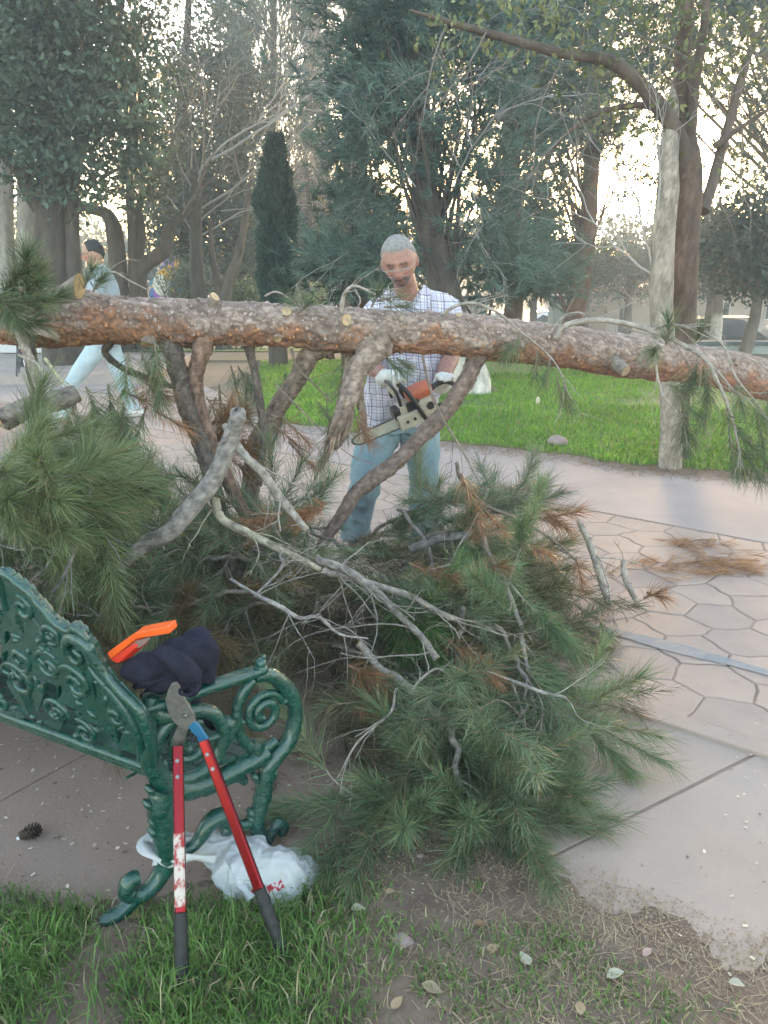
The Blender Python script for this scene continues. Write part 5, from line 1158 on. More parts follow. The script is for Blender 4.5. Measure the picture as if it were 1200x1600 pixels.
# ================================================================ the cast-iron bench and the things on and around it
BO = A(-.58, 1.711, .40); LB = nrm(A(-.887, .461, 0)); NBk = nrm(A(-.461, -.887, 0)); FWD = -NBk
TL = .2; UPB = A(0, 0, math.cos(TL)) + NBk * math.sin(TL); NF = NBk * math.cos(TL) - A(0, 0, math.sin(TL))
BL = 1.24
def bk(u, v, w=0.0): return BO + LB * u + UPB * v + NF * w
M_IRON = mat('green_enamel', (.0014, .050, .036), (.0035, .074, .055), 14, .2, bump=.65, bscale=75, spec=.6, coat=.7, contrast=(.4, .7), spots=[(22, .62, .8, (.010, .078, .056)), (48, .66, .74, (.004, .016, .010)), (70, .73, .77, (.06, .045, .03))], rvar=.16)
bench = thing('park_bench', 'dark green cast iron park bench with ornate scrollwork', 'bench', (BO[0], BO[1], 0))
half = [(0, -.012), (-.02, .03), (-.034, .10), (-.034, .19), (-.012, .225), (.02, .255), (.05, .292), (.062, .33), (.066, .365), (.078, .385), (.088, .404), (.108, .410), (.125, .398), (.145, .40), (.165, .408), (.185, .424), (.198, .446), (.216, .463), (.23, .488), (.258, .502), (.28, .518), (.314, .520), (.326, .47), (.338, .412), (.36, .395), (.40, .392), (.45, .41), (.50, .445), (.55, .475), (.62, .485)]
outl = half + [(BL - u, v) for u, v in half[::-1][1:]]
outl = [(u, v + .0) for u, v in outl]
holes_h = [((.35, .125), .024, .055, .4), ((.315, .045), .05, .016, -.35), ((.11, .215), .012, .035, .2), ((.128, .255), .008, .03, .2), ((.125, .095), .010, .010, 0), ((.098, .11), .009, .012, 0), ((.10, .075), .010, .014, .2), ((.075, .085), .014, .040, .35), ((.115, .025), .035, .016, .2), ((.304, .367), .016, .032, .1), ((.22, .30), .012, .03, -.4), ((.25, .17), .012, .035, .5), ((.20, .12), .02, .014, .4),
           ((.43, .10), .022, .05, -.3), ((.42, .24), .016, .04, .5), ((.50, .32), .02, .04, -.2), ((.53, .15), .02, .055, .1), ((.585, .27), .018, .05, 0), ((.47, .03), .05, .012, 0), ((.24, .40), .012, .028, -.5), ((.38, .31), .014, .03, .6)]
def curve_plate(polys, ext, bev):
    cu = bpy.data.curves.new('tmpc', 'CURVE'); cu.dimensions = '2D'; cu.fill_mode = 'BOTH'; cu.extrude = ext; cu.bevel_depth = bev; cu.bevel_resolution = 1
    for p in polys:
        s_ = cu.splines.new('POLY'); s_.points.add(len(p) - 1); s_.use_cyclic_u = True
        for q, (x, y) in zip(s_.points, p): q.co = (x, y, 0, 1)
    o = bpy.data.objects.new('tmpc', cu); COL.objects.link(o); dg = bpy.context.evaluated_depsgraph_get(); ev = o.evaluated_get(dg).to_mesh()
    V = np.array([v.co[:] for v in ev.vertices]); by = {}
    for f in ev.polygons: by.setdefault(len(f.vertices), []).append(list(f.vertices))
    bpy.data.objects.remove(o); bpy.data.curves.remove(cu)
    return V, [np.array(x) for x in by.values()]
hp = []
for (c, rx, ry, ro) in holes_h:
    for mir in (0, 1):
        pts = []
        for a in np.linspace(0, 2 * math.pi, 9, endpoint=False):
            x, y = rx * 1.3 * math.cos(a) * (.55 + .45 * math.sin(a)), ry * 1.2 * math.sin(a); x, y = x * math.cos(ro) - y * math.sin(ro), x * math.sin(ro) + y * math.cos(ro)
            u = c[0] + x; pts.append((BL - u if mir else u, c[1] + y))
        hp.append(pts)
so = spline(np.array(outl), 240)
so[:, 1] += .006 * np.sin(np.arange(240) * 1.9) * (so[:, 1] > .25)          # leafy edge of the crest
poly = [tuple(p) for p in so] + [(BL + .0 - .0, -.012)]
V, F = curve_plate([[tuple(p) for p in so]] + hp, .007, .004)
mb = MB(); mb.add(np.array([bk(v[0], v[1], v[2]) for v in V]), F); back = mb.build('backrest', M_IRON, bench, smooth=False)
rl = MB()
def rel(pts, r, n=24, flat=.7, w=.010, mir=True, end=None):
    P2 = spline(np.array(pts, float), n)
    for m_ in ((0, 1) if mir else (0,)):
        P = np.array([bk(BL - p[0] if m_ else p[0], p[1], w) for p in P2]); rr = np.interp(np.linspace(0, 1, n), np.linspace(0, 1, len(np.atleast_1d(r))), np.atleast_1d(r)) if np.ndim(r) else np.full(n, r)
        rl.tube(P, rr, 7, rough=.2)
def spiral(cx, cy, r0, r1, a0, turns, n=26): 
    a = np.linspace(a0, a0 + turns * 2 * math.pi, n); r = np.linspace(r0, r1, n); return [(cx + x, cy + y) for x, y in zip(r * np.cos(a), r * np.sin(a))]
rel(half[1:9], .014, 30); rel([(.066, .33), (.075, .365), (.10, .385), (.135, .375), (.155, .345), (.148, .315), (.122, .308), (.112, .33), (.128, .345)], [.016, .017, .017, .015, .013, .011, .009, .008, .009], 40, w=.014)
rel([(p[0], p[1]) for p in half[9:24]], .010, 60); rel(half[24:], .010, 24); rel([(0, .002), (.3, .002), (.62, .002)], .013, 20, w=.006)
rel([(.02, .03), (.0, .10), (.01, .17), (.04, .23), (.075, .27), (.10, .30)], [.010, .013, .013, .012, .010, .006], 30)
for (cx, cy, r0, a0, tn) in ((.17, .23, .055, .4, 1.4), (.25, .26, .05, 2.4, -1.3), (.20, .06, .04, 1.2, 1.3), (.29, .10, .045, 3.4, -1.4), (.40, .17, .06, .2, 1.5), (.48, .24, .05, 2.6, -1.4), (.44, .34, .04, 4.0, 1.3), (.57, .10, .055, 1.0, 1.4), (.36, .25, .04, 5, -1.2), (.06, .16, .028, 3, 1.3), (.27, .43, .035, 1.5, 1.3), (.58, .40, .045, 0, 1.4), (.20, .37, .03, 4, -1.3), (.53, .05, .03, 2, 1.2)):
    rel(spiral(cx, cy, r0, r0 * .18, a0, tn), [.006, .010, .008, .006], 30)
rb = np.random.default_rng(3)
def lump(P, ax, ay, az_, s):
    bm = bmesh.new(); bmesh.ops.create_icosphere(bm, subdivisions=1, radius=1.0); R = np.stack([ax * s[0], ay * s[1], az_ * s[2]], 1); rl.bm(bm, R, P)
for k_ in range(120):
    u = rb.uniform(.0, .62); v = rb.uniform(.02, .46); top_ = np.interp(u, [p[0] for p in half], [p[1] for p in half])
    if v > top_ - .02 or min(math.hypot((u - h_[0][0]) / (h_[1] + .018), (v - h_[0][1]) / (h_[2] + .012)) for h_ in holes_h) < 1: continue
    a = rb.uniform(0, math.pi); s = (rb.uniform(.010, .030), rb.uniform(.005, .011), .008)
    for m_ in (0, 1):
        a_ = -a if m_ else a; ex = LB * math.cos(a_) + UPB * math.sin(a_); ey = -LB * math.sin(a_) + UPB * math.cos(a_); lump(bk(BL - u if m_ else u, v, .010), ex, ey, NF, s)
for u, v in half[9:24:1]:
    for m_ in (0, 1): lump(bk(BL - u if m_ else u, v, .006), LB, UPB, NF, (.012, .012, .010))
rl.build('relief', M_IRON, back, kind='stuff')
# end frames
ES = A(.8, .6, 0); ESm = LB * -ES.dot(LB) + FWD * ES.dot(FWD)
def frame(origin, es):
    fr = MB(); base_ = A(origin[0], origin[1], 0); tn = A(-es[1], es[0], 0)
    def q(s_, z, w=0.0): return base_ + es * s_ + A(0, 0, z) + tn * w
    def bar(pts, r, n=34, flat=1.0, rough=.18, w=0.0):
        P2 = spline(np.array(pts, float), n); rr = np.interp(np.linspace(0, 1, n), np.linspace(0, 1, len(np.atleast_1d(r))), np.atleast_1d(r)) if np.ndim(r) else np.full(n, r)
        fr.tube(np.array([q(p[0], p[1], w) for p in P2]), rr, 10, rough=rough)
    bar([(.355, .025), (.36, .05), (.338, .066), (.318, .045), (.30, .022), (.285, .04), (.276, .10), (.290, .15), (.305, .20), (.318, .255), (.345, .288), (.385, .318), (.408, .365), (.415, .415), (.400, .47), (.368, .522), (.33, .552), (.295, .556)], [.016, .018, .018, .018, .02, .021, .022, .025, .026, .026, .026, .025, .023, .022, .022, .022, .021, .018], 90)
    bar([(.292, .55), (.26, .525), (.240, .48), (.238, .43), (.252, .38), (.280, .345), (.315, .33), (.35, .34)], [.016, .016, .015, .015, .015, .015, .016, .014], 50)
    sp_ = spiral(.318, .440, .060, .014, .2, 1.7, 44); bar(sp_, [.011, .013, .014, .012], 60); fr_c = q(.318, .44)
    bar([(.378, .452), (.40, .455), (.412, .44)], .013, 8); bar([(.30, .36), (.295, .345), (.29, .32)], .02, 8); bar([(.258, .435), (.23, .432), (.20, .425), (.15, .42)], [.009, .010, .012, .010], 20)
    bar([(.188, .46), (.212, .45), (.218, .425), (.205, .405), (.19, .412)], [.014, .02, .02, .018, .012], 20)
    ring = spiral(.100, .425, .098, .094, -.4, 1.0, 40); bar(ring, .020, 60); bar(spiral(.105, .43, .060, .014, 1.0, 1.6, 40), [.012, .014, .012], 50)
    bar([(.0, .575), (.02, .545), (.055, .525), (.085, .53), (.10, .55), (.085, .56), (.07, .55)], [.022, .022, .02, .018, .014, .013, .012], 30)
    bar([(.015, .60), (.0, .54), (-.005, .46), (.005, .40), (.03, .345), (.07, .318)], [.02, .024, .026, .028, .028, .024], 34)
    # seat rail and legs
    bar([(.02, .345), (.08, .30), (.16, .292), (.24, .30), (.32, .315)], [.03, .03, .024, .026, .026], 30)
    bar([(.03, .33), (.012, .28), (.018, .23), (.014, .18), (.018, .13), (.0, .085), (-.035, .05), (-.075, .045), (-.098, .07), (-.088, .10), (-.065, .098)], [.04, .036, .034, .032, .03, .026, .024, .022, .022, .022, .02], 70)
    bar([(-.07, .05), (-.11, .022), (-.15, .016), (-.172, .018)], [.02, .022, .02, .012], 16)
    bar([(.018, .13), (.07, .115), (.105, .13), (.135, .165), (.172, .172), (.195, .15), (.19, .125), (.172, .125)], [.016, .015, .018, .024, .026, .024, .02, .016], 40); bar([(.19, .14), (.235, .115), (.275, .11)], .015, 12)
    bar([(.10, .30), (.12, .275), (.16, .268), (.22, .275), (.25, .25)], [.016, .014, .012, .014, .012], 24)
    # arm: flat bar with rounded top
    P = [q(-.01, .566), q(.15, .568), q(.30, .570)]
    for w_ in (0,):
        ax = es; fr.box((P[0] + P[2]) / 2 + A(0, 0, .004), (.325, .046, .022), bevel=.008, axes=(ax, tn, A(0, 0, 1)))
    for s_, z_, r_ in ((.316, .588, .017), (.316, .570, .021), (.325, .604, .008)):
        bm = bmesh.new(); bmesh.ops.create_icosphere(bm, subdivisions=2, radius=r_); fr.bm(bm, np.eye(3), q(s_, z_ + .002))
    # acanthus lumps along the legs
    for s_, z_, a_ in ((-.012, .24, .3), (-.016, .215, .3), (.05, .25, -.3), (.052, .19, -.4), (-.02, .30, .5), (-.01, .34, .6), (.262, .14, .3), (.315, .17, -.3), (.335, .235, -.5), (.28, .25, .4), (.26, .12, .3), (.36, .29, -.7), (.405, .40, 0), (.402, .44, 0), (.03, .40, .2), (-.002, .165, .2), (.24, .28, .3), (.04, .15, .2)):
        bm = bmesh.new(); bmesh.ops.create_icosphere(bm, subdivisions=1, radius=1.0); ex = es * math.cos(a_) + A(0, 0, math.sin(a_)); ez = -es * math.sin(a_) + A(0, 0, math.cos(a_)); fr.bm(bm, np.stack([ex * .012, tn * .020, ez * .024], 1), q(s_, z_))
    fr.build('end_frame', M_IRON, bench)
frame(BO, ES); far_o = BO + LB * BL; frame(far_o, ESm)
# seat slats
for k_ in range(6):
    f0 = .03 + k_ * .052; f1 = f0 + .042; z = .352 - k_ * .004
    c = [A(BO[0], BO[1], z) + ES * f0 - LB * -.0, A(far_o[0], far_o[1], z) + ESm * f0, A(far_o[0], far_o[1], z) + ESm * f1, A(BO[0], BO[1], z) + ES * f1]
    mb = MB(); mb.add(np.vstack([c, np.array(c) - A(0, 0, .012)]), np.array([[3, 2, 1, 0], [4, 5, 6, 7], [0, 1, 5, 4], [1, 2, 6, 5], [2, 3, 7, 6], [3, 0, 4, 7]])); mb.build('slat', M_IRON, bench, smooth=False)
# thin rod ends under the back
mb = MB(); mb.tube(np.array([at(212, 1208, 1.70), at(196, 1216, 1.66)]), .004, 6); mb.build('rod', M_IRON, bench)

# ---------------------------------------------------------------- dark sweater
M_NAVY = mat('navy_fleece', (.016, .016, .028), (.024, .024, .040), 30, .95, bump=.35, bscale=160, spec=.15)
sw = MB()
def cloth(pts, rad, n=16, seg=14): P = spline(np.c_[np.array([at(*p) for p in pts]), rad], n); sw.tube(P[:, :3], P[:, 3], seg)
def mass(px, py, Y, r, s=(1, 1, 1), ro=0):
    bm = bmesh.new(); bmesh.ops.create_icosphere(bm, subdivisions=3, radius=1.0); sw.bm(bm, rot_y(ro) @ np.diag(np.array(s, float) * r), at(px, py, Y))
def rot_y(d_): return np.array(Matrix.Rotation(math.radians(d_), 3, 'Y'))
mass(212, 1045, 1.71, .04, (1.1, .6, .6), -30); mass(238, 1036, 1.73, .055, (1.15, .75, .62), -28); mass(275, 1028, 1.76, .062, (1.05, .85, .72), -15); mass(312, 1022, 1.80, .055, (.85, .8, .95)); mass(326, 1045, 1.82, .045, (.62, .7, 1.25), 6); mass(300, 1000, 1.81, .05, (1.2, .7, .42), -8)
mass(262, 1068, 1.735, .048, (1.2, .6, .55), -12); mass(226, 1066, 1.72, .034, (1.1, .6, .6), -20); mass(292, 1072, 1.775, .045, (.9, .7, .8)); mass(245, 1088, 1.80, .04, (1.3, .5, .7)); mass(290, 1095, 1.80, .04, (1.2, .6, .6)); mass(330, 1120, 1.87, .035, (.55, .5, 1.3), -12); mass(258, 1135, 1.86, .045, (.9, .5, 1.1))
cloth([(240, 1012, 1.705), (262, 1024, 1.70), (284, 1042, 1.70), (296, 1058, 1.715)], [.018, .026, .029, .027])
V, F = remeshed(sw, .0045, 9)
Nn = vnormals(V, F); dxy = V - at(262, 1010, 1.74)
wpd = fbm(V * 9, 3, 5); u1 = dxy[:, 0] * 30 + dxy[:, 2] * 22 + wpd * 7; u2 = dxy[:, 0] * 46 - dxy[:, 2] * 30 + wpd * 9
u1 = dxy[:, 0] * 52 + dxy[:, 2] * 46 + (wpd - .47) * 16; rid = (.5 + .5 * np.sin(u1)) ** 1.6; msk = np.clip(vnoise(V * 11, 9) * 1.6 - .2, 0, 1)
V = V + Nn * (rid * .017 * msk - .006 + (wpd - .47) * .012)[:, None]
t = thing('sweater', 'crumpled navy blue sweater draped over the bench arm', 'sweater', at(265, 1090, 1.74))
mb = MB(); mb.add(V, F); mb.build('cloth', M_NAVY, t)
mb = MB(); P = at(294, 1079, 1.693); ax = nrm(at(296, 1086, 1.69) - at(293, 1060, 1.69))
fr_ = spiral(0, 0, 1, 1, 0, 1, 20); e1 = nrm(np.cross(ax, A(0, 1, .2))); e2 = np.cross(ax, e1)
cu = np.array([P + (e1 * x * .020 + e2 * y * .020) for x, y in fr_]); mb.tube(cu, .0042, 6, cap=False); mb.build('cuff', M_NAVY, t)
# ---------------------------------------------------------------- orange case
M_ORANGE = mat('orange_plastic', (.80, .115, .012), (.70, .095, .012), 20, .38, spec=.5, bump=.05, bscale=200)
M_ORANGE_SHADE = mat('orange_plastic_shaded', (.62, .03, .012), None, rough=.5)  # underside of the orange case: its shadow put into a redder colour
t = thing('orange_case', 'bright orange plastic case lid lying on the sweater', 'case', at(215, 1020, 1.70))
wv = A(.05, .055, .012) * .9
def prism_px(pts, Y, depth_v, name, m, parent, bevel=0.002):
    P = np.array([at(*p, Y) if len(p) == 2 else at(*p) for p in pts]); n = len(P); Q = P + depth_v
    bm = bmesh.new(); a = [bm.verts.new(p) for p in P]; b = [bm.verts.new(p) for p in Q]
    bm.faces.new(a); bm.faces.new(b[::-1])
    for i_ in range(n): bm.faces.new((a[i_], b[i_], b[(i_ + 1) % n], a[(i_ + 1) % n]))
    bmesh.ops.recalc_face_normals(bm, faces=bm.faces[:])
    if bevel: bmesh.ops.bevel(bm, geom=[e for e in bm.edges], offset=bevel, segments=2, affect='EDGES', profile=.6)
    mb = MB(); mb.bm(bm); return mb.build(name, m, parent, smooth=False)
prism_px([(167, 1020), (211, 988), (215, 996), (172, 1030)], 1.695, A(.028, .025, .004), 'end_panel', M_ORANGE, t)
prism_px([(211, 989), (262, 979), (265, 990), (214, 998)], 1.695, A(.012, .03, .004), 'top_panel', M_ORANGE, t)
prism_px([(172, 1031), (208, 1006), (212, 1012), (184, 1037)], 1.70, A(.024, .022, .003), 'inner_panel', M_ORANGE_SHADE, t)
M_CLEAR = mat('smoky_clear_plastic', (.5, .36, .34), None, rough=.2, transmission=.6)
prism_px([(208, 1003), (236, 996), (222, 1010), (196, 1022)], 1.705, A(.004, .006, .001), 'clear_window', M_CLEAR, t, .001)
# ---------------------------------------------------------------- loppers
M_ANOD = mat('red_anodised_metal', (.20, .006, .012), (.16, .005, .009), 8, .2, metallic=.75, spec=.6)
M_GRIP = mat('black_rubber_grip', (.009, .0095, .011), (.014, .015, .017), 40, .6, bump=.1, bscale=200)
M_STEEL = mat('worn_grey_steel', (.16, .155, .15), (.27, .26, .25), 40, .42, metallic=.7, spots=[(30, .6, .75, (.10, .085, .075))])
M_BLUE2 = mat('blue_painted_steel', (.03, .17, .33), (.02, .12, .25), 30, .4, metallic=.2)
M_STICK = mat('worn_sticker', (.52, .45, .41), (.30, .02, .02), 38, .6, stretch=(1, 1, .7), contrast=(.46, .56))
lop = thing('loppers', 'long red handled loppers leaning on the bench arm', 'loppers', gnd(360, 1508))
piv = at(291, 1117, 1.715)
def handle(p0, p1, gy, sticker=False):
    d = nrm(p1 - p0); L_ = np.linalg.norm(p1 - p0)
    ts = np.linspace(0, 1, 200); pr = p0 + (p1 - p0) * ts[:, None]; dd = pr - CAM0; py = 800 - FOC * (dd[:, 2] * cP + dd[:, 1] * sP) / (dd[:, 1] * cP - dd[:, 2] * sP)
    tg = ts[np.abs(py - gy).argmin()]; a = p0 + (p1 - p0) * tg
    mb = MB(); e1 = nrm(np.cross(d, A(0, 1, 0))); e2 = np.cross(e1, d)
    # rounded rectangular profile tube
    pw, ph = .0125, .0085
    prof = [(-1, -.55), (-.7, -1), (.7, -1), (1, -.55), (1, .55), (.7, 1), (-.7, 1), (-1, .55)]
    V = np.array([pp + e1 * x * pw + e2 * y * ph for pp in (a - d * .01, p1) for x, y in prof]); n = 8; j = np.arange(n); k = (j + 1) % n
    mb.add(V, [np.stack([j, k, n + k, n + j], 1), np.array([[0, 1, 2, 3, 4, 5, 6, 7][::-1]]), np.array([[8, 9, 10, 11, 12, 13, 14, 15]])]); h = mb.build('handle', M_ANOD, lop, smooth=False)
    mb = MB(); n = 24; tt = np.linspace(0, 1, n); P = p0 + (a - p0) * tt[:, None]; rr = .0165 + .0012 * np.sin(tt * 40) * (tt > .1) - .002 * (tt > .93); rr[0] = .013; rr[1] = .0175; mb.tube(P, rr, 14); mb.build('grip', M_GRIP, lop)
    for f in (.055, .115):
        c = p1 - d * f * .62 - e2 * .0085 * (1 if e2[1] > 0 else -1); mb = MB(); mb.tube(np.array([c, c + nrm(CAM0 - c) * .003]), .0048, 12, (.6, .6, .6)); mb.build('rivet', M_STEEL, h)
    if sticker:
        mb = MB(); a2 = a + d * .012; b2 = a + d * .175; off = nrm(CAM0 - a) * .0
        V = np.array([pp + e1 * x * (pw + .0006) + e2 * y * (ph + .0006) for pp in (a2, b2) for x, y in prof]); mb.add(V, np.stack([j[:7], k[:7], 8 + k[:7], 8 + j[:7]], 1)); mb.build('torn_sticker', M_STICK, h, smooth=False)
    return a
pA0, pA1 = gnd(285, 1560) + A(0, 0, .012), at(278, 1166, 1.695); handle(pA0, pA1, 1425, True)
pB0, pB1 = gnd(446, 1503) + A(0, 0, .012), at(318, 1157, 1.70); handle(pB0, pB1, 1388)
dv = A(.0, .007, .0)
prism_px([(262, 1080), (268, 1068), (275, 1066), (281, 1074), (287, 1090), (297, 1106), (304, 1118), (306, 1127), (300, 1136), (291, 1141), (281, 1138), (270, 1127), (262, 1111), (258, 1095)], 1.70, dv, 'blade', M_STEEL, lop, .0015)
prism_px([(286, 1128), (296, 1136), (292, 1146), (288, 1154), (287, 1168), (270, 1168), (271, 1150), (276, 1138)], 1.71, dv, 'hook', M_STEEL, lop, .0015)
prism_px([(294, 1136), (303, 1127), (312, 1136), (326, 1157), (312, 1163), (303, 1148)], 1.699, A(0, .009, 0), 'painted_shank', M_BLUE2, lop, .0015)
for px_, py_, r_, c_ in ((289, 1117, .0075, M_STEEL), (296, 1153, .008, M_GRIP), (304, 1152, .0075, M_GRIP)):
    c = at(px_, py_, 1.70); mb = MB(); mb.tube(np.array([c + A(0, .012, 0), c - A(0, .004, .001), c - A(0, .0065, .0015)]), [r_, r_, r_ * .6], 12); mb.build('bolt' if c_ is M_STEEL else 'bumper', c_, lop)
# ---------------------------------------------------------------- plastic bag
bag = thing('plastic_bag', 'white plastic carrier bag with red print lying in the grass under the bench', 'bag', gnd(410, 1425))
bg = MB()
def bl(px, py, Y, r, s=(1, 1, 1)):
    bm = bmesh.new(); bmesh.ops.create_icosphere(bm, subdivisions=3, radius=1.0); bg.bm(bm, np.diag(np.array(s) * r), at(px, py, Y))
bl(428, 1374, 1.75, .098, (1.0, .85, .90)); bl(388, 1358, 1.77, .098, (.95, .85, .80)); bl(462, 1374, 1.77, .076, (.85, .85, .92)); bl(365, 1340, 1.81, .065, (1.2, .8, .55)); bl(325, 1322, 1.82, .045, (1.3, .8, .6)); bl(385, 1325, 1.84, .05, (1.2, .8, .6)); bl(372, 1400, 1.71, .04, (1, .7, .8)); bl(435, 1345, 1.82, .06, (1.3, .8, .6)); bl(350, 1315, 1.83, .035, (1.2, .7, .5))
V, F = remeshed(bg, .0036, 6)
Nn = vnormals(V, F); w1 = fbm(V * 12, 3, 4); rid = 1 - np.abs(2 * vnoise(V * A(26, 26, 30) + w1[:, None] * 3, 3) - 1); rid2 = 1 - np.abs(2 * vnoise(V * 48 + w1[:, None] * 4, 6) - 1)
wa_, _, _ = worley(V * 17 + w1[:, None] * 2, 4); wb_, _, _ = worley(V * 38 + w1[:, None] * 3, 9)
V = V + Nn * (wa_ * .022 + wb_ * .007 + (rid2 ** 2) * .003 + (w1 - .47) * .03 - .014)[:, None]; V[:, 2] = np.maximum(V[:, 2], soil_z(V) + .002)
col = np.tile(A(.80, .82, .84), (len(V), 1))
dd = V - CAM0; dep = dd[:, 1] * cP - dd[:, 2] * sP; px = 600 + FOC * dd[:, 0] / dep; py = 800 - FOC * (dd[:, 2] * cP + dd[:, 1] * sP) / dep
frontf = Nn[:, 1] < .1
def redband(x0, y0, x1, y1, hw, freq, thr=.5):
    L_ = math.hypot(x1 - x0, y1 - y0); tx, ty = (x1 - x0) / L_, (y1 - y0) / L_; a = (px - x0) * tx + (py - y0) * ty; b = -(px - x0) * ty + (py - y0) * tx
    m_ = (a > 0) & (a < L_) & (np.abs(b) < hw) & (vnoise(np.c_[a / freq, b / freq * 1.2, np.zeros(len(a))], 77) > thr) & frontf; col[m_] = A(.62, .03, .06)
redband(368, 1412, 412, 1422, 8, 4.2, .42); redband(384, 1412, 402, 1388, 6, 4, .35); redband(418, 1392, 442, 1380, 7, 4, .45)
mb = MB(); mb.add(V, F, col)
M_BAG = mat('white_polythene', attr=True, rough=.28, translucent=.5, spec=.5, bump=.12, bscale=90)
mb.build('body', M_BAG, bag)
def strap(pts, wd, n=30):
    P = spline([at(*p) for p in pts], n); T, N, B = frames(P); mb = MB(); tw_ = np.linspace(0, 2.5, n)
    sdv = N * np.cos(tw_)[:, None] + B * np.sin(tw_)[:, None]; up_ = np.cross(T, sdv); ww = wd * (1 + .4 * np.sin(np.arange(n) * .9))[:, None]
    prof = [(-1, 0), (-.5, .35), (0, -.2), (.5, .3), (1, 0), (.5, .15), (0, -.35), (-.5, .2)]
    V = np.stack([P + sdv * ww * a + up_ * ww * b for a, b in prof], 1).reshape(-1, 3); m_ = len(prof); i = np.arange(n - 1)[:, None] * m_; j = np.arange(m_)[None]; k = (j + 1) % m_
    mb.add(V, np.stack([i + j, i + k, i + m_ + k, i + m_ + j], 2).reshape(-1, 4), (.82, .84, .86)); mb.build('strap', M_BAG, bag)
strap([(340, 1330, 1.80), (300, 1322, 1.78), (262, 1310, 1.76), (232, 1308, 1.74), (222, 1318, 1.72), (235, 1335, 1.70), (262, 1345, 1.70), (300, 1340, 1.72), (335, 1345, 1.74)], .013)
strap([(330, 1310, 1.84), (295, 1304, 1.82), (255, 1303, 1.78), (228, 1312, 1.75), (240, 1330, 1.72), (243, 1352, 1.70)], .009)
strap([(350, 1345, 1.74), (372, 1372, 1.70), (392, 1405, 1.66)], .012, 16)
# ---------------------------------------------------------------- small things on the ground
M_CONE = mat('pine_cone', (.085, .055, .04), (.05, .033, .026), 60, .8)
t = thing('pine_cone', 'small dark pine cone on the dusty concrete behind the bench', 'pine cone', gnd(48, 1310)); c0 = gnd(48, 1310) + A(0, 0, .022); ax = nrm(A(.8, .3, .15)); e1 = nrm(np.cross(ax, A(0, 0, 1))); e2 = np.cross(e1, ax)
core = MB(); core.tube(np.array([c0 - ax * .028, c0, c0 + ax * .03]), [.012, .014, .004], 8); core.build('core', M_CONE, t); sc_ = MB()
for k_ in range(64):
    f = k_ / 64; a = k_ * 2.399; r = .019 * math.sin(math.pi * (.12 + .8 * f)) + .005; o = e1 * math.cos(a) + e2 * math.sin(a); p = c0 + ax * (-.028 + .056 * f); d = nrm(o + ax * .5); s_ = np.cross(d, ax); s_ = s_ / np.linalg.norm(s_)
    sc_.add([p + s_ * .003, p - s_ * .003, p + d * r - s_ * .006, p + d * (r + .004), p + d * r + s_ * .006], np.array([[0, 1, 2, 3, 4]]))
sc_.build('scales', M_CONE, t, smooth=False, kind='stuff')
M_PALE = mat('pale_chip', (.75, .73, .70), None, rough=.8); mb = MB(); bm = bmesh.new(); bmesh.ops.create_icosphere(bm, subdivisions=1, radius=.009); mb.bm(bm, np.diag([1.0, .8, .6]), gnd(30, 1312) + A(0, 0, .005)); mb.build('pebble', M_PALE, label='small white pebble beside the dark pine cone', category='pebble')
M_ROCK = mat('rock', (.34, .26, .235), (.26, .20, .18), 25, .9, bump=.4, bscale=60)
def rock(px, py, r, lab):
    bm = bmesh.new(); bmesh.ops.create_icosphere(bm, subdivisions=3, radius=r); V = np.array([v.co[:] for v in bm.verts]); dsp = fbm(V / r * 1.3 + px, 3, 3)
    for v, d_ in zip(bm.verts, dsp): v.co *= .75 + .55 * d_
    mb = MB(); mb.bm(bm, np.diag([1.1, .9, .75]), gnd(px, py) + A(0, 0, r * .4)); mb.build('rock', M_ROCK, label=lab, category='rock', group='loose rocks')
rock(628, 1478, .026, 'small pinkish rock on the bare soil in front'); rock(870, 697, .085, 'flat rock in the lawn near its edge'); rock(655, 1340, .012, 'tiny stone at the soil edge below the heap')
M_DLEAF = mat('dead_leaf', attr=True, rough=.7, translucent=.25, bump=.2, bscale=90)
def dleaf(px, py, ln_, az, c, lab):
    ln_ *= .72; c = tuple(np.array(c) * .85)
    n = 7; t_ = np.linspace(0, 1, n); wd = np.sin(np.pi * t_ ** .8) * ln_ * .3 + .0008; d = A(math.cos(az), math.sin(az), 0); s_ = A(-d[1], d[0], 0); p0 = gnd(px, py); p0[2] = max(float(soil_z(p0[None])[0]), 0) + .012
    cup = rng.uniform(.15, .5); V = []
    for k_ in (-1, 0, 1):
        V.append(p0 + d * (t_ * ln_ - ln_ / 2)[:, None] + s_ * (wd * k_)[:, None] + A(0, 0, 1) * (np.abs(k_) * wd * cup + np.sin(t_ * 3 + px) * ln_ * .10)[:, None])
    V = np.stack(V, 1).reshape(-1, 3); i = np.arange(n - 1)[:, None] * 3; j = np.arange(2)[None]
    mb = MB(); mb.add(V, np.stack([i + j, i + j + 1, i + 3 + j + 1, i + 3 + j], 2).reshape(-1, 4), A(*c)); mb.build('fallen_leaf', M_DLEAF, label=lab, category='leaf', group='fallen leaves on the soil')
TAN, PALE, BRN, YEL = (.50, .36, .22), (.62, .58, .44), (.30, .19, .11), (.46, .38, .12)
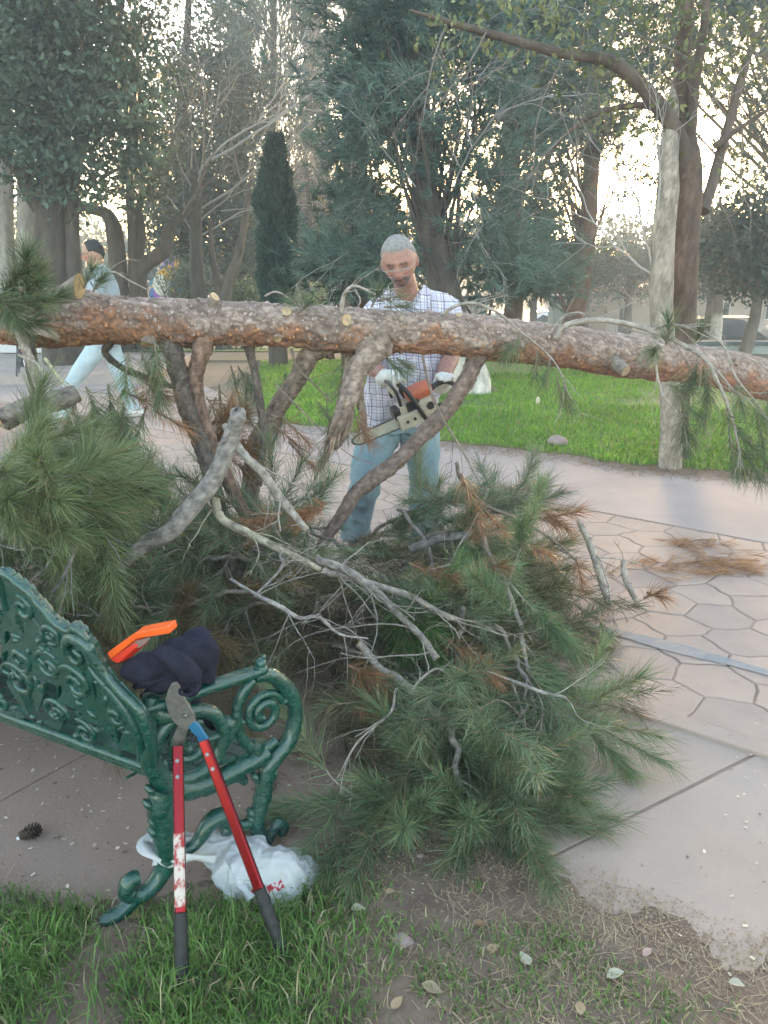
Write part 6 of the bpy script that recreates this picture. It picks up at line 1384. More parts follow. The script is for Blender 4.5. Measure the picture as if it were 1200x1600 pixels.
for a in ((560, 1430, .055, .2, PALE, 'pale cream fallen leaf right of the plastic bag'), (504, 1452, .05, .9, TAN, 'tan fallen leaf just right of the black lopper grip'), (365, 1552, .045, 1.0, YEL, 'yellow fallen leaf in the grass below the loppers'), (270, 1582, .05, .1, TAN, 'tan fallen leaf beside the tip of the upright lopper grip'), (770, 1494, .05, .3, TAN, 'tan fallen leaf in the litter right of the pinkish rock'),
          (820, 1508, .06, 2.0, PALE, 'upright pale leaf in the litter beside the green tuft'), (675, 1560, .07, -.4, (.40, .32, .2), 'long curled dry leaf low in the grass'), (750, 1455, .05, .1, BRN, 'brown fallen leaf half buried in the soil'), (85, 1418, .04, 1.2, TAN, 'small tan leaf at the grass edge left of the bench foot'), (215, 1440, .05, .4, BRN, 'brown leaf beside the rear bench foot'),
          (960, 1535, .06, .2, PALE, 'pale dry leaf near the green sprig on the soil'), (905, 1590, .05, 1.4, TAN, 'tan leaf at the bottom edge of the picture'), (1150, 1545, .05, -.3, PALE, 'pale leaf lying on the soil close to the slab'), (610, 1405, .04, .5, TAN, 'small tan leaf on the bare soil above the rock'), (620, 1580, .05, .8, TAN, 'broad tan leaf in the sparse grass'), (1010, 1500, .04, .6, (.62, .42, .36), 'pinkish curled leaf on the soil before the slab'), (560, 1360, .035, .2, BRN, 'brown leaf by the thin fallen branch')):
    dleaf(*a)
# ================================================================ people
def rot(ax, deg): return np.array(Matrix.Rotation(math.radians(deg), 3, ax))
def head_points(th, ph, s=1.0, grow=0.0):
    """head surface in its own frame: x to the picture's right, -y the face, z up; th polar from the crown, ph round (0 = face)"""
    x = np.sin(th) * np.sin(ph); y = -np.sin(th) * np.cos(ph); z = np.cos(th)
    bx_ = np.where(z > 0, np.sin(th) ** -.2, 1.0); bx_ = np.minimum(bx_, 1.6)
    X, Y, Z = x * .077 * bx_, y * .098 * bx_, z * .115
    lowr = np.clip(-z, 0, 1); X = X * (1 - .30 * lowr ** 1.4); Y = np.where(Y > 0, Y * (1 - .35 * lowr ** 1.2), Y * (1 - .06 * lowr)); X = X * (1 + .05 * np.exp(-((Z - .05) / .04) ** 2))
    fr = np.clip(-y * 1.4, 0, 1) ** 2
    g_ = lambda cx, cz, sx, sz: np.exp(-((X - cx) / sx) ** 2 - ((Z - cz) / sz) ** 2) * fr
    Y = Y - .026 * g_(0, -.030, .014, .020) - .012 * g_(0, -.008, .009, .022) - .006 * (g_(.03, .026, .026, .010) + g_(-.03, .026, .026, .010)) + .015 * (g_(.031, .006, .018, .013) + g_(-.031, .006, .018, .013)) - .005 * (g_(.031, .0, .012, .006) + g_(-.031, .0, .012, .006))
    Y = Y - .006 * g_(0, -.062, .024, .006) + .004 * g_(0, -.067, .022, .003) - .006 * g_(0, -.074, .02, .006) - .010 * g_(0, -.100, .022, .014) - .004 * (g_(.042, -.03, .02, .018) + g_(-.042, -.03, .02, .018)) + .004 * g_(0, -.048, .02, .005)
    P = np.stack([X, Y, Z], -1)
    if grow: P = P + nrm(np.stack([x, y, z], -1)) * grow
    return P * s
def grid_faces(n, m):
    i = np.arange(n - 1)[:, None] * m; j = np.arange(m)[None]; k = (j + 1) % m
    return np.stack([i + j, i + m + j, i + m + k, i + k], 2).reshape(-1, 4)
def add_head(mb, R, c, s=1.0):
    n, m = 60, 80; th = np.linspace(.02, math.pi - .02, n); ph = np.linspace(-math.pi, math.pi, m, endpoint=False); T, Pm = np.meshgrid(th, ph, indexing='ij')
    V = head_points(T, Pm, s).reshape(-1, 3); mb.add(V @ R.T + c, grid_faces(n, m))
    mb.add(np.vstack([V[:m], V[:m].mean(0)]) @ R.T + c, np.stack([np.arange(m), (np.arange(m) + 1) % m, np.full(m, m)], 1)); mb.add(np.vstack([V[-m:], V[-m:].mean(0)]) @ R.T + c, np.stack([(np.arange(m) + 1) % m, np.arange(m), np.full(m, m)], 1))
    for sg in (-1, 1):
        bm = bmesh.new(); bmesh.ops.create_icosphere(bm, subdivisions=2, radius=1.0); e = rot('Z', sg * 24) @ rot('X', -10); mb.bm(bm, R @ (e @ np.diag([.009, .019, .032])) * s, R @ (A(sg * .079, .008, -.006) * s) + c)
def tubes(mb, pts, rad, n=14, seg=16, flat=1.0): P = spline(np.c_[np.array(pts, float), rad], n); mb.tube(P[:, :3], P[:, 3], seg, flat=flat)
def skin_col(V, R, c, s, beard, skin, brow=(.17, .12, .095)):
    L_ = (V - c) @ R / s; col = np.tile(A(*skin), (len(V), 1)); col = col * (.9 + .2 * fbm(V * 30, 2, 3))[:, None]
    x, y, z = L_.T; head = (np.abs(x) < .1) & (y < -.045) & (z > -.13) & (z < .13)
    warm = head & (((np.abs(x) < .016) & (z < -.01) & (z > -.045)) | ((np.abs(np.abs(x) - .042) < .016) & (np.abs(z + .03) < .014))); col[warm] = col[warm] * A(1.08, .84, .80)
    e = head & (np.abs(z - .023 - (np.abs(x) - .03) * -.12) < .0052) & (np.abs(x) > .014) & (np.abs(x) < .050) & (vnoise(V * 260, 2) > .32); col[e] = A(*brow)
    e = head & (np.abs(z - .002) < .0032) & (np.abs(np.abs(x) - .031) < .014); col[e] = A(.10, .065, .055)
    e = head & (np.abs(z - .011) < .005) & (np.abs(np.abs(x) - .031) < .017); col[e] = col[e] * .85  # socket shade above the eyes put into the skin colour
    if beard:
        ms = head & (z < -.043) & (z > -.061) & (np.abs(x) < .034); ch = head & (z < -.076) & (np.abs(x) < .036); sd = head & (np.abs(np.abs(x) - .032) < .008) & (z < -.05)
        bb = (ms | ch | sd) & (vnoise(V * 160, 4) > .15); col[bb] = A(.12, .095, .085)
        stb = head & (z < -.05) & ~bb & (np.abs(x) < .06); col[stb] = col[stb] * A(.80, .80, .84)
    if beard:
        hz_ = np.clip((z - np.where(y < -.045, .066, .030)) / .03, 0, 1) * (vnoise(V * 220, 6) > .3) * .8; col = col * (1 - hz_[:, None]) + A(.27, .25, .24) * hz_[:, None]
    lip = head & (np.abs(z + .067) < .007) & (np.abs(x) < .021); col[lip] = A(.34, .15, .12)
    lip = head & (np.abs(z + .067) < .0018) & (np.abs(x) < .022); col[lip] = A(.14, .06, .05)
    return col
def hair_cap(R, c, s, line, grow, name, m_, parent, noise=.0015, nn=(46, 72)):
    n, m = nn; th = np.linspace(.02, 2.1, n); ph = np.linspace(-math.pi, math.pi, m, endpoint=False); T, Pm = np.meshgrid(th, ph, indexing='ij')
    lim = line(np.abs(Pm)); T2 = np.minimum(T, lim); V = head_points(T2, Pm, 1.0, grow); fade = np.clip((lim - T) / .12, 0, 1)[..., None]; V0 = head_points(T2, Pm, 1.0, -.003); V = V * fade + V0 * (1 - fade); V = V.reshape(-1, 3) * s
    V = V @ R.T + c; V = V + (fbm(V * 90, 2, 5)[:, None] - .4) * noise * 2 * nrm(V - c)
    mb = MB(); mb.add(V, grid_faces(n, m)); return mb.build(name, m_, parent)
M_SKIN = mat('skin', (1.1, 1.06, 1.05), (.84, .78, .76), 45, .5, attr=True, spec=.4, bump=.25, bscale=180)
M_GHAIR = mat('grey_cropped_hair', (.30, .285, .275), (.20, .19, .185), 60, .9, bump=.4, bscale=220)
M_BHAIR = mat('black_hair', (.012, .011, .011), (.02, .018, .017), 40, .6, bump=.4, bscale=120)
M_DENIM = mat('faded_denim', (.24, .345, .40), (.17, .26, .31), 7, .92, bump=.35, bscale=45, contrast=(.35, .7), spots=[(3.2, .55, .75, (.31, .41, .46))])
M_GLOVE = mat('white_work_glove', (.72, .72, .70), (.60, .60, .58), 40, .9, bump=.4, bscale=120)
M_SHOE = mat('dark_shoe', (.05, .042, .036), None, rough=.6)
M_WIRE = mat('spectacle_wire', (.45, .42, .40), None, rough=.25, metallic=.9)
def plaid():
    m = bpy.data.materials.new('plaid_cotton'); m.use_nodes = True; nt = m.node_tree; N, L = nt.nodes, nt.links; b = N['Principled BSDF']; b.inputs['Roughness'].default_value = .9; b.inputs['Specular IOR Level'].default_value = .2
    at_ = N.new('ShaderNodeAttribute'); at_.attribute_name = 'Col'; sep = N.new('ShaderNodeSeparateColor'); L.new(at_.outputs['Color'], sep.inputs[0])
    def stripes(src, per, duty, ph=0.0):
        a = N.new('ShaderNodeMath'); a.operation = 'MULTIPLY_ADD'; a.inputs[1].default_value = 1 / per; a.inputs[2].default_value = ph; L.new(src, a.inputs[0]); f = N.new('ShaderNodeMath'); f.operation = 'FRACT'; L.new(a.outputs[0], f.inputs[0])
        c = N.new('ShaderNodeMath'); c.operation = 'LESS_THAN'; c.inputs[1].default_value = duty; L.new(f.outputs[0], c.inputs[0]); return c.outputs[0]
    cur = None
    base = (.68, .66, .72, 1)
    for s_, per, duty, ph, col, fac in ((0, .062, .34, .0, (.46, .44, .55), .55), (2, .066, .30, .2, (.46, .44, .55), .50), (0, .062, .10, .12, (.13, .10, .17), .75), (0, .062, .07, .62, (.20, .16, .25), .6), (0, .062, .06, .30, (.16, .13, .20), .6), (2, .066, .095, .33, (.13, .10, .17), .7), (2, .066, .045, .80, (.14, .11, .18), .7), (2, .066, .04, .55, (.16, .12, .18), .5)):
        st = stripes(sep.outputs[s_], per, duty, ph); mu = N.new('ShaderNodeMath'); mu.operation = 'MULTIPLY'; mu.inputs[1].default_value = fac; L.new(st, mu.inputs[0])
        x = N.new('ShaderNodeMix'); x.data_type = 'RGBA'; L.new(mu.outputs[0], x.inputs[0])
        if cur is None: x.inputs[6].default_value = base
        else: L.new(cur, x.inputs[6])
        x.inputs[7].default_value = (*col, 1); cur = x.outputs[2]
    L.new(cur, b.inputs['Base Color'])
    n_ = N.new('ShaderNodeTexNoise'); n_.inputs['Scale'].default_value = 60; bp = N.new('ShaderNodeBump'); bp.inputs['Strength'].default_value = .25; bp.inputs['Distance'].default_value = .01; L.new(n_.outputs[0], bp.inputs['Height']); L.new(bp.outputs[0], b.inputs['Normal'])
    return m
M_PLAID = plaid()
def garment(build, voxel, smooth, wr, fs, name, m_, parent, colfn=None, cut=None):
    g_ = MB(); build(g_); V, F = remeshed(g_, voxel, smooth); Nn = vnormals(V, F)
    f1 = fbm(V * A(9, 9, 6) * fs, 3, 11); rid = 1 - np.abs(2 * vnoise(V * A(11, 11, 7) * fs + f1[:, None] * 2.5, 21) - 1)
    W_ = V + Nn * ((rid ** 2) * wr + (f1 - .47) * wr * 1.6 - wr * .3)[:, None]
    mb = MB(); mb.add(W_, F, colfn(V) if colfn is not None else (1, 1, 1)); return mb.build(name, m_, parent)

# ---------------------------------------------------------------- man with the chainsaw
MAN = thing('person', 'man in plaid shirt, light jeans and white gloves holding a chainsaw behind the log', 'person', gnd(618, 862))
hc, hs = at(624, 409, 4.08), 1.06
HR = rot('Z', -9) @ rot('Y', -8) @ rot('X', 21)
sL, sR = at(592, 492, 4.24), at(692, 486, 4.26); eL, eR = at(563, 562, 4.20), at(706, 552, 4.24); wL, wR = at(604, 590, 4.00), at(690, 598, 4.04)
nb_, chest, belly, hipc = at(638, 462, 4.24), at(640, 520, 4.26), at(630, 600, 4.24), at(624, 655, 4.30)
hL, hR = at(596, 660, 4.30), at(655, 660, 4.31); kL, kR = at(573, 748, 4.16), at(664, 752, 4.30)
aL, aR = gnd(555, 862) + A(0, .05, .09), gnd(662, 872) + A(0, .05, .09)
def body(mb):
    add_head(mb, HR, hc, hs); neck0 = hc + HR @ A(0, .02, -.06); tubes(mb, [neck0, (neck0 + nb_) / 2 + A(0, .01, 0), nb_ - A(0, -.01, .04)], [.055, .058, .07])
    tubes(mb, [nb_ - A(0, 0, .03), chest + A(0, 0, .1), chest, belly, hipc], [.09, .15, .165, .165, .155], flat=.66)
    for s_, e, w in ((sL, eL, wL), (sR, eR, wR)): tubes(mb, [nb_ - A(0, -.02, .06), s_, (s_ + e) / 2, e, (e + w) / 2 + A(0, 0, .005), w], [.06, .064, .052, .045, .044, .031], n=24)
    for h, k, a in ((hL, kL, aL), (hR, kR, aR)): tubes(mb, [h + A(0, 0, .05), h, (h + k) / 2, k, (k + a) / 2 + A(0, .02, .03), a], [.09, .092, .08, .058, .058, .04], n=22); tubes(mb, [a, a + A(0, -.06, -.04), a + A(0, -.15, -.055)], [.04, .04, .03])
b_ = MB(); body(b_); V, F = remeshed(b_, .006, 1); mb = MB(); mb.add(V, F, skin_col(V, HR, hc, hs, True, (.36, .20, .158))); mb.build('body', M_SKIN, MAN)
hair_cap(HR, hc, hs, lambda p: np.where(p < 1.0, .88 + .06 * p, np.where(p < 1.75, .94 + (p - 1.0) * .75, 1.5 + (p - 1.75) * .35)), .0045, 'hair', M_GHAIR, MAN)
gl = MB()
for sg in (-1, 1):
    lo = [A(sg * .032 + x * .022, -.108 + abs(x) * .002 + .002, -.012 + y * .015) for x, y in ((-1, .6), (-.4, 1), (.5, 1), (1, .5), (1, -.5), (.5, -1), (-.5, -1), (-1, -.5), (-1, .6))]
    P = spline(np.array(lo), 40) * hs @ HR.T + hc; gl.tube(P, .0016, 5, cap=False); P = np.array([A(sg * .054, -.104, -.004), A(sg * .074, -.06, .006), A(sg * .081, .0, .008)]) * hs @ HR.T + hc; gl.tube(P, .0013, 5)
gl.tube(spline(np.array([A(-.010, -.112, -.006), A(0, -.116, -.002), A(.010, -.112, -.006)]), 8) * hs @ HR.T + hc, .0013, 5); gl.build('spectacles', M_WIRE, MAN)
def shirt(mb):
    tubes(mb, [nb_ + A(.0, .012, .015), nb_ - A(0, 0, .035), chest + A(0, 0, .11), chest, belly, hipc + A(0, 0, .02), hipc - A(0, 0, .035)], [.075, .115, .185, .195, .195, .205, .212], n=20, seg=28, flat=.66)
    for s_, e in ((sL, eL), (sR, eR)):
        f_ = s_ + (e - s_) * .92; tubes(mb, [nb_ - A(0, -.015, .05), s_ + A(0, 0, .005), s_ + (e - s_) * .45, f_], [.075, .080, .082, .086], n=14, seg=18)
def plaid_uv(V):
    c = np.zeros_like(V); u = V[:, 0] - hipc[0]; dz = V[:, 2]; wob = (fbm(V * 5, 3, 3) - .47) * .055; c[:, 0] = u + 3 + wob + (dz - 1.1) * .02; c[:, 2] = dz + 3 + (fbm(V * 5 + 9, 3, 8) - .47) * .06 + np.abs(u) * .10
    al = np.clip((np.abs(u - .03) - .19) / .02, 0, 1); c[:, 0] = c[:, 0] + al * (V[:, 1] - 4.2) * .7; return c
garment(shirt, .008, 2, .017, 1.0, 'shirt', M_PLAID, MAN, plaid_uv)
# collar leaves, placket and pocket
def sheet(pts, th, name, m_, parent, colr=None, flip=1):
    P = np.array(pts, float); n = nrm(np.cross(P[1] - P[0], P[2] - P[0])); Q = P + n * th * flip; k = len(P); bm = bmesh.new(); a = [bm.verts.new(p) for p in P]; b = [bm.verts.new(p) for p in Q]; bm.faces.new(a); bm.faces.new(b[::-1])
    for i_ in range(k): bm.faces.new((a[i_], b[i_], b[(i_ + 1) % k], a[(i_ + 1) % k]))
    bmesh.ops.recalc_face_normals(bm, faces=bm.faces[:]); mb = MB(); mb.bm(bm); V = mb.V[0]; mb.C = [plaid_uv(V) + A(.02, 0, .031)]; return mb.build(name, m_, parent, smooth=False)
for pts in ([(606, 448, 4.19), (612, 470, 4.115), (626, 488, 4.085), (616, 492, 4.085), (601, 476, 4.11), (598, 456, 4.18)], [(662, 444, 4.20), (655, 466, 4.125), (644, 484, 4.095), (656, 492, 4.085), (671, 476, 4.11), (672, 452, 4.19)]):
    sheet([at(*p) for p in pts], .006, 'collar', M_PLAID, MAN)
def jeans(mb):
    tubes(mb, [hipc + A(0, 0, .02), hipc - A(0, 0, .06)], [.19, .19], n=6, seg=24, flat=.68)
    for h, k, a in ((hL, kL, aL), (hR, kR, aR)): tubes(mb, [h + A(0, 0, .02), h - A(0, 0, .05), (h + k) / 2, k, (k + a) / 2 + A(0, .012, .02), a + A(0, .0, -.02)], [.112, .110, .097, .082, .080, .080], n=26, seg=20)
garment(jeans, .009, 2, .018, .9, 'jeans', M_DENIM, MAN)
for a in (aL, aR):
    mb = MB(); tubes(mb, [a + A(0, .05, -.045), a + A(0, -.02, -.04), a + A(0, -.12, -.05), a + A(0, -.19, -.062)], [.042, .05, .047, .03], flat=.8); V, F = remeshed(mb, .006, 3); V[:, 2] = np.maximum(V[:, 2], .002); mb = MB(); mb.add(V, F); mb.build('shoe', M_SHOE, MAN)

# ---------------------------------------------------------------- chainsaw
M_SAWG = mat('saw_cream_casing', (.50, .45, .37), (.40, .36, .30), 14, .5, spots=[(25, .6, .75, (.24, .19, .14))]); M_SAWO = mat('saw_orange_cover', (.52, .13, .065), (.42, .11, .06), 16, .42, spots=[(30, .64, .78, (.35, .12, .07))]); M_SAWK = mat('saw_black_plastic', (.022, .02, .02), None, rough=.45); M_BAR = mat('guide_bar_steel', (.66, .64, .58), (.55, .53, .48), 20, .4, metallic=.35); M_CHAIN = mat('saw_chain', (.10, .095, .09), None, rough=.45, metallic=.7)
SO = at(648, 634, 3.92); sa = nrm(A(-.90, -.28, -.34)); sb = nrm(A(-.22, -.28, .95)); sb = nrm(sb - sa * sa.dot(sb)); sc3 = np.cross(sa, sb)
if sc3[1] > 0: sc3 = -sc3                        # sc3 points to the camera
saw = thing('chainsaw', 'orange and cream chainsaw held across the body by the man', 'chainsaw', SO)
def L3(x, y, z): return SO + sa * x + sc3 * y + sb * z
def sbox(c, size, bev, name, m_, parent=None): mb = MB(); mb.box(L3(*c), size, bevel=bev, axes=(sa, sc3, sb)); return mb.build(name, m_, parent or saw, smooth=False)
case = sbox((0, 0, -.01), (.185, .085, .105), .014, 'casing', M_SAWG); sbox((-.035, .0, .068), (.135, .088, .062), .022, 'top_cover', M_SAWO); cl = sbox((.055, .052, -.032), (.125, .030, .078), .010, 'clutch_cover', M_SAWG); sbox((-.045, .048, -.005), (.085, .022, .085), .010, 'side_cover', M_SAWG); sbox((.105, .01, .01), (.04, .06, .06), .008, 'muffler', M_SAWK); sbox((.02, .046, .03), (.07, .014, .05), .006, 'intake_grille', M_SAWK)
for x in (.035, .075): mb = MB(); mb.tube(np.array([L3(x, .066, -.03), L3(x, .073, -.03)]), .008, 8); mb.build('bar_nut', M_CHAIN, cl)
mb = MB(); mb.tube(np.array([L3(-.06, .058, .0), L3(-.06, .066, .0)]), .02, 16); mb.build('fuel_cap', M_SAWK, saw)
FH = [L3(-.01, -.06, -.06), L3(.015, -.082, .03), L3(.035, -.075, .11), L3(.045, -.03, .135), L3(.045, .035, .135), L3(.035, .078, .11), L3(.01, .085, .03), L3(-.02, .07, -.055)]
mb = MB(); FHp = spline(np.array(FH), 60); mb.tube(FHp, .0115, 10); mb.build('front_handle', M_SAWK, saw)
mb = MB(); gpts = [(.085, -.06, .06), (.088, -.062, .13), (.098, -.04, .165), (.098, .04, .165), (.088, .062, .13), (.085, .06, .06)]; mb.tube(spline(np.array([L3(*p) for p in gpts]), 40), .008, 8); mb.build('hand_guard', M_SAWK, saw); sbox((.096, 0, .135), (.006, .10, .055), .003, 'guard_plate', M_SAWG)
RH = [L3(-.085, 0, .045), L3(-.135, 0, .062), L3(-.19, 0, .055), L3(-.225, 0, .02), L3(-.225, 0, -.035), L3(-.19, 0, -.058), L3(-.12, 0, -.055), L3(-.07, 0, -.045)]
mb = MB(); RHp = spline(np.array(RH), 50); mb.tube(RHp, .0135, 10); mb.build('rear_handle', M_SAWK, saw)
bo = []
for x, z in ((.09, -.062), (.09, .002), (.30, -.002), (.345, -.010), (.362, -.028), (.345, -.048), (.30, -.057)): bo.append(L3(x, .038, z))
bm = bmesh.new(); a = [bm.verts.new(p) for p in bo]; b = [bm.verts.new(p - sc3 * .005) for p in bo]; bm.faces.new(a); bm.faces.new(b[::-1])
for i_ in range(7): bm.faces.new((a[i_], b[i_], b[(i_ + 1) % 7], a[(i_ + 1) % 7]))
bmesh.ops.recalc_face_normals(bm, faces=bm.faces[:]); mb = MB(); mb.bm(bm); bar_ = mb.build('guide_bar', M_BAR, saw, smooth=False)
mb = MB(); ch = spline(np.array([p - sc3 * .0025 for p in bo[1:]] + [bo[0] - sc3 * .0025]), 80); mb.tube(ch, .0052, 6, rough=.6); mb.build('chain', M_CHAIN, bar_)
def glove(w, hp, hd, side, name='glove'):
    """gloved fist closed round a handle: w wrist, hp point on the handle, hd handle direction, side the direction from which the palm meets it"""
    hd = nrm(hd); out = nrm(side - hd * side.dot(hd)); rd = np.cross(hd, out); g_ = MB()
    palm = hp + out * .034; tubes(g_, [w, (w + palm) / 2, palm], [.040, .040, .036], n=10)
    tubes(g_, [palm - hd * .032, palm, palm + hd * .034], [.026, .031, .026], n=10)
    for k_, (o, ln_) in enumerate(zip((-.034, -.012, .011, .032), (2.5, 2.8, 2.7, 2.3))):
        a_ = np.linspace(-.25, ln_, 9); r_ = .027; P = [hp + hd * o + out * (r_ * math.cos(x)) + rd * (r_ * math.sin(x)) for x in a_]; tubes(g_, P, np.linspace(.0125, .0098, 9), n=14, seg=10)
    a_ = np.linspace(.1, -1.9, 7); tubes(g_, [hp + hd * .05 * (1 - f * .5) + out * (.03 * math.cos(x)) + rd * (.03 * math.sin(x)) for x, f in zip(a_, np.linspace(0, 1, 7))], np.linspace(.016, .011, 7), n=12, seg=10)
    V, F = remeshed(g_, .0034, 2); mb = MB(); mb.add(V, F); mb.build(name, M_GLOVE, MAN)
    mb = MB(); d = nrm(w - palm); tubes(mb, [w - d * .01, w + d * .045], [.043, .047], n=6); mb.build('glove_cuff', M_GLOVE, MAN)
i_ = 26; glove(wL, FHp[i_], FHp[i_ + 2] - FHp[i_ - 2], nrm(wL - FHp[i_]) + A(-.2, .2, .6))
i_ = 13; glove(wR, RHp[i_], RHp[i_ + 2] - RHp[i_ - 2], nrm(wR - RHp[i_]) + A(.3, 0, .5))

# ---------------------------------------------------------------- walker
WK = thing('person', 'dark haired person in pale blue shirt and jeans walking behind the log', 'person', gnd(160, 655))
Yw = 8.3; wc, ws = at(146, 396, Yw), 1.05; WR = rot('Z', -82) @ rot('X', 6)
wn_, wch, wbl, whp = at(156, 420, Yw), at(160, 452, Yw), at(163, 490, Yw), at(165, 530, Yw)
def leg(mb, r, off, pts): tubes(mb, [at(*p[:2], Yw + off) for p in pts], r, n=22, seg=16)
fl_ = [(162, 525), (140, 560), (117, 592), (105, 620), (98, 648)]; rl_ = [(168, 525), (180, 565), (193, 598), (204, 625), (212, 645)]
def wbody(mb):
    add_head(mb, WR, wc, ws); tubes(mb, [wc + WR @ A(0, .02, -.06), wn_ - A(0, 0, .03)], [.052, .06], n=6); tubes(mb, [wn_ - A(0, 0, .02), wch, wbl, whp], [.07, .125, .12, .12], flat=1.25)
    leg(mb, [.085, .075, .055, .05, .036], -.1, fl_); leg(mb, [.085, .075, .055, .05, .036], .1, rl_)
    for off, pts in ((-.2, [(158, 432), (150, 475), (138, 510)]), (.2, [(160, 432), (172, 475), (168, 515)])): tubes(mb, [at(*p, Yw + off) for p in pts], [.05, .04, .032], n=14); tubes(mb, [at(*pts[-1], Yw + off), at(*pts[-1], Yw + off) - A(.03, 0, .08)], [.032, .02], n=6)
b_ = MB(); wbody(b_); V, F = remeshed(b_, .011, 1); mb = MB(); mb.add(V, F, skin_col(V, WR, wc, ws, False, (.45, .27, .20))); mb.build('body', M_SKIN, WK)
hair_cap(WR, wc, ws, lambda p: np.where(p < .85, .66 + .08 * p, np.where(p < 1.3, .73 + (p - .85) * 1.6, np.where(p < 1.75, 1.45, 1.45 + (p - 1.75) * .45))), .010, 'hair', M_BHAIR, WK, .007)
M_PBLUE = mat('pale_blue_shirt', (.36, .405, .45), (.30, .345, .39), 6, .9, bump=.3, bscale=40); M_PDEN = mat('light_blue_jeans', (.45, .55, .60), (.38, .47, .52), 8, .9, bump=.3, bscale=40)
def wshirt(mb):
    tubes(mb, [wn_ + A(0, 0, .0), wch, wbl, whp, whp - A(0, 0, .07)], [.085, .150, .145, .15, .155], n=18, seg=22, flat=1.3)
    for off, pts in ((-.2, [(158, 430), (150, 475), (139, 508)]), (.2, [(160, 430), (172, 475), (168, 512)])): tubes(mb, [at(157, 424, Yw + off * .6)] + [at(*p, Yw + off) for p in pts], [.07, .075, .062, .05], n=16)
garment(wshirt, .012, 2, .010, .8, 'shirt', M_PBLUE, WK)
def wjeans(mb): leg(mb, [.105, .092, .074, .068, .062], -.1, fl_); leg(mb, [.105, .092, .074, .068, .062], .1, rl_); tubes(mb, [whp + A(0, 0, .03), whp - A(0, 0, .06)], [.13, .13], n=5, flat=1.2)
garment(wjeans, .012, 2, .010, .8, 'jeans', M_PDEN, WK)
M_SNK = mat('pale_sneaker', (.62, .60, .58), None, rough=.7)
for (px, py), off in (((98, 650), -.1), ((213, 648), .1)):
    p = gnd(px, 655); p[1] += off; mb = MB(); tubes(mb, [p + A(.06, 0, .045), p + A(-.04, 0, .05), p + A(-.15, 0, .03)], [.04, .045, .028], flat=.9); V, F = remeshed(mb, .008, 2); V[:, 2] = np.maximum(V[:, 2], .003); mb = MB(); mb.add(V, F); mb.build('shoe', M_SNK, WK)
gl = MB(); lo = [A(.034 + x * .022, -.104, -.006 + y * .015) for x, y in ((-1, .6), (0, 1), (1, .5), (1, -.5), (0, -1), (-1, -.5), (-1, .6))]
for sg in (-1, 1):
    gl.tube(spline(np.array(lo) * A(sg, 1, 1), 24) * ws @ WR.T + wc, .0018, 5, cap=False); gl.tube(np.array([A(sg * .056, -.10, .0), A(sg * .08, .0, .006)]) * ws @ WR.T + wc, .0018, 5)
gl.build('spectacles', M_SAWK, WK)
# ================================================================ street side: walls, pillars, house, cars, mural
M_WALLG = mat('grey_green_render', (.33, .36, .34), (.27, .30, .285), 3, .85); M_COPE = mat('dark_blue_green_coping', (.07, .10, .115), None, rough=.6); M_WHITEW = mat('white_render', (.68, .69, .70), (.60, .61, .62), 2, .85); M_GLASSD = mat('dark_glass', (.012, .014, .018), None, rough=.25, spec=.25); M_WTRIM = mat('white_trim', (.74, .73, .71), None, rough=.6); M_PINK = mat('pink_beige_render', (.60, .50, .46), (.54, .45, .42), 1.5, .9); M_TILE = mat('terracotta', (.42, .20, .14), (.34, .16, .11), 5, .85)
def bx(c, size, name, m_, parent, bev=.01, rz=0): mb = MB(); mb.box(c, size, rot=rz, bevel=bev); return mb.build(name, m_, parent, smooth=False)
def lowwall(label, x0, x1, Y, h, m_, z0=0.0, name='low_wall'):
    t = thing(name, label, 'wall', ((x0 + x1) / 2, Y, z0)); n = max(2, int((x1 - x0) / 2.2))
    for k in range(n):
        a, b = x0 + (x1 - x0) * k / n, x0 + (x1 - x0) * (k + 1) / n; bx(((a + b) / 2, Y, z0 + h / 2), (b - a - .01, .18, h), 'panel', m_, t); bx(((a + b) / 2, Y, z0 + h + .035), (b - a - .004, .26, .07), 'coping', M_COPE, t)
    return t
lowwall('low grey green wall with dark coping in front of the parked car', 4.7, 12, 14.1, .15, M_WALLG)
lowwall('low white wall with dark coping at the edge behind the walker', -12, -4.6, 13.45, .26, M_WHITEW, .10)
def pillar(label, px, py_top, Y, w, m_=M_WALLG):
    p = at(px, py_top, Y); g = float(gz(p[0], Y)); t = thing('gate_pillar', label, 'pillar', (p[0], Y, g), 'grey gate pillars by the street'); bx((p[0], Y, (p[2] + g) / 2), (w, w, p[2] - g), 'shaft', m_, t, .02); bx((p[0], Y, p[2] + .05), (w * 1.22, w * 1.22, .10), 'cap', M_COPE, t, .015); return t
pillar('grey gate pillar with dark cap left of the reddish pine trunk', 884, 466, 24, .82); pillar('beige gate pillar just right of the man', 737, 466, 28, 1.0, mat('beige_render', (.48, .43, .39), None, rough=.9))
# wooden post
p = at(812, 445, 15.5); t = thing('wooden_post', 'pale wooden post standing behind the log between the pines', 'post', (p[0], 15.5, float(gz(0, 15.5)))); mb = MB(); g = A(p[0], 15.5, float(gz(0, 15.5)) - .05); mb.tube(np.array([g, (g + p) / 2, p - A(0, 0, .03), p]), [.075, .072, .07, .05], 10, (.36, .32, .25), rough=.15); mb.build('shaft', M_BARK, t)
p = gnd(840, 634); t = thing('marker_stake', 'short pale stake standing in the lawn', 'stake', p); mb = MB(); mb.tube(np.array([p - A(0, 0, .03), p + A(0, 0, .08), p + A(.005, 0, .10)]), [.022, .022, .012], 8, (.62, .56, .42)); mb.build('shaft', M_TWIG, t)
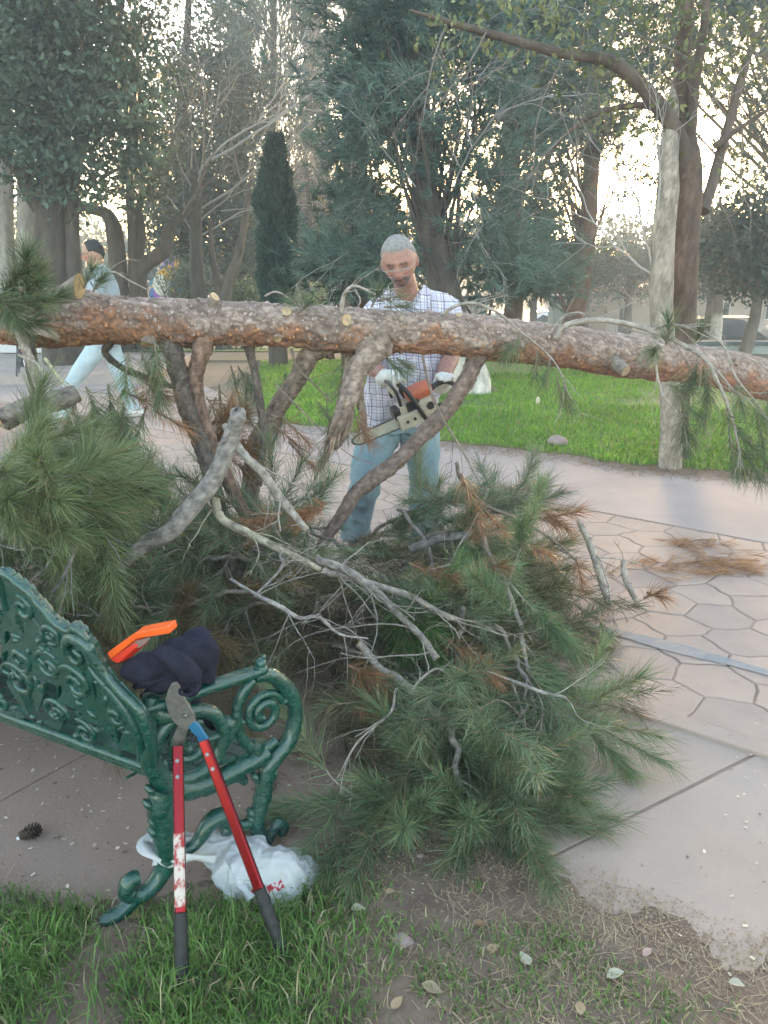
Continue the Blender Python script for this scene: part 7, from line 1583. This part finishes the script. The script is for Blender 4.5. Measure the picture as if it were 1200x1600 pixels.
# house
hY = 52; g = float(gz(0, hY)); t = thing('house', 'pale pink house with white framed door across the street', 'house', (at(975, 480, hY)[0], hY, g))
def hx(px): return at(px, 480, hY)[0]
def hz(py): return at(900, py, hY)[2]
bx(((hx(880) + hx(1330)) / 2, hY + 3, (g + hz(452)) / 2), (hx(1330) - hx(880), 6, hz(452) - g), 'wall', M_PINK, t, .02)
bx(((hx(880) + hx(1330)) / 2, hY - .15, hz(452) + .12), (hx(1330) - hx(880) + .4, 6.6, .24), 'cornice', M_TILE, t, .04)
def opening(x0, x1, y0, y1, nm, nv=2):
    w = hx(x1) - hx(x0); cx = (hx(x0) + hx(x1)) / 2; z1, z0 = hz(y0), hz(y1); o = bx((cx, hY - .06, (z0 + z1) / 2), (w, .14, z1 - z0), nm, M_WTRIM, t, .02)
    for k in range(nv): bx((cx + w * (-.5 + (k + .5) / nv), hY - .14, (z0 + z1) / 2), (w / nv * .70, .05, (z1 - z0) * .88), 'pane', M_GLASSD, o, .005)
opening(966, 984, 478, 522, 'door'); opening(1115, 1140, 470, 500, 'window'); opening(1195, 1215, 468, 500, 'window')
bx(((hx(925) + hx(948)) / 2, hY - .08, hz(500)), (hx(948) - hx(925), .16, hz(478) - hz(522)), 'roller_shutter', mat('brown_shutter', (.34, .25, .20), None, rough=.7), t, .02)
# far white building left
t = thing('white_building', 'low white building seen between cypress and man', 'building', (at(500, 460, 48)[0], 48, float(gz(0, 48)))); q0, q1 = at(455, 455, 48), at(600, 455, 48); g = float(gz(0, 48))
bx(((q0[0] + q1[0]) / 2, 50, (g + q0[2]) / 2), (q1[0] - q0[0], 4, q0[2] - g), 'wall', mat('bright_white_render', (.80, .80, .80), None, rough=.8), t); bx(((q0[0] + q1[0]) / 2, 49.8, q0[2] + .1), (q1[0] - q0[0] + .3, 4.6, .2), 'roof_slab', M_WTRIM, t)
for px in (490, 536, 572): c = at(px, 470, 47.95); o = bx((c[0], 47.97, c[2]), (.9, .08, .9), 'window', M_WTRIM, t); bx((c[0], 47.92, c[2]), (.7, .04, .7), 'pane', M_GLASSD, o, .004)
# cars
def car(label, px, py_roof, Y, paint, heading=1, L_=4.4, Hc=1.62, grp='parked cars'):
    c = at(px, py_roof, Y); z0 = c[2] - Hc; t = thing('parked_car', label, 'car', (c[0], Y, z0), grp)
    M_P = mat('car_paint_' + str(px), paint, None, rough=.35, coat=.15, spec=.3); lo = [(-2.2, .35), (-2.2, .82), (-2.1, .98), (-1.85, 1.02), (-1.25, 1.02), (1.0, 1.0), (1.75, .92), (2.12, .82), (2.2, .6), (2.2, .35)]; up = [(-2.05, 1.0), (-1.85, 1.42), (-1.55, 1.58), (-.6, 1.62), (.25, 1.56), (1.0, 1.0)]
    def slabp(pts, w, name, m_, inset=0.0, parent=None):
        bm = bmesh.new(); sc_ = L_ / 4.4; a = [bm.verts.new((c[0] + heading * x * sc_, Y - w / 2 + (inset if z > 1.1 else 0), z0 + z * Hc / 1.62)) for x, z in pts]; b = [bm.verts.new((c[0] + heading * x * sc_, Y + w / 2 - (inset if z > 1.1 else 0), z0 + z * Hc / 1.62)) for x, z in pts]; n = len(pts); bm.faces.new(a); bm.faces.new(b[::-1])
        for i in range(n): bm.faces.new((a[i], b[i], b[(i + 1) % n], a[(i + 1) % n]))
        bmesh.ops.recalc_face_normals(bm, faces=bm.faces[:]); bmesh.ops.bevel(bm, geom=bm.edges[:], offset=.035, segments=2, affect='EDGES'); mb = MB(); mb.bm(bm); return mb.build(name, m_, parent or t, smooth=False)
    slabp(lo, 1.78, 'body', M_P); slabp(up, 1.70, 'cabin', M_P, .16)
    for pts in ([(-1.5, 1.06), (-1.45, 1.44), (-.75, 1.5), (-.72, 1.06)], [(-.64, 1.06), (-.66, 1.5), (.12, 1.47), (.72, 1.06)], [(-1.92, 1.08), (-1.78, 1.36), (-1.58, 1.42), (-1.6, 1.06)]):
        bm = bmesh.new(); vs = [bm.verts.new((c[0] + heading * x * L_ / 4.4, Y - .86 + (.16 * (z - 1.0) / .5 if z > 1.1 else 0) - .012, z0 + z * Hc / 1.62)) for x, z in pts]; v2 = [bm.verts.new(v.co + Vector((0, .03, 0))) for v in vs]; bm.faces.new(vs); bm.faces.new(v2[::-1])
        for i in range(4): bm.faces.new((vs[i], v2[i], v2[(i + 1) % 4], vs[(i + 1) % 4]))
        bmesh.ops.recalc_face_normals(bm, faces=bm.faces[:]); mb = MB(); mb.bm(bm); mb.build('window', M_GLASSD, t, smooth=False)
    for x in (-1.4, 1.38):
        for s_ in (-1, 1):
            cc = A(c[0] + heading * x * L_ / 4.4, Y + s_ * .82, z0 + .34); mb = MB(); mb.tube(np.array([cc - A(0, .11, 0), cc + A(0, .11, 0)]), .33, 20); w_ = mb.build('wheel', M_GRIP, t); mb = MB(); mb.tube(np.array([cc - A(0, .118, 0), cc + A(0, .118, 0)]), .2, 14); mb.build('rim', M_STEEL, w_)
    mb = MB(); mb.box((c[0] + heading * 2.17 * L_ / 4.4, Y - .6, z0 + .72), (.08, .34, .14), bevel=.02); mb.build('headlight', M_WTRIM, t); mb = MB(); mb.box((c[0] - heading * 2.19 * L_ / 4.4, Y - .62, z0 + .85), (.06, .26, .2), bevel=.02); mb.build('tail_light', mat('tail_red_' + str(px), (.4, .02, .02), None, rough=.3), t)
    bx((c[0], Y, z0 + Hc - .005), (1.6, 1.15, .03), 'roof_panel', M_P, t, .01)
car('shiny black parked car behind the low grey green wall', 1140, 495, 30, (.008, .008, .010), 1); car('dark parked car whose nose shows behind the trunk by the black one', 1290, 505, 29, (.012, .013, .018), 1)
car('white parked car beyond the wooden post', 848, 486, 46, (.75, .76, .78), -1); car('white parked car left of the beige pillar', 690, 484, 47, (.75, .76, .78), 1); car('silver parked car between post and beige pillar', 780, 488, 48, (.45, .47, .50), 1)
# street surface
mb = MB(); poly_prism(mb, [A(-40, 33, 0), A(60, 33, 0), A(60, 50, 0), A(-40, 50, 0)], -5, float(gz(0, 33)) - 1.2); 
# mural: flat painted wall with discs and bands of colour
def mural(label, px0, px1, py0, py1, Y, seed, slope=0):
    r_ = np.random.default_rng(seed); a, b = at(px0, py0, Y), at(px1, py0, Y); g = float(gz(0, Y)); zt = a[2]; t = thing('mural_wall', label, 'mural', ((a[0] + b[0]) / 2, Y, g), 'colourfully painted walls'); w = b[0] - a[0]
    pts = [(a[0], g), (b[0], g), (b[0], zt), (a[0] + w * .45, zt), (a[0] + w * .25, zt - slope * .5), (a[0], zt - slope)]
    bm = bmesh.new(); f_ = [bm.verts.new((x, Y, z)) for x, z in pts]; k_ = [bm.verts.new((x, Y + .15, z)) for x, z in pts]; bm.faces.new(f_); bm.faces.new(k_[::-1])
    for i in range(6): bm.faces.new((f_[i], k_[i], k_[(i + 1) % 6], f_[(i + 1) % 6]))
    bmesh.ops.recalc_face_normals(bm, faces=bm.faces[:]); mb = MB(); mb.bm(bm); mb.build('wall', mat('mural_ground_%d' % seed, (.62, .40, .38), (.70, .60, .52), 3, .8), t, smooth=False)
    pal = [(.10, .20, .52), (.30, .12, .48), (.78, .42, .06), (.80, .76, .70), (.62, .22, .36), (.06, .28, .50), (.42, .20, .55)]; lay = 0
    zb = max(g, at(px0, py1, Y)[2]) if True else g
    for k in range(30):
        x = r_.uniform(a[0] + .1, b[0] - .1); top = np.interp(x, [a[0], a[0] + w * .25, a[0] + w * .45, b[0]], [zt - slope, zt - slope * .5, zt, zt]); z = r_.uniform(zb, top - .1); r = r_.uniform(.08, .30); r = min(r, x - a[0], b[0] - x, top - z)
        if r < .05: continue
        low_ = (z - zb) / (zt - zb); c = pal[r_.integers(0, 7)] if low_ > .4 else pal[[0, 1, 5, 6, 3, 2][r_.integers(0, 6)]]; n = 18; aa = np.linspace(0, 2 * math.pi, n, endpoint=False); lay += 1
        sx = r_.uniform(.6, 1.0); P = np.c_[x + np.cos(aa) * r * sx, np.full(n, Y - .003 - lay * .0012), z + np.sin(aa) * r]; mb = MB(); mb.add(np.vstack([P, [[x, Y - .003 - lay * .0012, z]]]), np.stack([(np.arange(n) + 1) % n, np.arange(n), np.full(n, n)], 1), c); mb.build('painted_shape', M_STRAW, t)
mural('colourfully painted mural wall right of the walker', 226, 296, 396, 470, 22, 4, .9); mural('small colourful painted wall beside the narrow cypress', 352, 404, 447, 475, 26, 9)
# stand with cloths at the far left
p = gnd(35, 592, .10); M_DKM = mat('dark_metal', (.05, .055, .065), None, rough=.5); M_REDC = mat('dark_red_cloth', (.36, .03, .05), None, rough=.9); M_WSACK = mat('pale_sack', (.62, .60, .60), (.52, .50, .50), 20, .9)
t = thing('folding_stand', 'dark metal stand hung with red cloth and white sack by the low white wall', 'stand', p); sc_ = p[1] / FOC
def sp_(px, py, dy=0.0): return at(px, py, p[1] + dy)
for a, b, dy in (((27, 530), (26, 588), 0), ((42, 530), (45, 588), 0), ((28, 575), (44, 560), 0), ((27, 530), (30, 586), .35), ((42, 530), (48, 586), .35)):
    mb = MB(); mb.tube(np.array([sp_(*a, dy), sp_(*b, dy)]), .012, 6); mb.build('leg', M_DKM, t)
mb = MB(); mb.tube(np.array([sp_(27, 530, 0), sp_(42, 530, 0)]), .012, 6); mb.build('rail', M_DKM, t); mb = MB(); mb.box((sp_(35, 572)[0], p[1] + .17, sp_(35, 572)[2]), (.16, .36, .03), bevel=.008); mb.build('shelf', M_DKM, t)
def drape(pts, w, name, m_):
    mb = MB(); P = spline([sp_(*q) for q in pts], 14); mb.tube(P, np.interp(np.linspace(0, 1, 14), np.linspace(0, 1, len(w)), w), 12, rough=.5); V, F = remeshed(mb, .012, 2); mb = MB(); mb.add(V, F); mb.build(name, m_, t)
drape([(32, 522, -.05), (37, 532, -.06), (37, 545, -.06), (34, 550, -.05)], [.05, .06, .05, .02], 'red_cloth', M_REDC); drape([(42, 538, -.1), (44, 555, -.12), (46, 570, -.12), (48, 574, -.1)], [.035, .055, .07, .03], 'white_sack', M_WSACK); drape([(30, 545, .0), (32, 560, .0), (34, 570, .0)], [.04, .05, .03], 'dark_cloth', M_DKM)
# ================================================================ air volume added to lift the dark trees, standing in for lens glare
def haze_box(x0, x1, y0, y1, z0, z1, dens):
    mb = MB(); mb.box(((x0 + x1) / 2, (y0 + y1) / 2, (z0 + z1) / 2), (x1 - x0, y1 - y0, z1 - z0))
    m = bpy.data.materials.new('added_haze_air'); m.use_nodes = True; nt = m.node_tree; nt.nodes.clear()
    o = nt.nodes.new('ShaderNodeOutputMaterial'); v = nt.nodes.new('ShaderNodeVolumePrincipled')
    v.inputs['Color'].default_value = (.74, .88, 1.0, 1); v.inputs['Density'].default_value = dens; v.inputs['Anisotropy'].default_value = 0.3
    nt.links.new(v.outputs[0], o.inputs['Volume'])
    return mb.build('added_haze', m, smooth=False, kind='stuff')
haze_box(-60, 60, -10, 75, -7, 24, .0046)
